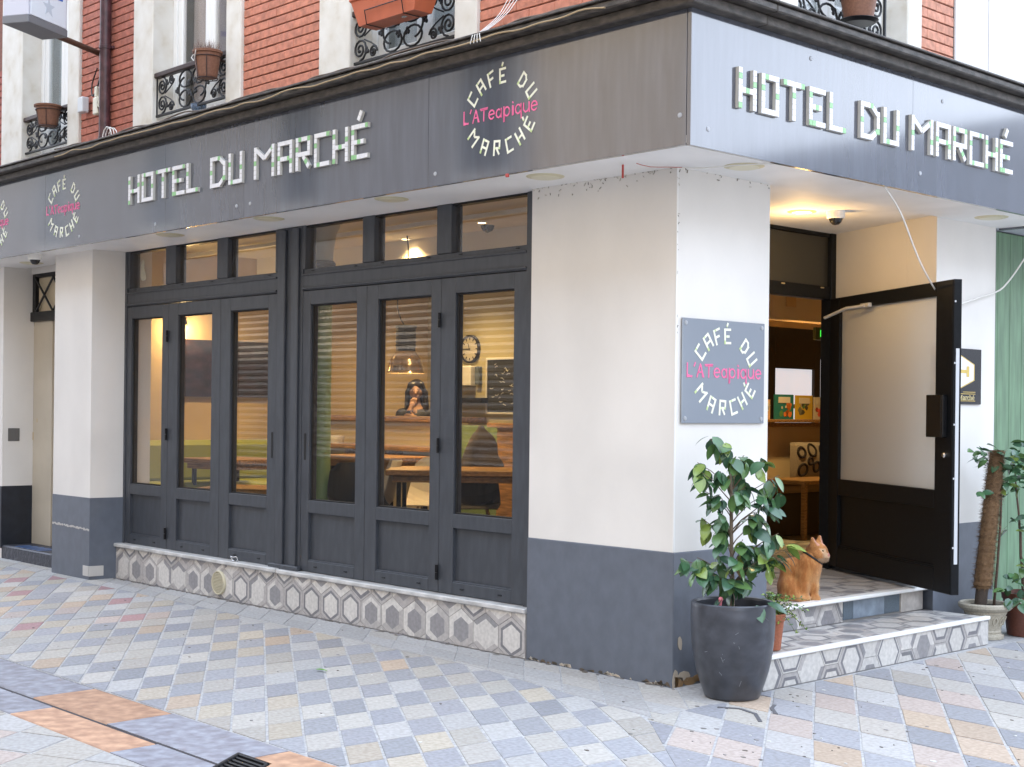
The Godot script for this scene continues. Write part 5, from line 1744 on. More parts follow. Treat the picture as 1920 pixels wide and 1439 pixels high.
	hex_tiles(hf, Transform3D(Basis(V(0, 0, -1), V(-1, 0, 0), V(0, 1, 0)), V(0, 0.3436, 0)), Rect2(2.62, 1.16, 2.3, 1.7), V2(3.115, 1.25), 0.135, false, 15, ["thin", "half", "chevron", "solid"])
	var hc := struct("entrance_hall_ceiling")
	part(hc, "ceiling_board", bx(V(-5.0, 3.0, -9.4), V(-1.15, 3.1, -2.6)), M["ceiling"])
	t = thing("book_shelf", "wooden shelf board carrying a row of picture books inside the entrance", "shelf", V(-3.66, 1.40, -6.3))
	part(t, "board", bx(V(-0.08, 0.045, -1.6), V(0.22, 0.075, 1.6), 0.004), M["wood"])
	part(t, "ledge", bx(V(-0.08, 0.0, -1.6), V(0.16, 0.04, 1.6), 0.004), M["wood"])
	var covers := [[-5.62, 0.15, 0.20, Color(0.62, 0.40, 0.22), Color(0.7, 0.7, 0.66), "orange picture book at the left end of the shelf"], [-5.93, 0.33, 0.255, Color(0.02, 0.17, 0.17), Color(0.45, 0.13, 0.03), "teal picture book with an orange figure on its cover"], [-6.28, 0.30, 0.25, Color(0.60, 0.40, 0.04), Color(0.12, 0.12, 0.08), "yellow edged picture book with a dark crowded cover"], [-6.58, 0.24, 0.235, Color(0.62, 0.57, 0.48), Color(0.5, 0.08, 0.05), "cream picture book with a small red figure"]]
	for c in covers:
		var bk := thing("picture_book", c[5], "book", V(-3.58, 1.476, c[0]), PI / 2)
		bk.rotation.x = 0.0
		part(bk, "cover", bx(V(-c[1] / 2, 0, -0.012), V(c[1] / 2, c[2], 0.0), 0.001), mat("cover_%d" % covers.find(c), c[3], 0.4))
		g = G.new()
		var r2 := RandomNumberGenerator.new()
		r2.seed = covers.find(c) + 3
		for i in 16:
			var p := V2(r2.randf_range(-0.32, 0.32) * c[1], r2.randf_range(0.15, 0.85) * c[2])
			var poly := PackedVector2Array()
			var w0 := r2.randf_range(0.012, 0.04)
			for a in 8:
				poly.append(p + V2(cos(TAU * a / 8), sin(TAU * a / 8)) * w0 * r2.randf_range(0.6, 1.1))
			var hull := Geometry2D.convex_hull(poly)
			hull.remove_at(hull.size() - 1)
			g.col = [c[4], c[4] * 1.5, Color(0.6, 0.55, 0.4), Color(0.10, 0.25, 0.08), c[4] * 0.6][i % 5]
			g.prism(hull, 0.0, 0.001 + i * 0.0002)
		g.col = Color(0.66, 0.6, 0.5)
		g.box(V(-c[1] * 0.3, c[2] * 0.66, 0.0), V(c[1] * 0.3, c[2] * 0.90, 0.0052))
		part(bk, "cover_print", g, M["paint_any"])
	t = thing("padded_bench", "dark padded bench under the book shelf inside the entrance", "bench", V(-3.55, 0.344, -6.2))
	part(t, "base", bx(V(0, 0, -1.6), V(0.5, 0.42, 1.6), 0.01), mat("bench_dark", Color(0.03, 0.022, 0.016), 0.6))
	part(t, "seat", bx(V(0, 0.42, -1.6), V(0.55, 0.52, 1.6), 0.03), mat("bench_seat", Color(0.26, 0.17, 0.09), 0.8))
	t = thing("patterned_cushion", "grey cushion with dark ring pattern standing on the bench", "cushion", V(-3.42, 0.862, -6.22), PI / 2)
	g = G.new()
	for i in 12:
		for k in 12:
			for side in [-1.0, 1.0]:
				var q := []
				for e in [[0, 0], [1, 0], [1, 1], [0, 1]]:
					var a: float = (i + e[0]) / 6.0 - 1.0
					var b: float = (k + e[1]) / 6.0 - 1.0
					q.append(V(a * 0.40, 0.19 + b * 0.19, side * 0.09 * pow((1 - a * a) * (1 - b * b), 0.5)))
				g.col = Color(0.34, 0.29, 0.23)
				if side > 0:
					g.quad(q[0], q[1], q[2], q[3])
				else:
					g.quad(q[3], q[2], q[1], q[0])
	part(t, "cover", g, M["fabric_any"])
	g = G.new()
	g.col = Color(0.02, 0.014, 0.012)
	for e in [[-0.28, 0.28, 0.05], [-0.12, 0.30, 0.06], [0.06, 0.29, 0.055], [0.24, 0.22, 0.085], [-0.26, 0.10, 0.06], [-0.06, 0.13, 0.05], [0.08, 0.10, 0.06], [-0.16, 0.19, 0.035], [0.32, 0.08, 0.04]]:
		var pp := []
		for i in 17:
			var a := TAU * i / 16.0
			var x: float = e[0] + cos(a) * e[2]
			var y: float = e[1] + sin(a) * e[2]
			var u2: float = x / 0.40
			var v2: float = (y - 0.19) / 0.19
			pp.append(V(x, y, 0.003 + 0.09 * pow(maxf((1 - u2 * u2) * (1 - v2 * v2), 0.0), 0.5)))
		g.tube(pp, [0.014], 5, false)
	part(t, "ring_print", g, M["fabric_any"])
	t = thing("low_wood_table", "small pale wooden side table in front of the padded bench", "table", V(-2.95, 0.344, -5.75))
	part(t, "top", bx(V(-0.25, 0.52, -0.7), V(0.25, 0.56, 0.7), 0.005), M["wood"])
	for e in [[-0.22, -0.66], [0.19, -0.66], [-0.22, 0.62], [0.19, 0.62]]:
		part(t, "leg", bx(V(e[0], 0, e[1]), V(e[0] + 0.045, 0.519, e[1] + 0.045), 0.003), M["wood"])
	t = thing("glazed_inner_door", "dark inner door with two bright white panes behind the book shelf", "door", V(-4.895, 0.344, -8.1))
	g = G.new()
	for e in [[-1.1, -0.98], [-0.28, -0.16], [0.62, 0.80]]:
		g.box(V(0, 0, e[0]), V(0.06, 2.2, e[1]), 0.004)
	g.box(V(0, 1.85, -0.98), V(0.06, 2.2, -0.28))
	g.box(V(0, 1.72, -0.16), V(0.06, 2.2, 0.62))
	part(t, "frame", g, M["black_paint"])
	for e in [[-0.98, -0.28, 1.85], [-0.16, 0.62, 1.72]]:
		part(t, "lit_window_pane", bx(V(0.01, 0.8, e[0]), V(0.02, e[2], e[1])), glow("lit_window", Color(0.85, 0.88, 0.92), 0.42))
	part(t, "crossbar", bx(V(0.0, 1.25, -0.98), V(0.05, 1.30, 0.62)), M["wood"])
	t = thing("exit_sign", "small green lit exit sign above the inner door", "exit sign", V(-4.0, 2.42, -7.15), PI / 2)
	part(t, "case", bx(V(-0.13, -0.07, 0), V(0.13, 0.07, 0.05), 0.006), mat("exit_case", Color(0.03, 0.06, 0.03), 0.4))
	part(t, "lit_sign_mark", bx(V(-0.06, -0.035, 0.05), V(0.02, 0.04, 0.054)), glow("exit_green", Color(0.1, 0.9, 0.25), 1.2))
	part(t, "lit_sign_mark", bx(V(0.04, 0.03, 0.05), V(0.075, 0.06, 0.054)), M["exit_green"])
	t = thing("magazine_rack", "narrow leaning rack of leaflets at the left edge of the doorway", "rack", V(-4.6, 1.3, -6.75), PI / 2)
	part(t, "panel", bx(V(-0.12, 0, 0), V(0.12, 0.8, 0.03), 0.01), M["black_paint"])
	for i in 4:
		part(t, "leaflet", bx(V(-0.09, 0.08 + i * 0.18, 0.03), V(0.08, 0.2 + i * 0.18, 0.045), 0.002), [M["cover_0"], M["sign_red"], M["frame_white"], M["cover_2"]][i])
	t = thing("hall_wall_lamp", "small shaded wall lamp at the left edge inside the entrance", "wall lamp", V(-4.86, 2.0, -6.95))
	g = G.new()
	g.lathe([V2(0.09, -0.05), V2(0.07, 0.0), V2(0.03, 0.05), V2(0, 0.06)], 16)
	g.xf = Transform3D(Basis(), V(0.14, 0, 0))
	part(t, "arm", bx(V(-0.03, 0.03, -0.01), V(0.14, 0.05, 0.01), 0.003), M["iron_brown"])
	part(t, "lamp_shade", g, M["iron_brown"])
	g = G.new()
	g.ball(V(0.05, -0.03, 0), Vector3.ONE * 0.04, 10, 6)
	part(t, "lamp_bulb", g, M["bulb_spot"])
	l = OmniLight3D.new()
	l.name = "bulb_light"
	l.light_color = Color(1.0, 0.72, 0.38)
	l.light_energy = 0.9
	l.light_size = 0.04
	l.omni_range = 10
	l.omni_attenuation = 2
	l.shadow_enabled = true
	t.add_child(l)
	l.position = V(0.05, -0.12, 0)
	ceiling_spot(V(-2.8, 2.999, -5.4), 2.57, 65, "small ceiling light of the entrance hall above the low table")
	t = thing("junction_plate", "small beige junction plate high inside the entrance", "wall plate", V(-3.998, 2.76, -6.6), PI / 2)
	part(t, "plate", bx(V(-0.09, -0.07, 0), V(0.09, 0.07, 0.012), 0.004), mat("plate_beige", Color(0.55, 0.45, 0.33), 0.5))

# ---------------------------------------------------------------- woman and cat
func people_and_animals() -> void:
	var t := thing("person", "person with long dark hair and dark top behind the cafe counter, hand at chin", "person", V(-6.92, 0.28, -3.78), 0.80)
	var skin := Color(0.46, 0.27, 0.19)
	var cloth := Color(0.018, 0.019, 0.025)
	var g := G.new()
	body(g, [
		[V(0, 0.05, 0), 0.10, V(0, 0.80, 0), 0.15], [V(0, 0.80, 0), 0.15, V(0, 0.98, 0), 0.125], [V(0, 0.98, 0), 0.125, V(0, 1.13, 0.01), 0.135],
		[V(-0.14, 1.20, 0), 0.062, V(0.14, 1.20, 0), 0.062], [V(0, 1.20, 0), 0.07, V(0, 1.34, 0.01), 0.048],
		[V(-0.165, 1.19, 0), 0.055, V(-0.20, 0.98, 0.12), 0.044], [V(-0.20, 0.98, 0.12), 0.044, V(-0.05, 1.24, 0.20), 0.030],
		[V(0.165, 1.19, 0), 0.055, V(0.22, 0.95, 0.10), 0.044], [V(0.22, 0.95, 0.10), 0.044, V(0.03, 1.16, 0.26), 0.030]],
		0.013, 0.05, func(p, n):
			if p.y > 1.255 and absf(p.x) < 0.075:
				return skin
			if n.z > 0.2 and p.y > 1.08 and absf(p.x) < (p.y - 1.15) * 0.24 and p.z < 0.12:
				return skin
			if p.z > 0.175 and p.y > 1.238:
				return skin
			return cloth)
	# head, in a finer grid
	body(g, [
		[V(0, 1.475, -0.012), 0.082, V(0, 1.445, 0.01), 0.076], [V(0, 1.43, 0.03), 0.058, V(0, 1.375, 0.045), 0.036],
		[V(0, 1.455, 0.085), 0.009, V(0, 1.425, 0.105), 0.013], [V(-0.02, 1.392, 0.075), 0.009, V(0.02, 1.392, 0.075), 0.009],
		[V(-0.072, 1.44, 0.0), 0.016, V(-0.078, 1.42, 0.0), 0.012], [V(0.072, 1.44, 0.0), 0.016, V(0.078, 1.42, 0.0), 0.012]],
		0.006, 0.02, func(p, n):
			if p.z > 0.06 and absf(p.y - 1.392) < 0.008 and absf(p.x) < 0.024:
				return Color(0.36, 0.12, 0.10)
			if p.z > 0.055 and absf(p.y - 1.475) < 0.005 and absf(absf(p.x) - 0.033) < 0.018:
				return Color(0.05, 0.03, 0.02)
			return skin * (1.0 + 0.05 * n.y))
	# hand at the chin: palm, four fingers of different length, thumb along the side
	var hb := [[V(-0.05, 1.24, 0.195), 0.026, V(-0.028, 1.305, 0.165), 0.028]]
	for i in 4:
		var len: float = [0.052, 0.06, 0.055, 0.042][i]
		var b := V(-0.048 + i * 0.016, 1.318 + 0.004 * i, 0.160)
		var k := b + V(0.006, len * 0.62, -0.008)
		hb.append([b, 0.0095, k, 0.0088])
		hb.append([k, 0.0088, k + V(0.010, len * 0.35, -0.028), 0.0075])
	hb.append([V(-0.016, 1.285, 0.172), 0.012, V(0.008, 1.335, 0.150), 0.0095])
	hb.append([V(0.008, 1.335, 0.150), 0.0095, V(0.016, 1.362, 0.125), 0.008])
	body(g, hb, 0.005, 0.008, func(_p, _n): return skin)
	var hb2 := [[V(0.03, 1.16, 0.26), 0.026, V(-0.02, 1.175, 0.30), 0.026]]
	for i in 4:
		var b := V(-0.03 - 0.004 * i, 1.195 - i * 0.016, 0.305)
		hb2.append([b, 0.0095, b + V(-0.045 + 0.006 * i, 0.004, 0.01), 0.0088])
		hb2.append([b + V(-0.045 + 0.006 * i, 0.004, 0.01), 0.0088, b + V(-0.065 + 0.008 * i, -0.004, -0.008), 0.0075])
	hb2.append([V(0.0, 1.19, 0.285), 0.011, V(-0.03, 1.225, 0.28), 0.009])
	body(g, hb2, 0.005, 0.008, func(_p, _n): return skin)
	part(t, "body", g, tinted("skin_cloth", 0.65))
	g = G.new()
	body(g, [
		[V(0, 1.50, -0.03), 0.088, V(0, 1.46, -0.04), 0.086], [V(-0.055, 1.515, 0.03), 0.04, V(-0.093, 1.44, 0.02), 0.020], [V(0.05, 1.52, 0.03), 0.045, V(0.093, 1.44, 0.02), 0.022],
		[V(-0.095, 1.44, 0.0), 0.028, V(-0.10, 1.20, 0.03), 0.03], [V(0.098, 1.44, 0.0), 0.032, V(0.12, 1.16, 0.04), 0.034], [V(0, 1.40, -0.07), 0.075, V(0, 1.12, -0.10), 0.08]],
		0.009, 0.03, func(_p, _n): return Color(0.012, 0.009, 0.008))
	part(t, "hair", g, tinted("hair", 0.4))
	for s in [-1, 1]:
		g = G.new()
		g.ball(V(s * 0.033, 1.455, 0.078), V(0.012, 0.007, 0.008), 8, 6)
		part(t, "eye", g, mat("eye_dark", Color(0.02, 0.015, 0.012), 0.15))
	var pap := solo("open_paper", bx(V(-0.17, 0, -0.11), V(0.17, 0.004, 0.11)), M["frame_white"], "open white paper lying on the counter before the woman", "paper")
	pap.position = V(-6.55, 1.466, -2.95)
	# the cat: x to the right of the picture, z towards the street
	t = thing("cat", "ginger cat with dark collar sitting on the top step and looking right", "cat", V(-0.183, 0.3515, -1.475), 0.8184)
	t.scale = Vector3.ONE * 1.02
	var fur := FastNoiseLite.new()
	fur.seed = 4
	fur.frequency = 9.0
	var stripe := FastNoiseLite.new()
	stripe.seed = 9
	stripe.frequency = 5.0
	g = G.new()
	body(g, [
		[V(-0.075, 0.080, -0.055), 0.066, V(-0.048, 0.185, -0.045), 0.066], [V(-0.048, 0.185, -0.045), 0.066, V(0.03, 0.205, 0.0), 0.068],
		[V(0.03, 0.15, 0.008), 0.068, V(0.055, 0.21, 0.01), 0.066], [V(0.045, 0.235, 0.008), 0.064, V(0.072, 0.285, 0.0), 0.054],
		[V(-0.06, 0.06, -0.02), 0.07, V(-0.02, 0.09, 0.0), 0.055],
		[V(-0.078, 0.085, 0.01), 0.052, V(-0.050, 0.055, 0.045), 0.042], [V(-0.06, 0.035, 0.05), 0.026, V(-0.030, 0.016, 0.085), 0.019], [V(-0.03, 0.015, 0.085), 0.019, V(-0.012, 0.013, 0.095), 0.016],
		[V(0.012, 0.16, 0.04), 0.036, V(0.006, 0.085, 0.055), 0.024], [V(0.006, 0.085, 0.055), 0.024, V(0.010, 0.02, 0.062), 0.0175], [V(0.010, 0.015, 0.062), 0.018, V(0.024, 0.012, 0.078), 0.0165],
		[V(0.068, 0.16, 0.02), 0.036, V(0.072, 0.085, 0.035), 0.023], [V(0.072, 0.085, 0.035), 0.023, V(0.076, 0.02, 0.042), 0.017], [V(0.076, 0.015, 0.042), 0.018, V(0.092, 0.012, 0.056), 0.0165],
		[V(-0.06, 0.03, -0.11), 0.03, V(-0.10, 0.02, -0.06), 0.024], [V(-0.10, 0.02, -0.06), 0.024, V(-0.110, 0.018, 0.02), 0.019], [V(-0.110, 0.018, 0.02), 0.019, V(-0.085, 0.016, 0.075), 0.013]],
		0.0075, 0.035, func(p, n):
			var c := Color(0.50, 0.225, 0.068)
			var s := stripe.get_noise_3d(p.x * 9.0, p.y * 1.6 + p.x * 3.0, p.z * 4.0)
			c = c.lerp(Color(0.36, 0.115, 0.024), clampf(0.5 + 2.2 * s, 0, 1) * 0.75)
			var pale := clampf((n.x + n.z * 0.3 - 0.35) * 1.6, 0, 1) * clampf((0.26 - p.y) * 8.0, 0, 1) * clampf((p.x + 0.02) * 14.0, 0, 1)
			pale = maxf(pale, clampf((0.05 - p.y) * 12.0, 0, 0.5))
			c = c.lerp(Color(0.62, 0.37, 0.17), pale * 0.85)
			return c * (1.0 + 0.22 * fur.get_noise_3dv(p * 14.0)))
	# head, looking right and a little towards the street
	var hd := [
		[V(0.080, 0.305, 0.0), 0.055, V(0.108, 0.303, 0.0), 0.0505], [V(0.108, 0.283, 0.030), 0.036, V(0.108, 0.283, -0.030), 0.036], [V(0.118, 0.320, 0.0), 0.032, V(0.130, 0.306, 0.0), 0.028],
		[V(0.136, 0.290, 0.0), 0.025, V(0.158, 0.284, 0.0), 0.014], [V(0.144, 0.274, 0.012), 0.017, V(0.156, 0.272, 0.010), 0.013], [V(0.144, 0.274, -0.012), 0.017, V(0.156, 0.272, -0.010), 0.013], [V(0.132, 0.262, 0.0), 0.019, V(0.147, 0.258, 0.0), 0.011],
		[V(0.076, 0.340, 0.036), 0.025, V(0.074, 0.388, 0.048), 0.006], [V(0.094, 0.342, 0.036), 0.017, V(0.077, 0.385, 0.048), 0.005],
		[V(0.088, 0.342, -0.034), 0.025, V(0.100, 0.394, -0.044), 0.006], [V(0.110, 0.340, -0.032), 0.017, V(0.103, 0.390, -0.044), 0.005]]
	for h in hd:
		for k in [0, 2]:
			h[k] = V(0.08, 0, 0) + (h[k] - V(0.08, 0, 0)).rotated(Vector3.UP, -0.42) + V(0, 0, 0.004)
	body(g, hd,
		0.004, 0.016, func(p, n):
			var c := Color(0.51, 0.23, 0.075)
			var s := stripe.get_noise_3d(p.x * 16.0, p.y * 18.0, p.z * 10.0)
			c = c.lerp(Color(0.34, 0.105, 0.024), clampf(0.2 + 2.2 * s, 0, 1) * 0.45)
			var hp: Vector3 = (p - V(0.08, 0, 0.004)).rotated(Vector3.UP, 0.42) + V(0.08, 0, 0)
			if hp.x > 0.136 and hp.y < 0.298:
				c = c.lerp(Color(0.62, 0.43, 0.27), clampf((hp.x - 0.136) * 60.0, 0, 0.85))
			if hp.x > 0.1655 and hp.y > 0.280:
				c = Color(0.55, 0.22, 0.17)
			if hp.x > 0.145 and absf(hp.y - 0.2645) < 0.0028:
				c = Color(0.22, 0.09, 0.05)
			if hp.y < 0.266 and hp.x > 0.11:
				c = c.lerp(Color(0.62, 0.43, 0.27), 0.7)
			if hp.x > 0.115 and absf(hp.y - 0.312) < 0.015 and absf(absf(hp.z) - 0.034) < 0.014:
				c = c.lerp(Color(0.72, 0.52, 0.33), 0.6)
			if p.y > 0.345 and n.x > 0.25:
				c = c.lerp(Color(0.66, 0.36, 0.27), 0.8)
			return c * (1.0 + 0.15 * fur.get_noise_3dv(p * 22.0)))
	part(t, "body", g, tinted("fur", 0.85, null, Vector3.ONE, null))
	M["fur"].rim_enabled = true
	M["fur"].rim = 0.3
	# loose outer fur
	var fg := G.new()
	var base: PackedVector3Array = g.v
	for i in range(0, base.size(), 3):
		var a := base[i]
		var nn := g.n[i]
		if i % 2 == 1 and a.y < 0.25 or a.y < 0.02:
			continue
		fg.col = g.c[i] * rnd(0.88, 1.18)
		var down := (V(0.1, -1, 0.05) + nn * 0.55 + V(rnd(-0.3, 0.3), rnd(-0.3, 0.3), rnd(-0.3, 0.3))).normalized()
		var side := nn.cross(down).normalized() * rnd(0.0008, 0.0014)
		var l := rnd(0.008, 0.018) * (0.4 if a.y > 0.262 else 1.0)
		if a.distance_to(V(0.08, 0, 0.004) + V(0.0570, 0.312, 0.0355).rotated(Vector3.UP, -0.42)) < 0.013:
			continue
		fg.tri(a + side, a - side, a + down * l + nn * 0.0008, nn, nn, nn)
	var coat := part(t, "fur_tufts", fg, M["fur"])
	coat.set_meta("kind", "stuff")
	var cg := G.new()
	var ring := []
	for i in 25:
		var a := TAU * i / 24.0
		ring.append(V(0.068, 0.262, 0.004) + V(0.056 * cos(a), -0.039 * cos(a), 0.0) + V(0, 0, 0.068 * sin(a)))
	cg.tube(ring, 0.0070, 6, false)
	part(t, "collar", cg, M["seal"])
	for s in [0.0355, -0.0355]:
		var eg := G.new()
		eg.ball(V(0.08, 0, 0.004) + V(0.0570, 0.312, s).rotated(Vector3.UP, -0.42), V(0.0095, 0.0075, 0.0085), 10, 8)
		part(t, "eye", eg, mat("cat_eye", Color(0.10, 0.07, 0.02), 0.08))

# ---------------------------------------------------------------- plants
func leaf_mesh(L: float, W: float, c: Color, fold: float, curl: float) -> ArrayMesh:
	var g := G.new()
	var n := 6
	var rows := []
	for i in n + 1:
		var t := i / float(n)
		var w := W * 0.5 * pow(sin(PI * pow(t, 0.85)), 0.75)
		var x := L * t
		var y := -curl * L * t * t
		rows.append([V(x, y + fold * w, -w), V(x, y + fold * w * 0.4, -w * 0.5), V(x, y, 0), V(x, y + fold * w * 0.4, w * 0.5), V(x, y + fold * w, w)])
	for i in n:
		for k in 4:
			g.col = c * (0.92 if k in [0, 3] else 1.06)
			var a: Vector3 = rows[i][k]
			var b: Vector3 = rows[i][k + 1]
			var d: Vector3 = rows[i + 1][k + 1]
			var e: Vector3 = rows[i + 1][k]
			var na := V(curl * t_slope(i, n), 1, -fold * (k - 2) * 0.5).normalized()
			var nb := V(curl * t_slope(i, n), 1, -fold * (k - 1) * 0.5).normalized()
			var nd := V(curl * t_slope(i + 1, n), 1, -fold * (k - 1) * 0.5).normalized()
			var ne := V(curl * t_slope(i + 1, n), 1, -fold * (k - 2) * 0.5).normalized()
			g.smooth(a, b, d, e, na, nb, nd, ne)
	return g.mesh(M["leaf"])

func t_slope(i: int, n: int) -> float:
	return 2.0 * i / n

func leaf_basis(dir: Vector3, roll: float) -> Basis:
	var x := dir.normalized()
	var z := x.cross(Vector3.UP)
	if z.length() < 0.05:
		z = Vector3.BACK
	z = z.normalized()
	var y := z.cross(x)
	return Basis(x, y, z) * Basis(Vector3.RIGHT, roll)

func twig(g: G, a: Vector3, b: Vector3, r0: float, r1: float, sag := 0.0) -> void:
	var pts := []
	for i in 6:
		var t := i / 5.0
		pts.append(a.lerp(b, t) + V(0, sag * sin(PI * t), 0) + V(rnd(-1, 1), rnd(-1, 1), rnd(-1, 1)) * 0.004)
	g.tube(pts, [r0, lerpf(r0, r1, 0.3), lerpf(r0, r1, 0.5), lerpf(r0, r1, 0.7), lerpf(r0, r1, 0.9), r1], 6)

func plants() -> void:
	M["leaf"].backlight_enabled = true
	M["leaf"].backlight = Color(0.10, 0.16, 0.04)
	var kinds := []
	for c in [Color(0.055, 0.125, 0.06), Color(0.07, 0.15, 0.065), Color(0.05, 0.11, 0.065), Color(0.095, 0.18, 0.06), Color(0.19, 0.27, 0.06)]:
		for e in [[0.105, 0.064, 0.16, 0.22], [0.092, 0.058, 0.24, 0.12], [0.098, 0.062, 0.12, 0.36]]:
			kinds.append(leaf_mesh(e[0], e[1], c, e[2], e[3]))
	# camellia in the big grey pot; x to the right of the picture, z towards the street
	var t := thing("potted_camellia", "glossy leaved camellia in a big dark grey glazed pot at the corner", "potted plant", V(0.375, 0, -0.06), 0.8184)
	var g := G.new()
	g.lathe([V2(0, 0.0), V2(0.135, 0.0), V2(0.150, 0.008), V2(0.158, 0.03), V2(0.177, 0.085), V2(0.197, 0.15), V2(0.212, 0.22), V2(0.222, 0.30), V2(0.228, 0.38), V2(0.2295, 0.45), V2(0.228, 0.50), V2(0.226, 0.513), V2(0.218, 0.520), V2(0.207, 0.517), V2(0.203, 0.505), V2(0.200, 0.44)], 48)
	part(t, "pot", g, M["glaze"])
	g = G.new()
	for i in 16:
		var a := rnd(0.1, 2.9)
		var y := rnd(0.06, 0.44)
		var r: float = [0.171, 0.199, 0.2165, 0.2258, 0.2295][clampi(int(y / 0.09), 0, 4)] + 0.0006
		var da := rnd(-0.12, 0.12)
		var dy := rnd(-0.012, 0.03)
		g.tube([V(cos(a) * r, y, sin(a) * r), V(cos(a + da) * r, y + dy, sin(a + da) * r)], 0.0009, 4)
	part(t, "scratches", g, mat("scratch_grey", Color(0.22, 0.23, 0.25), 0.6)).set_meta("kind", "stuff")
	g = G.new()
	for i in 10:
		for k in 28:
			var q := []
			for e in [[0, 0], [0, 1], [1, 1], [1, 0]]:
				var r: float = 0.203 * (i + e[0]) / 10.0
				var a: float = TAU * (k + e[1]) / 28.0
				q.append(V(r * cos(a), 0.462 + 0.010 * sin(r * 70.0 + a * 3.0) + 0.008 * sin(a * 7.0 + r * 31.0), r * sin(a)))
			g.quad(q[0], q[1], q[2], q[3])
	part(t, "soil", g, M["soil"])
	g = G.new()
	g.col = Color(0.30, 0.235, 0.165)
	var tp := [V(-0.005, 0.44, 0), V(-0.004, 0.62, 0.005), V(-0.012, 0.80, 0.0), V(-0.014, 0.98, -0.004), V(-0.018, 1.16, 0.0), V(-0.03, 1.30, 0.005)]
	g.tube(tp, [0.0135, 0.0115, 0.0105, 0.010, 0.0075, 0.0045], 9)
	part(t, "trunk", g, M["bark"])
	var clusters := [V(-0.135, 1.40, 0), V(-0.06, 1.375, 0.05), V(-0.02, 1.30, 0.06), V(0.055, 1.315, 0), V(0.16, 1.285, 0.02), V(0.235, 1.205, 0.04), V(-0.20, 1.27, -0.03), V(-0.185, 1.215, 0.05), V(-0.085, 1.225, 0.07), V(-0.10, 1.10, 0.08), V(-0.17, 1.125, 0), V(0.0, 1.12, 0.1), V(0.07, 1.16, 0.05), V(0.13, 1.09, 0.08), V(0.19, 1.05, 0.05), V(0.26, 1.10, 0), V(0.10, 1.015, 0.10), V(-0.095, 1.0, 0.06), V(-0.165, 0.96, 0.0), V(-0.08, 0.89, 0.08), V(0.125, 0.96, 0.04), V(0.035, 0.86, 0.10), V(0.18, 0.86, 0.06), V(0.245, 0.89, 0.0), V(0.305, 0.82, 0.04), V(0.24, 0.775, 0.09), V(0.15, 0.76, 0.08), V(0.07, 0.815, 0.0), V(0.0, 0.745, 0.12), V(-0.09, 0.76, 0.05), V(-0.20, 0.76, 0.02), V(-0.275, 0.735, -0.02), V(-0.135, 0.67, 0.08), V(-0.03, 0.64, 0.12), V(0.07, 0.65, 0.06), V(-0.03, 0.58, 0.06), V(-0.23, 0.70, 0.06), V(0.02, 1.22, -0.08), V(-0.05, 0.95, -0.10), V(0.12, 0.80, -0.10)]
	for c in clusters:
		var root_y := clampf(c.y - 0.10 - absf(c.x) * 0.35, 0.60, 1.28)
		var a := V(-0.01, root_y, 0)
		var br := G.new()
		br.col = Color(0.20, 0.14, 0.09)
		twig(br, a, c, 0.0038, 0.002, 0.02)
		part(t, "branch", br, M["bark"])
		var n := 7 if c.y > 0.6 else 3
		for i in n:
			var az := rnd(0, TAU)
			var out := V(cos(az), 0, sin(az)) * 0.8 + V(c.x, 0, c.z).normalized() * 0.35 + V(0, rnd(-1.7, 0.05), 0.35)
			var lf := MeshInstance3D.new()
			lf.name = "leaf"
			var young := rnd(0, 1) < 0.14
			lf.mesh = kinds[12 + rng.randi() % 3] if young else kinds[rng.randi() % 12]
			var back := a.lerp(c, rnd(0.62, 1.0)) + V(rnd(-0.018, 0.018), rnd(-0.015, 0.02), rnd(-0.02, 0.02))
			lf.transform = Transform3D(leaf_basis(out, rnd(-0.7, 0.7)) * Basis.from_scale(Vector3.ONE * rnd(0.78, 1.2)), back)
			t.add_child(lf, true)
	for q in [[V(-0.09, 0.50, 0.13), V(-0.2, -0.6, 0.6)], [V(0.10, 0.52, 0.16), V(0.2, -0.7, 0.6)], [V(0.16, 0.53, 0.14), V(0.8, -0.25, 0.3)], [V(-0.06, 0.56, 0.1), V(-0.7, -0.4, 0.4)]]:
		var lf := part(t, "leaf", kinds[rng.randi() % 12])
		lf.transform = Transform3D(leaf_basis(q[1], 0.3) * Basis.from_scale(Vector3.ONE * 1.15), q[0])
	var dl := part(t, "dry_leaf", leaf_mesh(0.08, 0.045, Color(0.42, 0.27, 0.17), 0.8, 0.3))
	dl.transform = Transform3D(leaf_basis(V(0.3, -1, 0.5), 0.4), V(0.0, 0.74, 0.10))
	g = G.new()
	g.tube([V(-0.095, 0.45, 0.12), V(-0.09, 0.51, 0.125), V(-0.085, 0.535, 0.13)], [0.008, 0.010, 0.008], 8)
	g.ball(V(-0.084, 0.54, 0.131), Vector3.ONE * 0.012, 10, 6)
	g.box(V(-0.105, 0.462, 0.128), V(-0.062, 0.482, 0.15), 0.006)
	g.xf = Transform3D(Basis(Vector3.UP, 0.8184), V(0.375, 0, -0.06))
	var pk := G.new()
	pk.xf = g.xf
	pk.tube([V(-0.095, 0.44, 0.12), V(-0.09, 0.51, 0.125), V(-0.086, 0.54, 0.13)], [0.008, 0.010, 0.009], 8)
	pk.ball(V(-0.086, 0.546, 0.131), Vector3.ONE * 0.013, 10, 6)
	pk.tube([V(-0.112, 0.465, 0.13), V(-0.085, 0.475, 0.145), V(-0.055, 0.466, 0.14)], [0.010, 0.008, 0.010], 8)
	solo("pink_garden_tool", pk, mat("pink_plastic", Color(0.66, 0.20, 0.24), 0.4), "small pink garden tool stuck in the soil of the big grey pot", "garden tool")
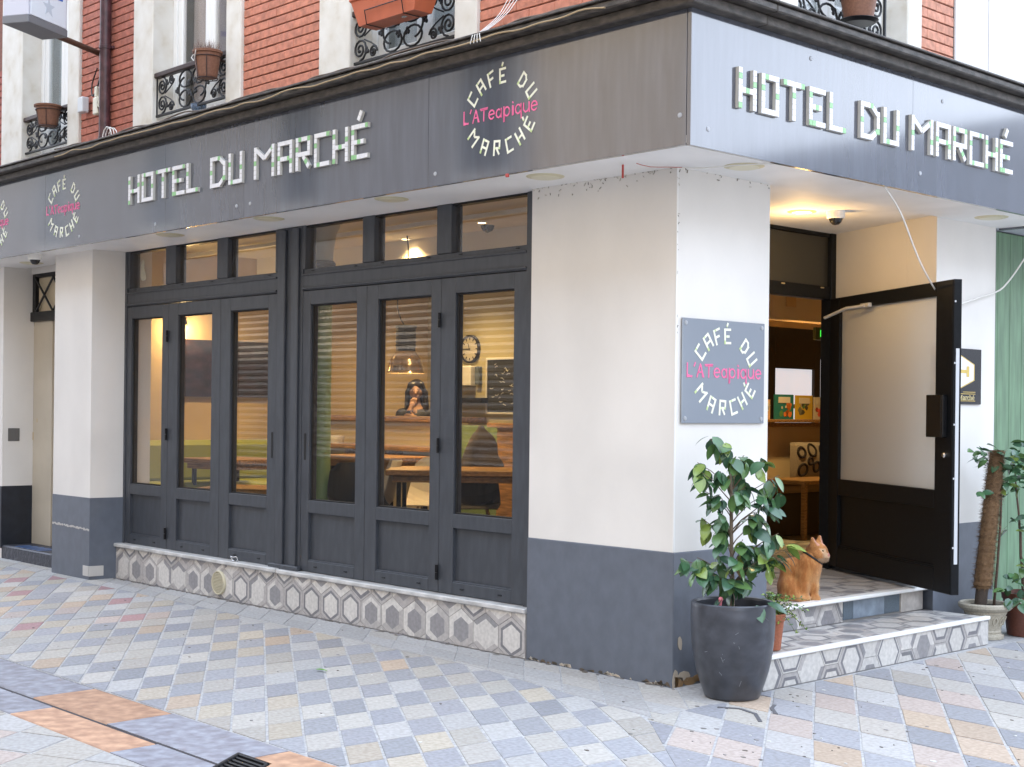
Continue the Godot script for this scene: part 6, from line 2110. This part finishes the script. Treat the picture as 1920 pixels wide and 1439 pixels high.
	# terracotta pot with a trailing plant
	t = thing("trailing_plant", "slim terracotta pot with small leaved trailing plant on the lower step behind the big pot", "potted plant", V(0.275, 0.193, -0.545), 0.8184)
	g = G.new()
	g.lathe([V2(0, 0), V2(0.052, 0), V2(0.070, 0.165), V2(0.076, 0.166), V2(0.080, 0.205), V2(0.073, 0.207), V2(0.068, 0.185)], 28)
	part(t, "pot", g, M["terracotta"])
	g = G.new()
	g.lathe([V2(0.068, 0.188), V2(0.0, 0.194)], 16)
	part(t, "soil", g, M["soil"])
	var fol := G.new()
	var st := G.new()
	st.col = Color(0.12, 0.13, 0.04)
	for i in 34:
		var az := rnd(-0.6, 3.4)
		var reach := rnd(0.05, 0.17) * (1.35 if cos(az) > 0.5 else 0.8)
		var tip := V(cos(az) * reach, 0.20 + rnd(-0.05, 0.15) - reach * 0.25, sin(az) * reach * 0.7)
		var pts := []
		for k in 6:
			var q := k / 5.0
			pts.append(V(0, 0.19, 0).lerp(tip, q) + V(0, 0.05 * sin(PI * q), 0))
		st.tube(pts, 0.0012, 4)
		for k in range(1, 6):
			for s in 3:
				fol.col = [Color(0.10, 0.20, 0.04), Color(0.06, 0.14, 0.05), Color(0.20, 0.32, 0.06), Color(0.28, 0.36, 0.12)][rng.randi() % 4]
				fol.xf = Transform3D(leaf_basis(V(rnd(-1, 1), rnd(-0.5, 0.6), rnd(-1, 1)), rnd(-1, 1)), pts[k])
				var L := rnd(0.016, 0.03)
				fol.quad(Vector3.ZERO, V(L * 0.5, 0.002, -L * 0.24), V(L, 0, 0), V(L * 0.5, 0.002, L * 0.24))
	part(t, "stem", st, M["bark"])
	part(t, "foliage", fol, M["leaf"]).set_meta("kind", "stuff")
	for i in 7:
		var lf := part(t, "leaf", kinds[[1, 4, 10][i % 3]])
		lf.transform = Transform3D(leaf_basis(V(rnd(-1, 1), rnd(-0.3, 0.3), rnd(0, 1)), rnd(-0.5, 0.5)) * Basis.from_scale(Vector3.ONE * 0.5), V(rnd(-0.06, 0.10), rnd(0.22, 0.30), rnd(-0.02, 0.06)))
	# urn with the moss pole
	t = thing("moss_pole_planter", "cream stone urn with a leaning brown coir pole and climbing plant", "potted plant", V(0.23, 0, -3.06), 0.8184)
	g = G.new()
	g.lathe([V2(0, 0), V2(0.125, 0), V2(0.128, 0.02), V2(0.105, 0.035), V2(0.11, 0.05), V2(0.104, 0.06), V2(0.125, 0.13), V2(0.140, 0.17), V2(0.146, 0.178), V2(0.143, 0.188), V2(0.168, 0.20), V2(0.182, 0.215), V2(0.182, 0.235), V2(0.170, 0.245), V2(0.155, 0.238), V2(0.15, 0.20)], 40)
	part(t, "urn", g, M["stone_cream"])
	g = G.new()
	g.col = Color(0.5, 0.46, 0.37)
	for i in 14:
		var a := TAU * i / 14
		for s in [-1.0, 1.0]:
			var pts := []
			for k in 7:
				var q := k / 6.0
				pts.append(V(cos(a + s * 0.12 * sin(q * PI)) * (0.118 + 0.022 * q), 0.095 + 0.06 * q, sin(a + s * 0.12 * sin(q * PI)) * (0.118 + 0.022 * q)))
			g.tube(pts, 0.004, 5)
	part(t, "relief", g, M["paint_any"])
	g = G.new()
	g.lathe([V2(0.152, 0.215), V2(0.0, 0.22)], 20)
	part(t, "soil", g, M["soil"])
	var pole := G.new()
	var a0 := V(-0.035, 0.21, 0.0)
	var a1 := V(0.085, 1.30, -0.04)
	pole.col = Color(0.09, 0.065, 0.05)
	pole.tube([a0, a0.lerp(a1, 0.14)], [0.042, 0.042], 14)
	part(t, "pole_core", pole, M["bark"])
	pole = G.new()
	var pn := FastNoiseLite.new()
	pn.seed = 3
	pn.frequency = 1.0
	var rows := 80
	for i in rows:
		for k in 22:
			var q := []
			var nn := []
			for e in [[0, 0], [0, 1], [1, 1], [1, 0]]:
				var v: float = (i + e[0]) / float(rows)
				var a: float = TAU * ((k + e[1]) % 22) / 22.0
				var r := 0.049 + 0.012 * (1.0 - v) + 0.0035 * sin(v * 60.0 + 3.0 * a) * sin(v * 60.0 - 3.0 * a) + 0.006 * pn.get_noise_3d(cos(a) * 3, v * 30, sin(a) * 3)
				if v < 0.02:
					r *= 0.85
				q.append(a0.lerp(a1, 0.12 + 0.88 * v) + V(cos(a) * r, 0, sin(a) * r))
				nn.append(V(cos(a), 0, sin(a)))
			pole.col = Color(0.27, 0.155, 0.075) * (0.8 + 0.35 * pn.get_noise_3d(k * 0.9, i * 0.5, 0.0)) * (0.75 if i > 50 else 1.0)
			pole.quad(q[0], q[1], q[2], q[3])
	var pm := part(t, "coir_pole", pole, M["fabric_any"])
	var fib := G.new()
	for i in 5200:
		var v := rnd(0.0, 1.0)
		var a := rnd(0, TAU)
		var p := a0.lerp(a1, 0.12 + 0.88 * v) + V(cos(a), 0, sin(a)) * 0.053
		var d := (V(cos(a), 0, sin(a)) * 0.8 + V(rnd(-1, 1), rnd(-1.2, 0.6), rnd(-1, 1)) * 0.9).normalized() * rnd(0.015, 0.045) * (1.35 - 0.5 * v)
		fib.col = Color(0.30, 0.18, 0.09) * rnd(0.6, 1.3)
		var w := V(rnd(-1, 1), rnd(-1, 1), rnd(-1, 1)).normalized() * 0.0016
		var outn := V(cos(a), 0.2, sin(a)).normalized()
		if (2.0 * w).cross(w + d).dot(outn) < 0:
			w = -w
		fib.tri(p - w, p + w, p + d, outn, outn, outn)
	part(pm, "loose_fibres", fib, M["fabric_any"]).set_meta("kind", "stuff")
	var stem := G.new()
	stem.col = Color(0.10, 0.06, 0.04)
	stem.tube([V(0.06, 0.21, 0.0), V(0.075, 0.5, 0.02), V(0.10, 0.8, 0.0), V(0.105, 1.0, 0.0)], [0.010, 0.009, 0.008, 0.006], 7)
	part(t, "stem", stem, M["bark"])
	for c in [[V(-0.055, 1.30, 0.0), 12, 0.05], [V(-0.045, 1.22, 0.02), 9, 0.05], [V(-0.055, 0.99, 0.03), 3, 0.03], [V(0.15, 1.24, 0.02), 14, 0.08], [V(0.16, 1.12, 0.0), 14, 0.08], [V(0.14, 0.40, 0.06), 9, 0.06], [V(0.16, 0.28, 0.12), 8, 0.05]]:
		for i in c[1]:
			var lf := part(t, "leaf", kinds[rng.randi() % 12])
			lf.transform = Transform3D(leaf_basis(V(rnd(-1, 1), rnd(-0.6, 0.6), rnd(-0.4, 1)), rnd(-0.8, 0.8)) * Basis.from_scale(Vector3.ONE * rnd(0.65, 0.95)), c[0] + V(rnd(-1, 1), rnd(-1, 1), rnd(-0.6, 0.6)) * c[2])
	# brown pot with the tall shrub
	t = thing("tall_shrub", "tall leafy shrub in a brown plastic pot against the green boards", "potted plant", V(0.36, 0, -3.40), 0.8184)
	g = G.new()
	g.lathe([V2(0, 0), V2(0.13, 0), V2(0.16, 0.25), V2(0.168, 0.255), V2(0.172, 0.30), V2(0.162, 0.302), V2(0.155, 0.27)], 32)
	part(t, "pot", g, mat("pot_brown", Color(0.16, 0.055, 0.035), 0.5, tex["fine"], V(3, 3, 3)))
	g = G.new()
	g.lathe([V2(0.156, 0.275), V2(0.0, 0.28)], 16)
	part(t, "soil", g, M["soil"])
	for s in [[V(-0.02, 0.27, 0), V(-0.06, 0.75, 0.02), V(-0.10, 1.20, 0.0)], [V(0.0, 0.27, 0), V(0.02, 0.7, 0.0), V(0.06, 1.25, 0.02)], [V(0.02, 0.27, 0.01), V(0.05, 0.5, 0.04), V(0.12, 0.8, 0.03)]]:
		stem = G.new()
		stem.col = Color(0.13, 0.085, 0.06)
		twig(stem, s[0], s[1], 0.012, 0.009)
		twig(stem, s[1], s[2], 0.009, 0.005)
		part(t, "stem", stem, M["bark"])
	for c in [[V(-0.06, 1.24, 0.05), 32, 0.13], [V(0.08, 1.30, 0.03), 26, 0.13], [V(-0.14, 1.08, 0.04), 22, 0.10], [V(0.06, 1.08, 0.05), 14, 0.1], [V(-0.10, 0.78, 0.05), 10, 0.06], [V(0.08, 0.80, 0.05), 16, 0.09], [V(0.10, 0.6, 0.05), 8, 0.07], [V(-0.05, 0.52, 0.08), 6, 0.06], [V(0.02, 0.34, 0.12), 10, 0.07]]:
		for i in c[1]:
			var lf := part(t, "leaf", kinds[rng.randi() % 15])
			lf.transform = Transform3D(leaf_basis(V(rnd(-1, 1), rnd(-0.7, 0.5), rnd(-0.4, 1)), rnd(-0.8, 0.8)) * Basis.from_scale(Vector3.ONE * rnd(0.7, 1.05)), c[0] + V(rnd(-1, 1), rnd(-1, 1), rnd(-0.6, 0.6)) * c[2])

# ---------------------------------------------------------------- small things on the facade
func hanging_pot(at: Vector3, r: float, h: float, label: String, grass: bool) -> void:
	var t := thing("window_pot", label, "flower pot", at, 0, "terracotta pots hung on the upper railings")
	var g := G.new()
	g.lathe([V2(0, 0), V2(r * 0.66, 0), V2(r * 0.70, 0.01), V2(r * 0.88, h * 0.70), V2(r * 0.90, h * 0.72), V2(r * 0.93, h * 0.88), V2(r * 1.03, h * 0.90), V2(r * 1.05, h * 0.98), V2(r, h), V2(r * 0.92, h * 0.97), V2(r * 0.9, h * 0.9)], 32)
	part(t, "pot", g, M["terracotta_brown"])
	g = G.new()
	g.lathe([V2(r * 0.9, h * 0.92), V2(0, h * 0.93)], 20)
	part(t, "soil", g, M["soil"])
	g = G.new()
	for k in 2:
		var ring := []
		for i in 25:
			var a := TAU * i / 24.0
			ring.append(V(cos(a) * r * (0.92 if k == 0 else 0.72), h * 0.76 if k == 0 else -0.006, sin(a) * r * (0.92 if k == 0 else 0.72)))
		g.tube(ring, 0.005, 5, false)
	for a in [0.6, 1.6, 2.6, 4.2]:
		g.tube([V(cos(a) * r * 0.93, h * 0.76, sin(a) * r * 0.93), V(cos(a) * r * 0.74, -0.006, sin(a) * r * 0.74)], 0.004, 5)
	g.box(V(-0.02, h * 0.7, -r - 0.10), V(0.02, h * 0.78, -r * 0.9), 0.003)
	part(t, "wire_holder", g, M["iron_brown"])
	if grass:
		g = G.new()
		for i in 260:
			var a := rnd(0, TAU)
			var q := sqrt(rnd(0, 1)) * r * 0.85
			var p := V(cos(a) * q, h * 0.92, sin(a) * q)
			var tip := p + V(rnd(-0.03, 0.03) + cos(a) * 0.02, rnd(0.04, 0.11), rnd(-0.03, 0.03) + sin(a) * 0.02)
			g.col = [Color(0.20, 0.10, 0.08), Color(0.26, 0.16, 0.12), Color(0.15, 0.08, 0.10), Color(0.30, 0.22, 0.15)][i % 4]
			var w := V(rnd(-1, 1), 0, rnd(-1, 1)).normalized() * 0.0022
			if (2.0 * w).cross(w + tip - p).dot(V(0.6, 0.3, 0.7)) < 0:
				w = -w
			g.flat(p - w, p + w, tip)
		part(t, "dry_grass", g, M["fabric_any"]).set_meta("kind", "stuff")
		g = G.new()
		g.tube([V(-r, h * 0.98, 0.05), V(-r * 0.8, h * 0.75, r * 0.8), V(-0.01, h * 0.55, r), V(0.02, h * 0.95, r * 1.02)], 0.004, 5)
		part(t, "string", g, M["cable_white"])

func cable(called: String, pts: Array, r: float, m: Material, label: String, group := "") -> void:
	var c := Curve3D.new()
	for i in pts.size():
		var d: Vector3 = (pts[mini(i + 1, pts.size() - 1)] - pts[maxi(i - 1, 0)]) / 6.0
		c.add_point(pts[i], -d, d)
	var g := G.new()
	var n := maxi(6, int(c.get_baked_length() / 0.05))
	var s := []
	for i in n + 1:
		s.append(c.sample_baked(c.get_baked_length() * i / n, true))
	g.tube(s, r, 6)
	solo(called, g, m, label, "cable", group)

func small_things() -> void:
	hanging_pot(V(-7.69, 4.185, 0.13), 0.125, 0.195, "empty terracotta pot hung on the leftmost upper railing", false)
	hanging_pot(V(-4.80, 4.17, 0.14), 0.115, 0.215, "terracotta pot with dry purple grass hung on the second upper railing", true)
	var rp := thing("window_pot", "brown pot hung above the entrance signboard, only its dark underside in view", "flower pot", V(0.10, 4.03, -1.62), 0, "terracotta pots hung on the upper railings")
	var g := G.new()
	g.lathe([V2(0, 0), V2(0.09, 0), V2(0.12, 0.18), V2(0.13, 0.19), V2(0.128, 0.21), V2(0.11, 0.2)], 28)
	part(rp, "pot", g, M["terracotta_brown"])
	g = G.new()
	g.lathe([V2(0, -0.02), V2(0.10, -0.02), V2(0.125, 0.0), V2(0.12, 0.005)], 28)
	part(rp, "saucer", g, M["black_paint"])
	var pl := thing("flower_box", "bright orange plastic flower box hung on the third upper railing", "flower box", V(-2.38, 4.165, 0.15))
	g = G.new()
	var lo := PackedVector3Array([V(-0.30, 0, -0.075), V(0.30, 0, -0.075), V(0.30, 0, 0.075), V(-0.30, 0, 0.075)])
	var hi := PackedVector3Array([V(-0.36, 0.17, -0.10), V(0.36, 0.17, -0.10), V(0.36, 0.17, 0.10), V(-0.36, 0.17, 0.10)])
	for i in 4:
		var j := (i + 1) % 4
		g.face([lo[i], lo[j], hi[j], hi[i]], V((lo[i].x + lo[j].x), 0, (lo[i].z + lo[j].z)))
	g.face(Array(lo), V(0, -1, 0))
	g.face(Array(hi), V(0, 1, 0))
	part(pl, "trough", g, M["planter_orange"])
	part(pl, "rim", bx(V(-0.375, 0.17, -0.112), V(0.375, 0.20, 0.112), 0.008), M["planter_orange"])
	g = G.new()
	for x in [-0.2, 0.2]:
		g.tube([V(x, 0.20, -0.13), V(x, -0.006, -0.09), V(x, -0.006, 0.085), V(x, 0.09, 0.105)], 0.004, 5)
	g.tube([V(-0.2, 0.085, 0.105), V(0.2, 0.085, 0.105)], 0.004, 5)
	part(pl, "wire_holder", g, M["iron"])
	part(pl, "drain_plug", bx(V(0.1, -0.004, 0.0), V(0.14, -0.0005, 0.03), 0.001), M["chrome"])
	# drain pipe with boxes and cable coils
	var pp := thing("drain_pipe", "maroon painted drain pipe running down the brick wall between two windows", "drain pipe", V(-6.70, 0, 0.055))
	g = G.new()
	g.lathe([V2(0.05, 3.70), V2(0.05, 5.9)], 16)
	part(pp, "pipe", g, M["pipe_paint"])
	for y in [3.93, 4.75]:
		g = G.new()
		g.lathe([V2(0.05, y), V2(0.055, y + 0.003), V2(0.055, y + 0.03), V2(0.05, y + 0.033)], 16)
		g.box(V(-0.07, y + 0.005, -0.055), V(0.07, y + 0.028, -0.03))
		part(pp, "clamp", g, M["pipe_paint"])
	var bxs := thing("cable_box", "small cream cable socket with loose wires strapped to the drain pipe", "cable box", V(-6.83, 4.24, 0.06))
	part(bxs, "socket", bx(V(-0.06, -0.06, -0.05), V(0.04, 0.10, 0.02), 0.01), mat("socket_cream", Color(0.66, 0.63, 0.52), 0.5))
	part(bxs, "plug", bx(V(-0.05, 0.10, -0.03), V(-0.01, 0.20, 0.01), 0.008), M["socket_cream"])
	g = G.new()
	for i in 5:
		g.tube([V(0.03, -0.02 - i * 0.01, 0.0), V(0.09, 0.0 + i * 0.012, 0.05), V(0.16, -0.03 + i * 0.014, 0.02)], 0.005, 5)
	part(bxs, "wire", g, M["socket_cream"])
	var gb := thing("grey_box", "small pale grey box on the window jamb left of the drain pipe", "cable box", V(-7.12, 4.31, 0.06))
	part(gb, "case", bx(V(-0.05, -0.07, -0.04), V(0.05, 0.07, 0.03), 0.008), mat("box_grey", Color(0.58, 0.60, 0.62), 0.5))
	cable("black_cable", [V(-6.90, 4.62, 0.03), V(-6.98, 4.48, 0.04), V(-6.93, 4.36, 0.06), V(-6.87, 4.42, 0.05), V(-6.80, 4.60, 0.03)], 0.007, M["iron"], "black looped cable hanging beside the drain pipe under the sign bracket")
	var coil := []
	for i in 46:
		var a := TAU * i / 15.0
		coil.append(V(-6.52 + 0.07 * cos(a), 3.93 + 0.085 * sin(a) + 0.004 * (i % 3), 0.06 + 0.0018 * i))
	cable("white_cable_coil", coil, 0.005, M["cable_white"], "coil of white cable hanging right of the drain pipe foot")
	cable("white_cable_tie", [V(-6.95, 3.83, 0.10), V(-6.80, 3.80, 0.13), V(-6.66, 3.84, 0.13), V(-6.52, 3.80, 0.16), V(-6.40, 3.74, 0.40)], 0.009, M["cable_white"], "white cable wrapped round the foot of the drain pipe")
	var along := []
	var along2 := []
	for i in 40:
		var x := -6.40 + i * 0.165
		along.append(V(x, 3.722 + rnd(0, 0.012) + 0.01 * sin(i * 1.1), 0.655 + rnd(-0.03, 0.012)))
		along2.append(V(x + 0.03, 3.664 + rnd(-0.006, 0.02), 0.672 + rnd(0, 0.008)))
	cable("cornice_cable", along, 0.006, M["cable_dark"], "brown cable lying along the top edge of the cornice", "cables along the cornice")
	cable("cornice_cable", along2, 0.005, mat("cable_tan", Color(0.34, 0.25, 0.14), 0.7), "thin tan cable drooping along the front face of the cornice", "cables along the cornice")
	for i in 4:
		cable("thin_wire", [V(-1.30 + i * 0.05, 4.9, 0.03), V(-1.30 + i * 0.045, 4.3, 0.04), V(-1.20 + i * 0.03, 3.98, 0.25), V(-1.02 + i * 0.02, 3.74, 0.60), V(-0.97 + i * 0.02, 3.70, 0.69), V(-0.99 + i * 0.03, 3.655, 0.688)], 0.0025, M["cable_white"], ["leftmost of the four thin pale wires falling down the brick wall to the cornice", "second from the left of the four thin pale wires on the brick wall", "third from the left of the four thin pale wires on the brick wall", "rightmost of the four thin pale wires falling down the brick wall to the cornice"][i], "pale wires near the corner")
	cable("hanging_cable", [V(0.50, 2.905, -1.30), V(0.42, 2.78, -1.62), V(0.30, 2.52, -2.05), V(0.16, 2.33, -2.55), V(0.06, 2.31, -2.90), V(0.03, 2.40, -3.35), V(0.04, 2.47, -3.60), V(0.10, 2.62, -3.72), V(0.20, 2.80, -3.80), V(0.40, 2.93, -3.90)], 0.006, M["cable_white"], "white cable hanging in a slack curve from the signboard across the entrance pier")
	cable("soffit_cable", [V(0.05, 2.905, 0.02), V(0.14, 2.895, -0.02), V(0.30, 2.90, -0.10), V(0.45, 2.907, -0.22), V(0.50, 2.91, -0.42)], 0.0035, M["cable_white"], "short white cable running under the soffit at the corner")
	cable("soffit_cable", [V(0.05, 2.905, 0.02), V(0.02, 2.90, 0.10), V(-0.03, 2.895, 0.20), V(-0.05, 2.905, 0.29)], 0.0022, mat("cable_red", Color(0.42, 0.10, 0.07), 0.6), "reddish frayed wire under the soffit left of the corner")
	var tape := G.new()
	tape.box(V(-0.15, 2.80, 0.33), V(-0.143, 2.90, 0.345))
	tape.xf = Transform3D(Basis(Vector3(0, 0, 1), 0.3), V(0.9, 0.06, 0.0))
	solo("red_tape", bx(V(-0.135, 2.83, 0.31), V(-0.122, 2.905, 0.318), 0.002), mat("tape_red", Color(0.42, 0.06, 0.05), 0.6), "short strip of red tape hanging from the soffit near the corner", "tape")
	solo("red_clip", bx(V(-0.83, 2.885, 0.533), V(-0.81, 2.905, 0.55), 0.003), M["tape_red"], "tiny red clip at the lower edge of the signboard under the round emblem", "clip")
	# projecting light sign, only its foot in view
	var ls := thing("projecting_sign", "white projecting light box sign with a pale star and a blue stripe", "sign", V(-6.926, 4.765, 0.0), atan2(0.484, 0.875))
	g = G.new()
	g.tube([V(0, 0, -0.02), V(0, 0.0, 0.70)], 0.026, 10)
	part(ls, "bracket", g, mat("rust_brown", Color(0.14, 0.075, 0.05), 0.7, tex["fine"], V(6, 6, 6)))
	part(ls, "bottom_tray", bx(V(-0.13, -0.035, 0.66), V(0.13, 0.03, 1.20), 0.004), mat("tray_grey", Color(0.16, 0.165, 0.18), 0.5))
	part(ls, "box", bx(V(-0.125, 0.03, 0.665), V(0.125, 1.4, 1.195), 0.004), mat("sign_lilac", Color(0.52, 0.53, 0.60), 0.5))
	part(ls, "face", bx(V(0.125, 0.035, 0.69), V(0.132, 1.38, 1.17), 0.002), mat("sign_white", Color(0.70, 0.74, 0.80), 0.35))
	part(ls, "blue_stripe", bx(V(0.132, 0.255, 0.74), V(0.135, 0.30, 1.06)), mat("sign_blue", Color(0.02, 0.13, 0.52), 0.4))
	g = G.new()
	g.xf = Transform3D(Basis(Vector3.UP, PI / 2), V(0.132, 0.155, 0.93))
	for i in 5:
		var a := PI / 2 + TAU * i / 5
		var tip := V2(cos(a), sin(a)) * 0.085
		var l := V2(cos(a + PI / 5), sin(a + PI / 5)) * 0.034
		var r := V2(cos(a - PI / 5), sin(a - PI / 5)) * 0.034
		g.prism(PackedVector2Array([V2(0, 0), r, tip, l]), 0.0, 0.002)
	part(ls, "star", g, mat("star_grey", Color(0.50, 0.55, 0.62), 0.4))
	# bits and pieces
	g = G.new()
	g.lathe([V2(0.0, 0), V2(0.035, 0), V2(0.062, 0.05), V2(0.067, 0.085), V2(0.06, 0.085), V2(0.05, 0.03), V2(0, 0.02)], 20)
	var bowl := solo("blue_white_bowl", g, mat("bowl_blue", Color(0.30, 0.45, 0.70), 0.3, noise("bowl_print", 91, 0.03, 0.2, 1.0, 2), V(9, 9, 9)), "small blue and white bowl on the cornice under the second window", "bowl")
	bowl.position = V(-5.25, 3.97, -0.05)
	var gl := part(self, "green_leaf_on_paving", leaf_mesh(0.075, 0.03, Color(0.16, 0.40, 0.06), 0.3, 0.1))
	tag(gl, "bright green fallen leaf lying alone on the checkered paving", "leaf")
	gl.transform = Transform3D(Basis(Vector3.UP, 0.8), V(-1.66, 0.012, 1.25))
	var wet := mat("wet_mark", Color(0.10, 0.10, 0.11), 0.6)
	var dg := G.new()
	for s in [[[0.86, 0.33], [0.73, 0.20], [0.60, 0.16], [0.50, 0.22]], [[0.80, 0.12], [0.70, 0.02], [0.66, -0.06]]]:
		for i in s.size() - 1:
			var a: Vector2 = V2(s[i][0], s[i][1])
			var b: Vector2 = V2(s[i + 1][0], s[i + 1][1])
			var n := (b - a).orthogonal().normalized() * 0.010
			raise(dg, PackedVector2Array([a - n, b - n, b + n, a + n]), -0.003, 0.0026 + i * 0.0003, 0.0)
	part(get_node("pavement"), "dark_crack", dg, wet)
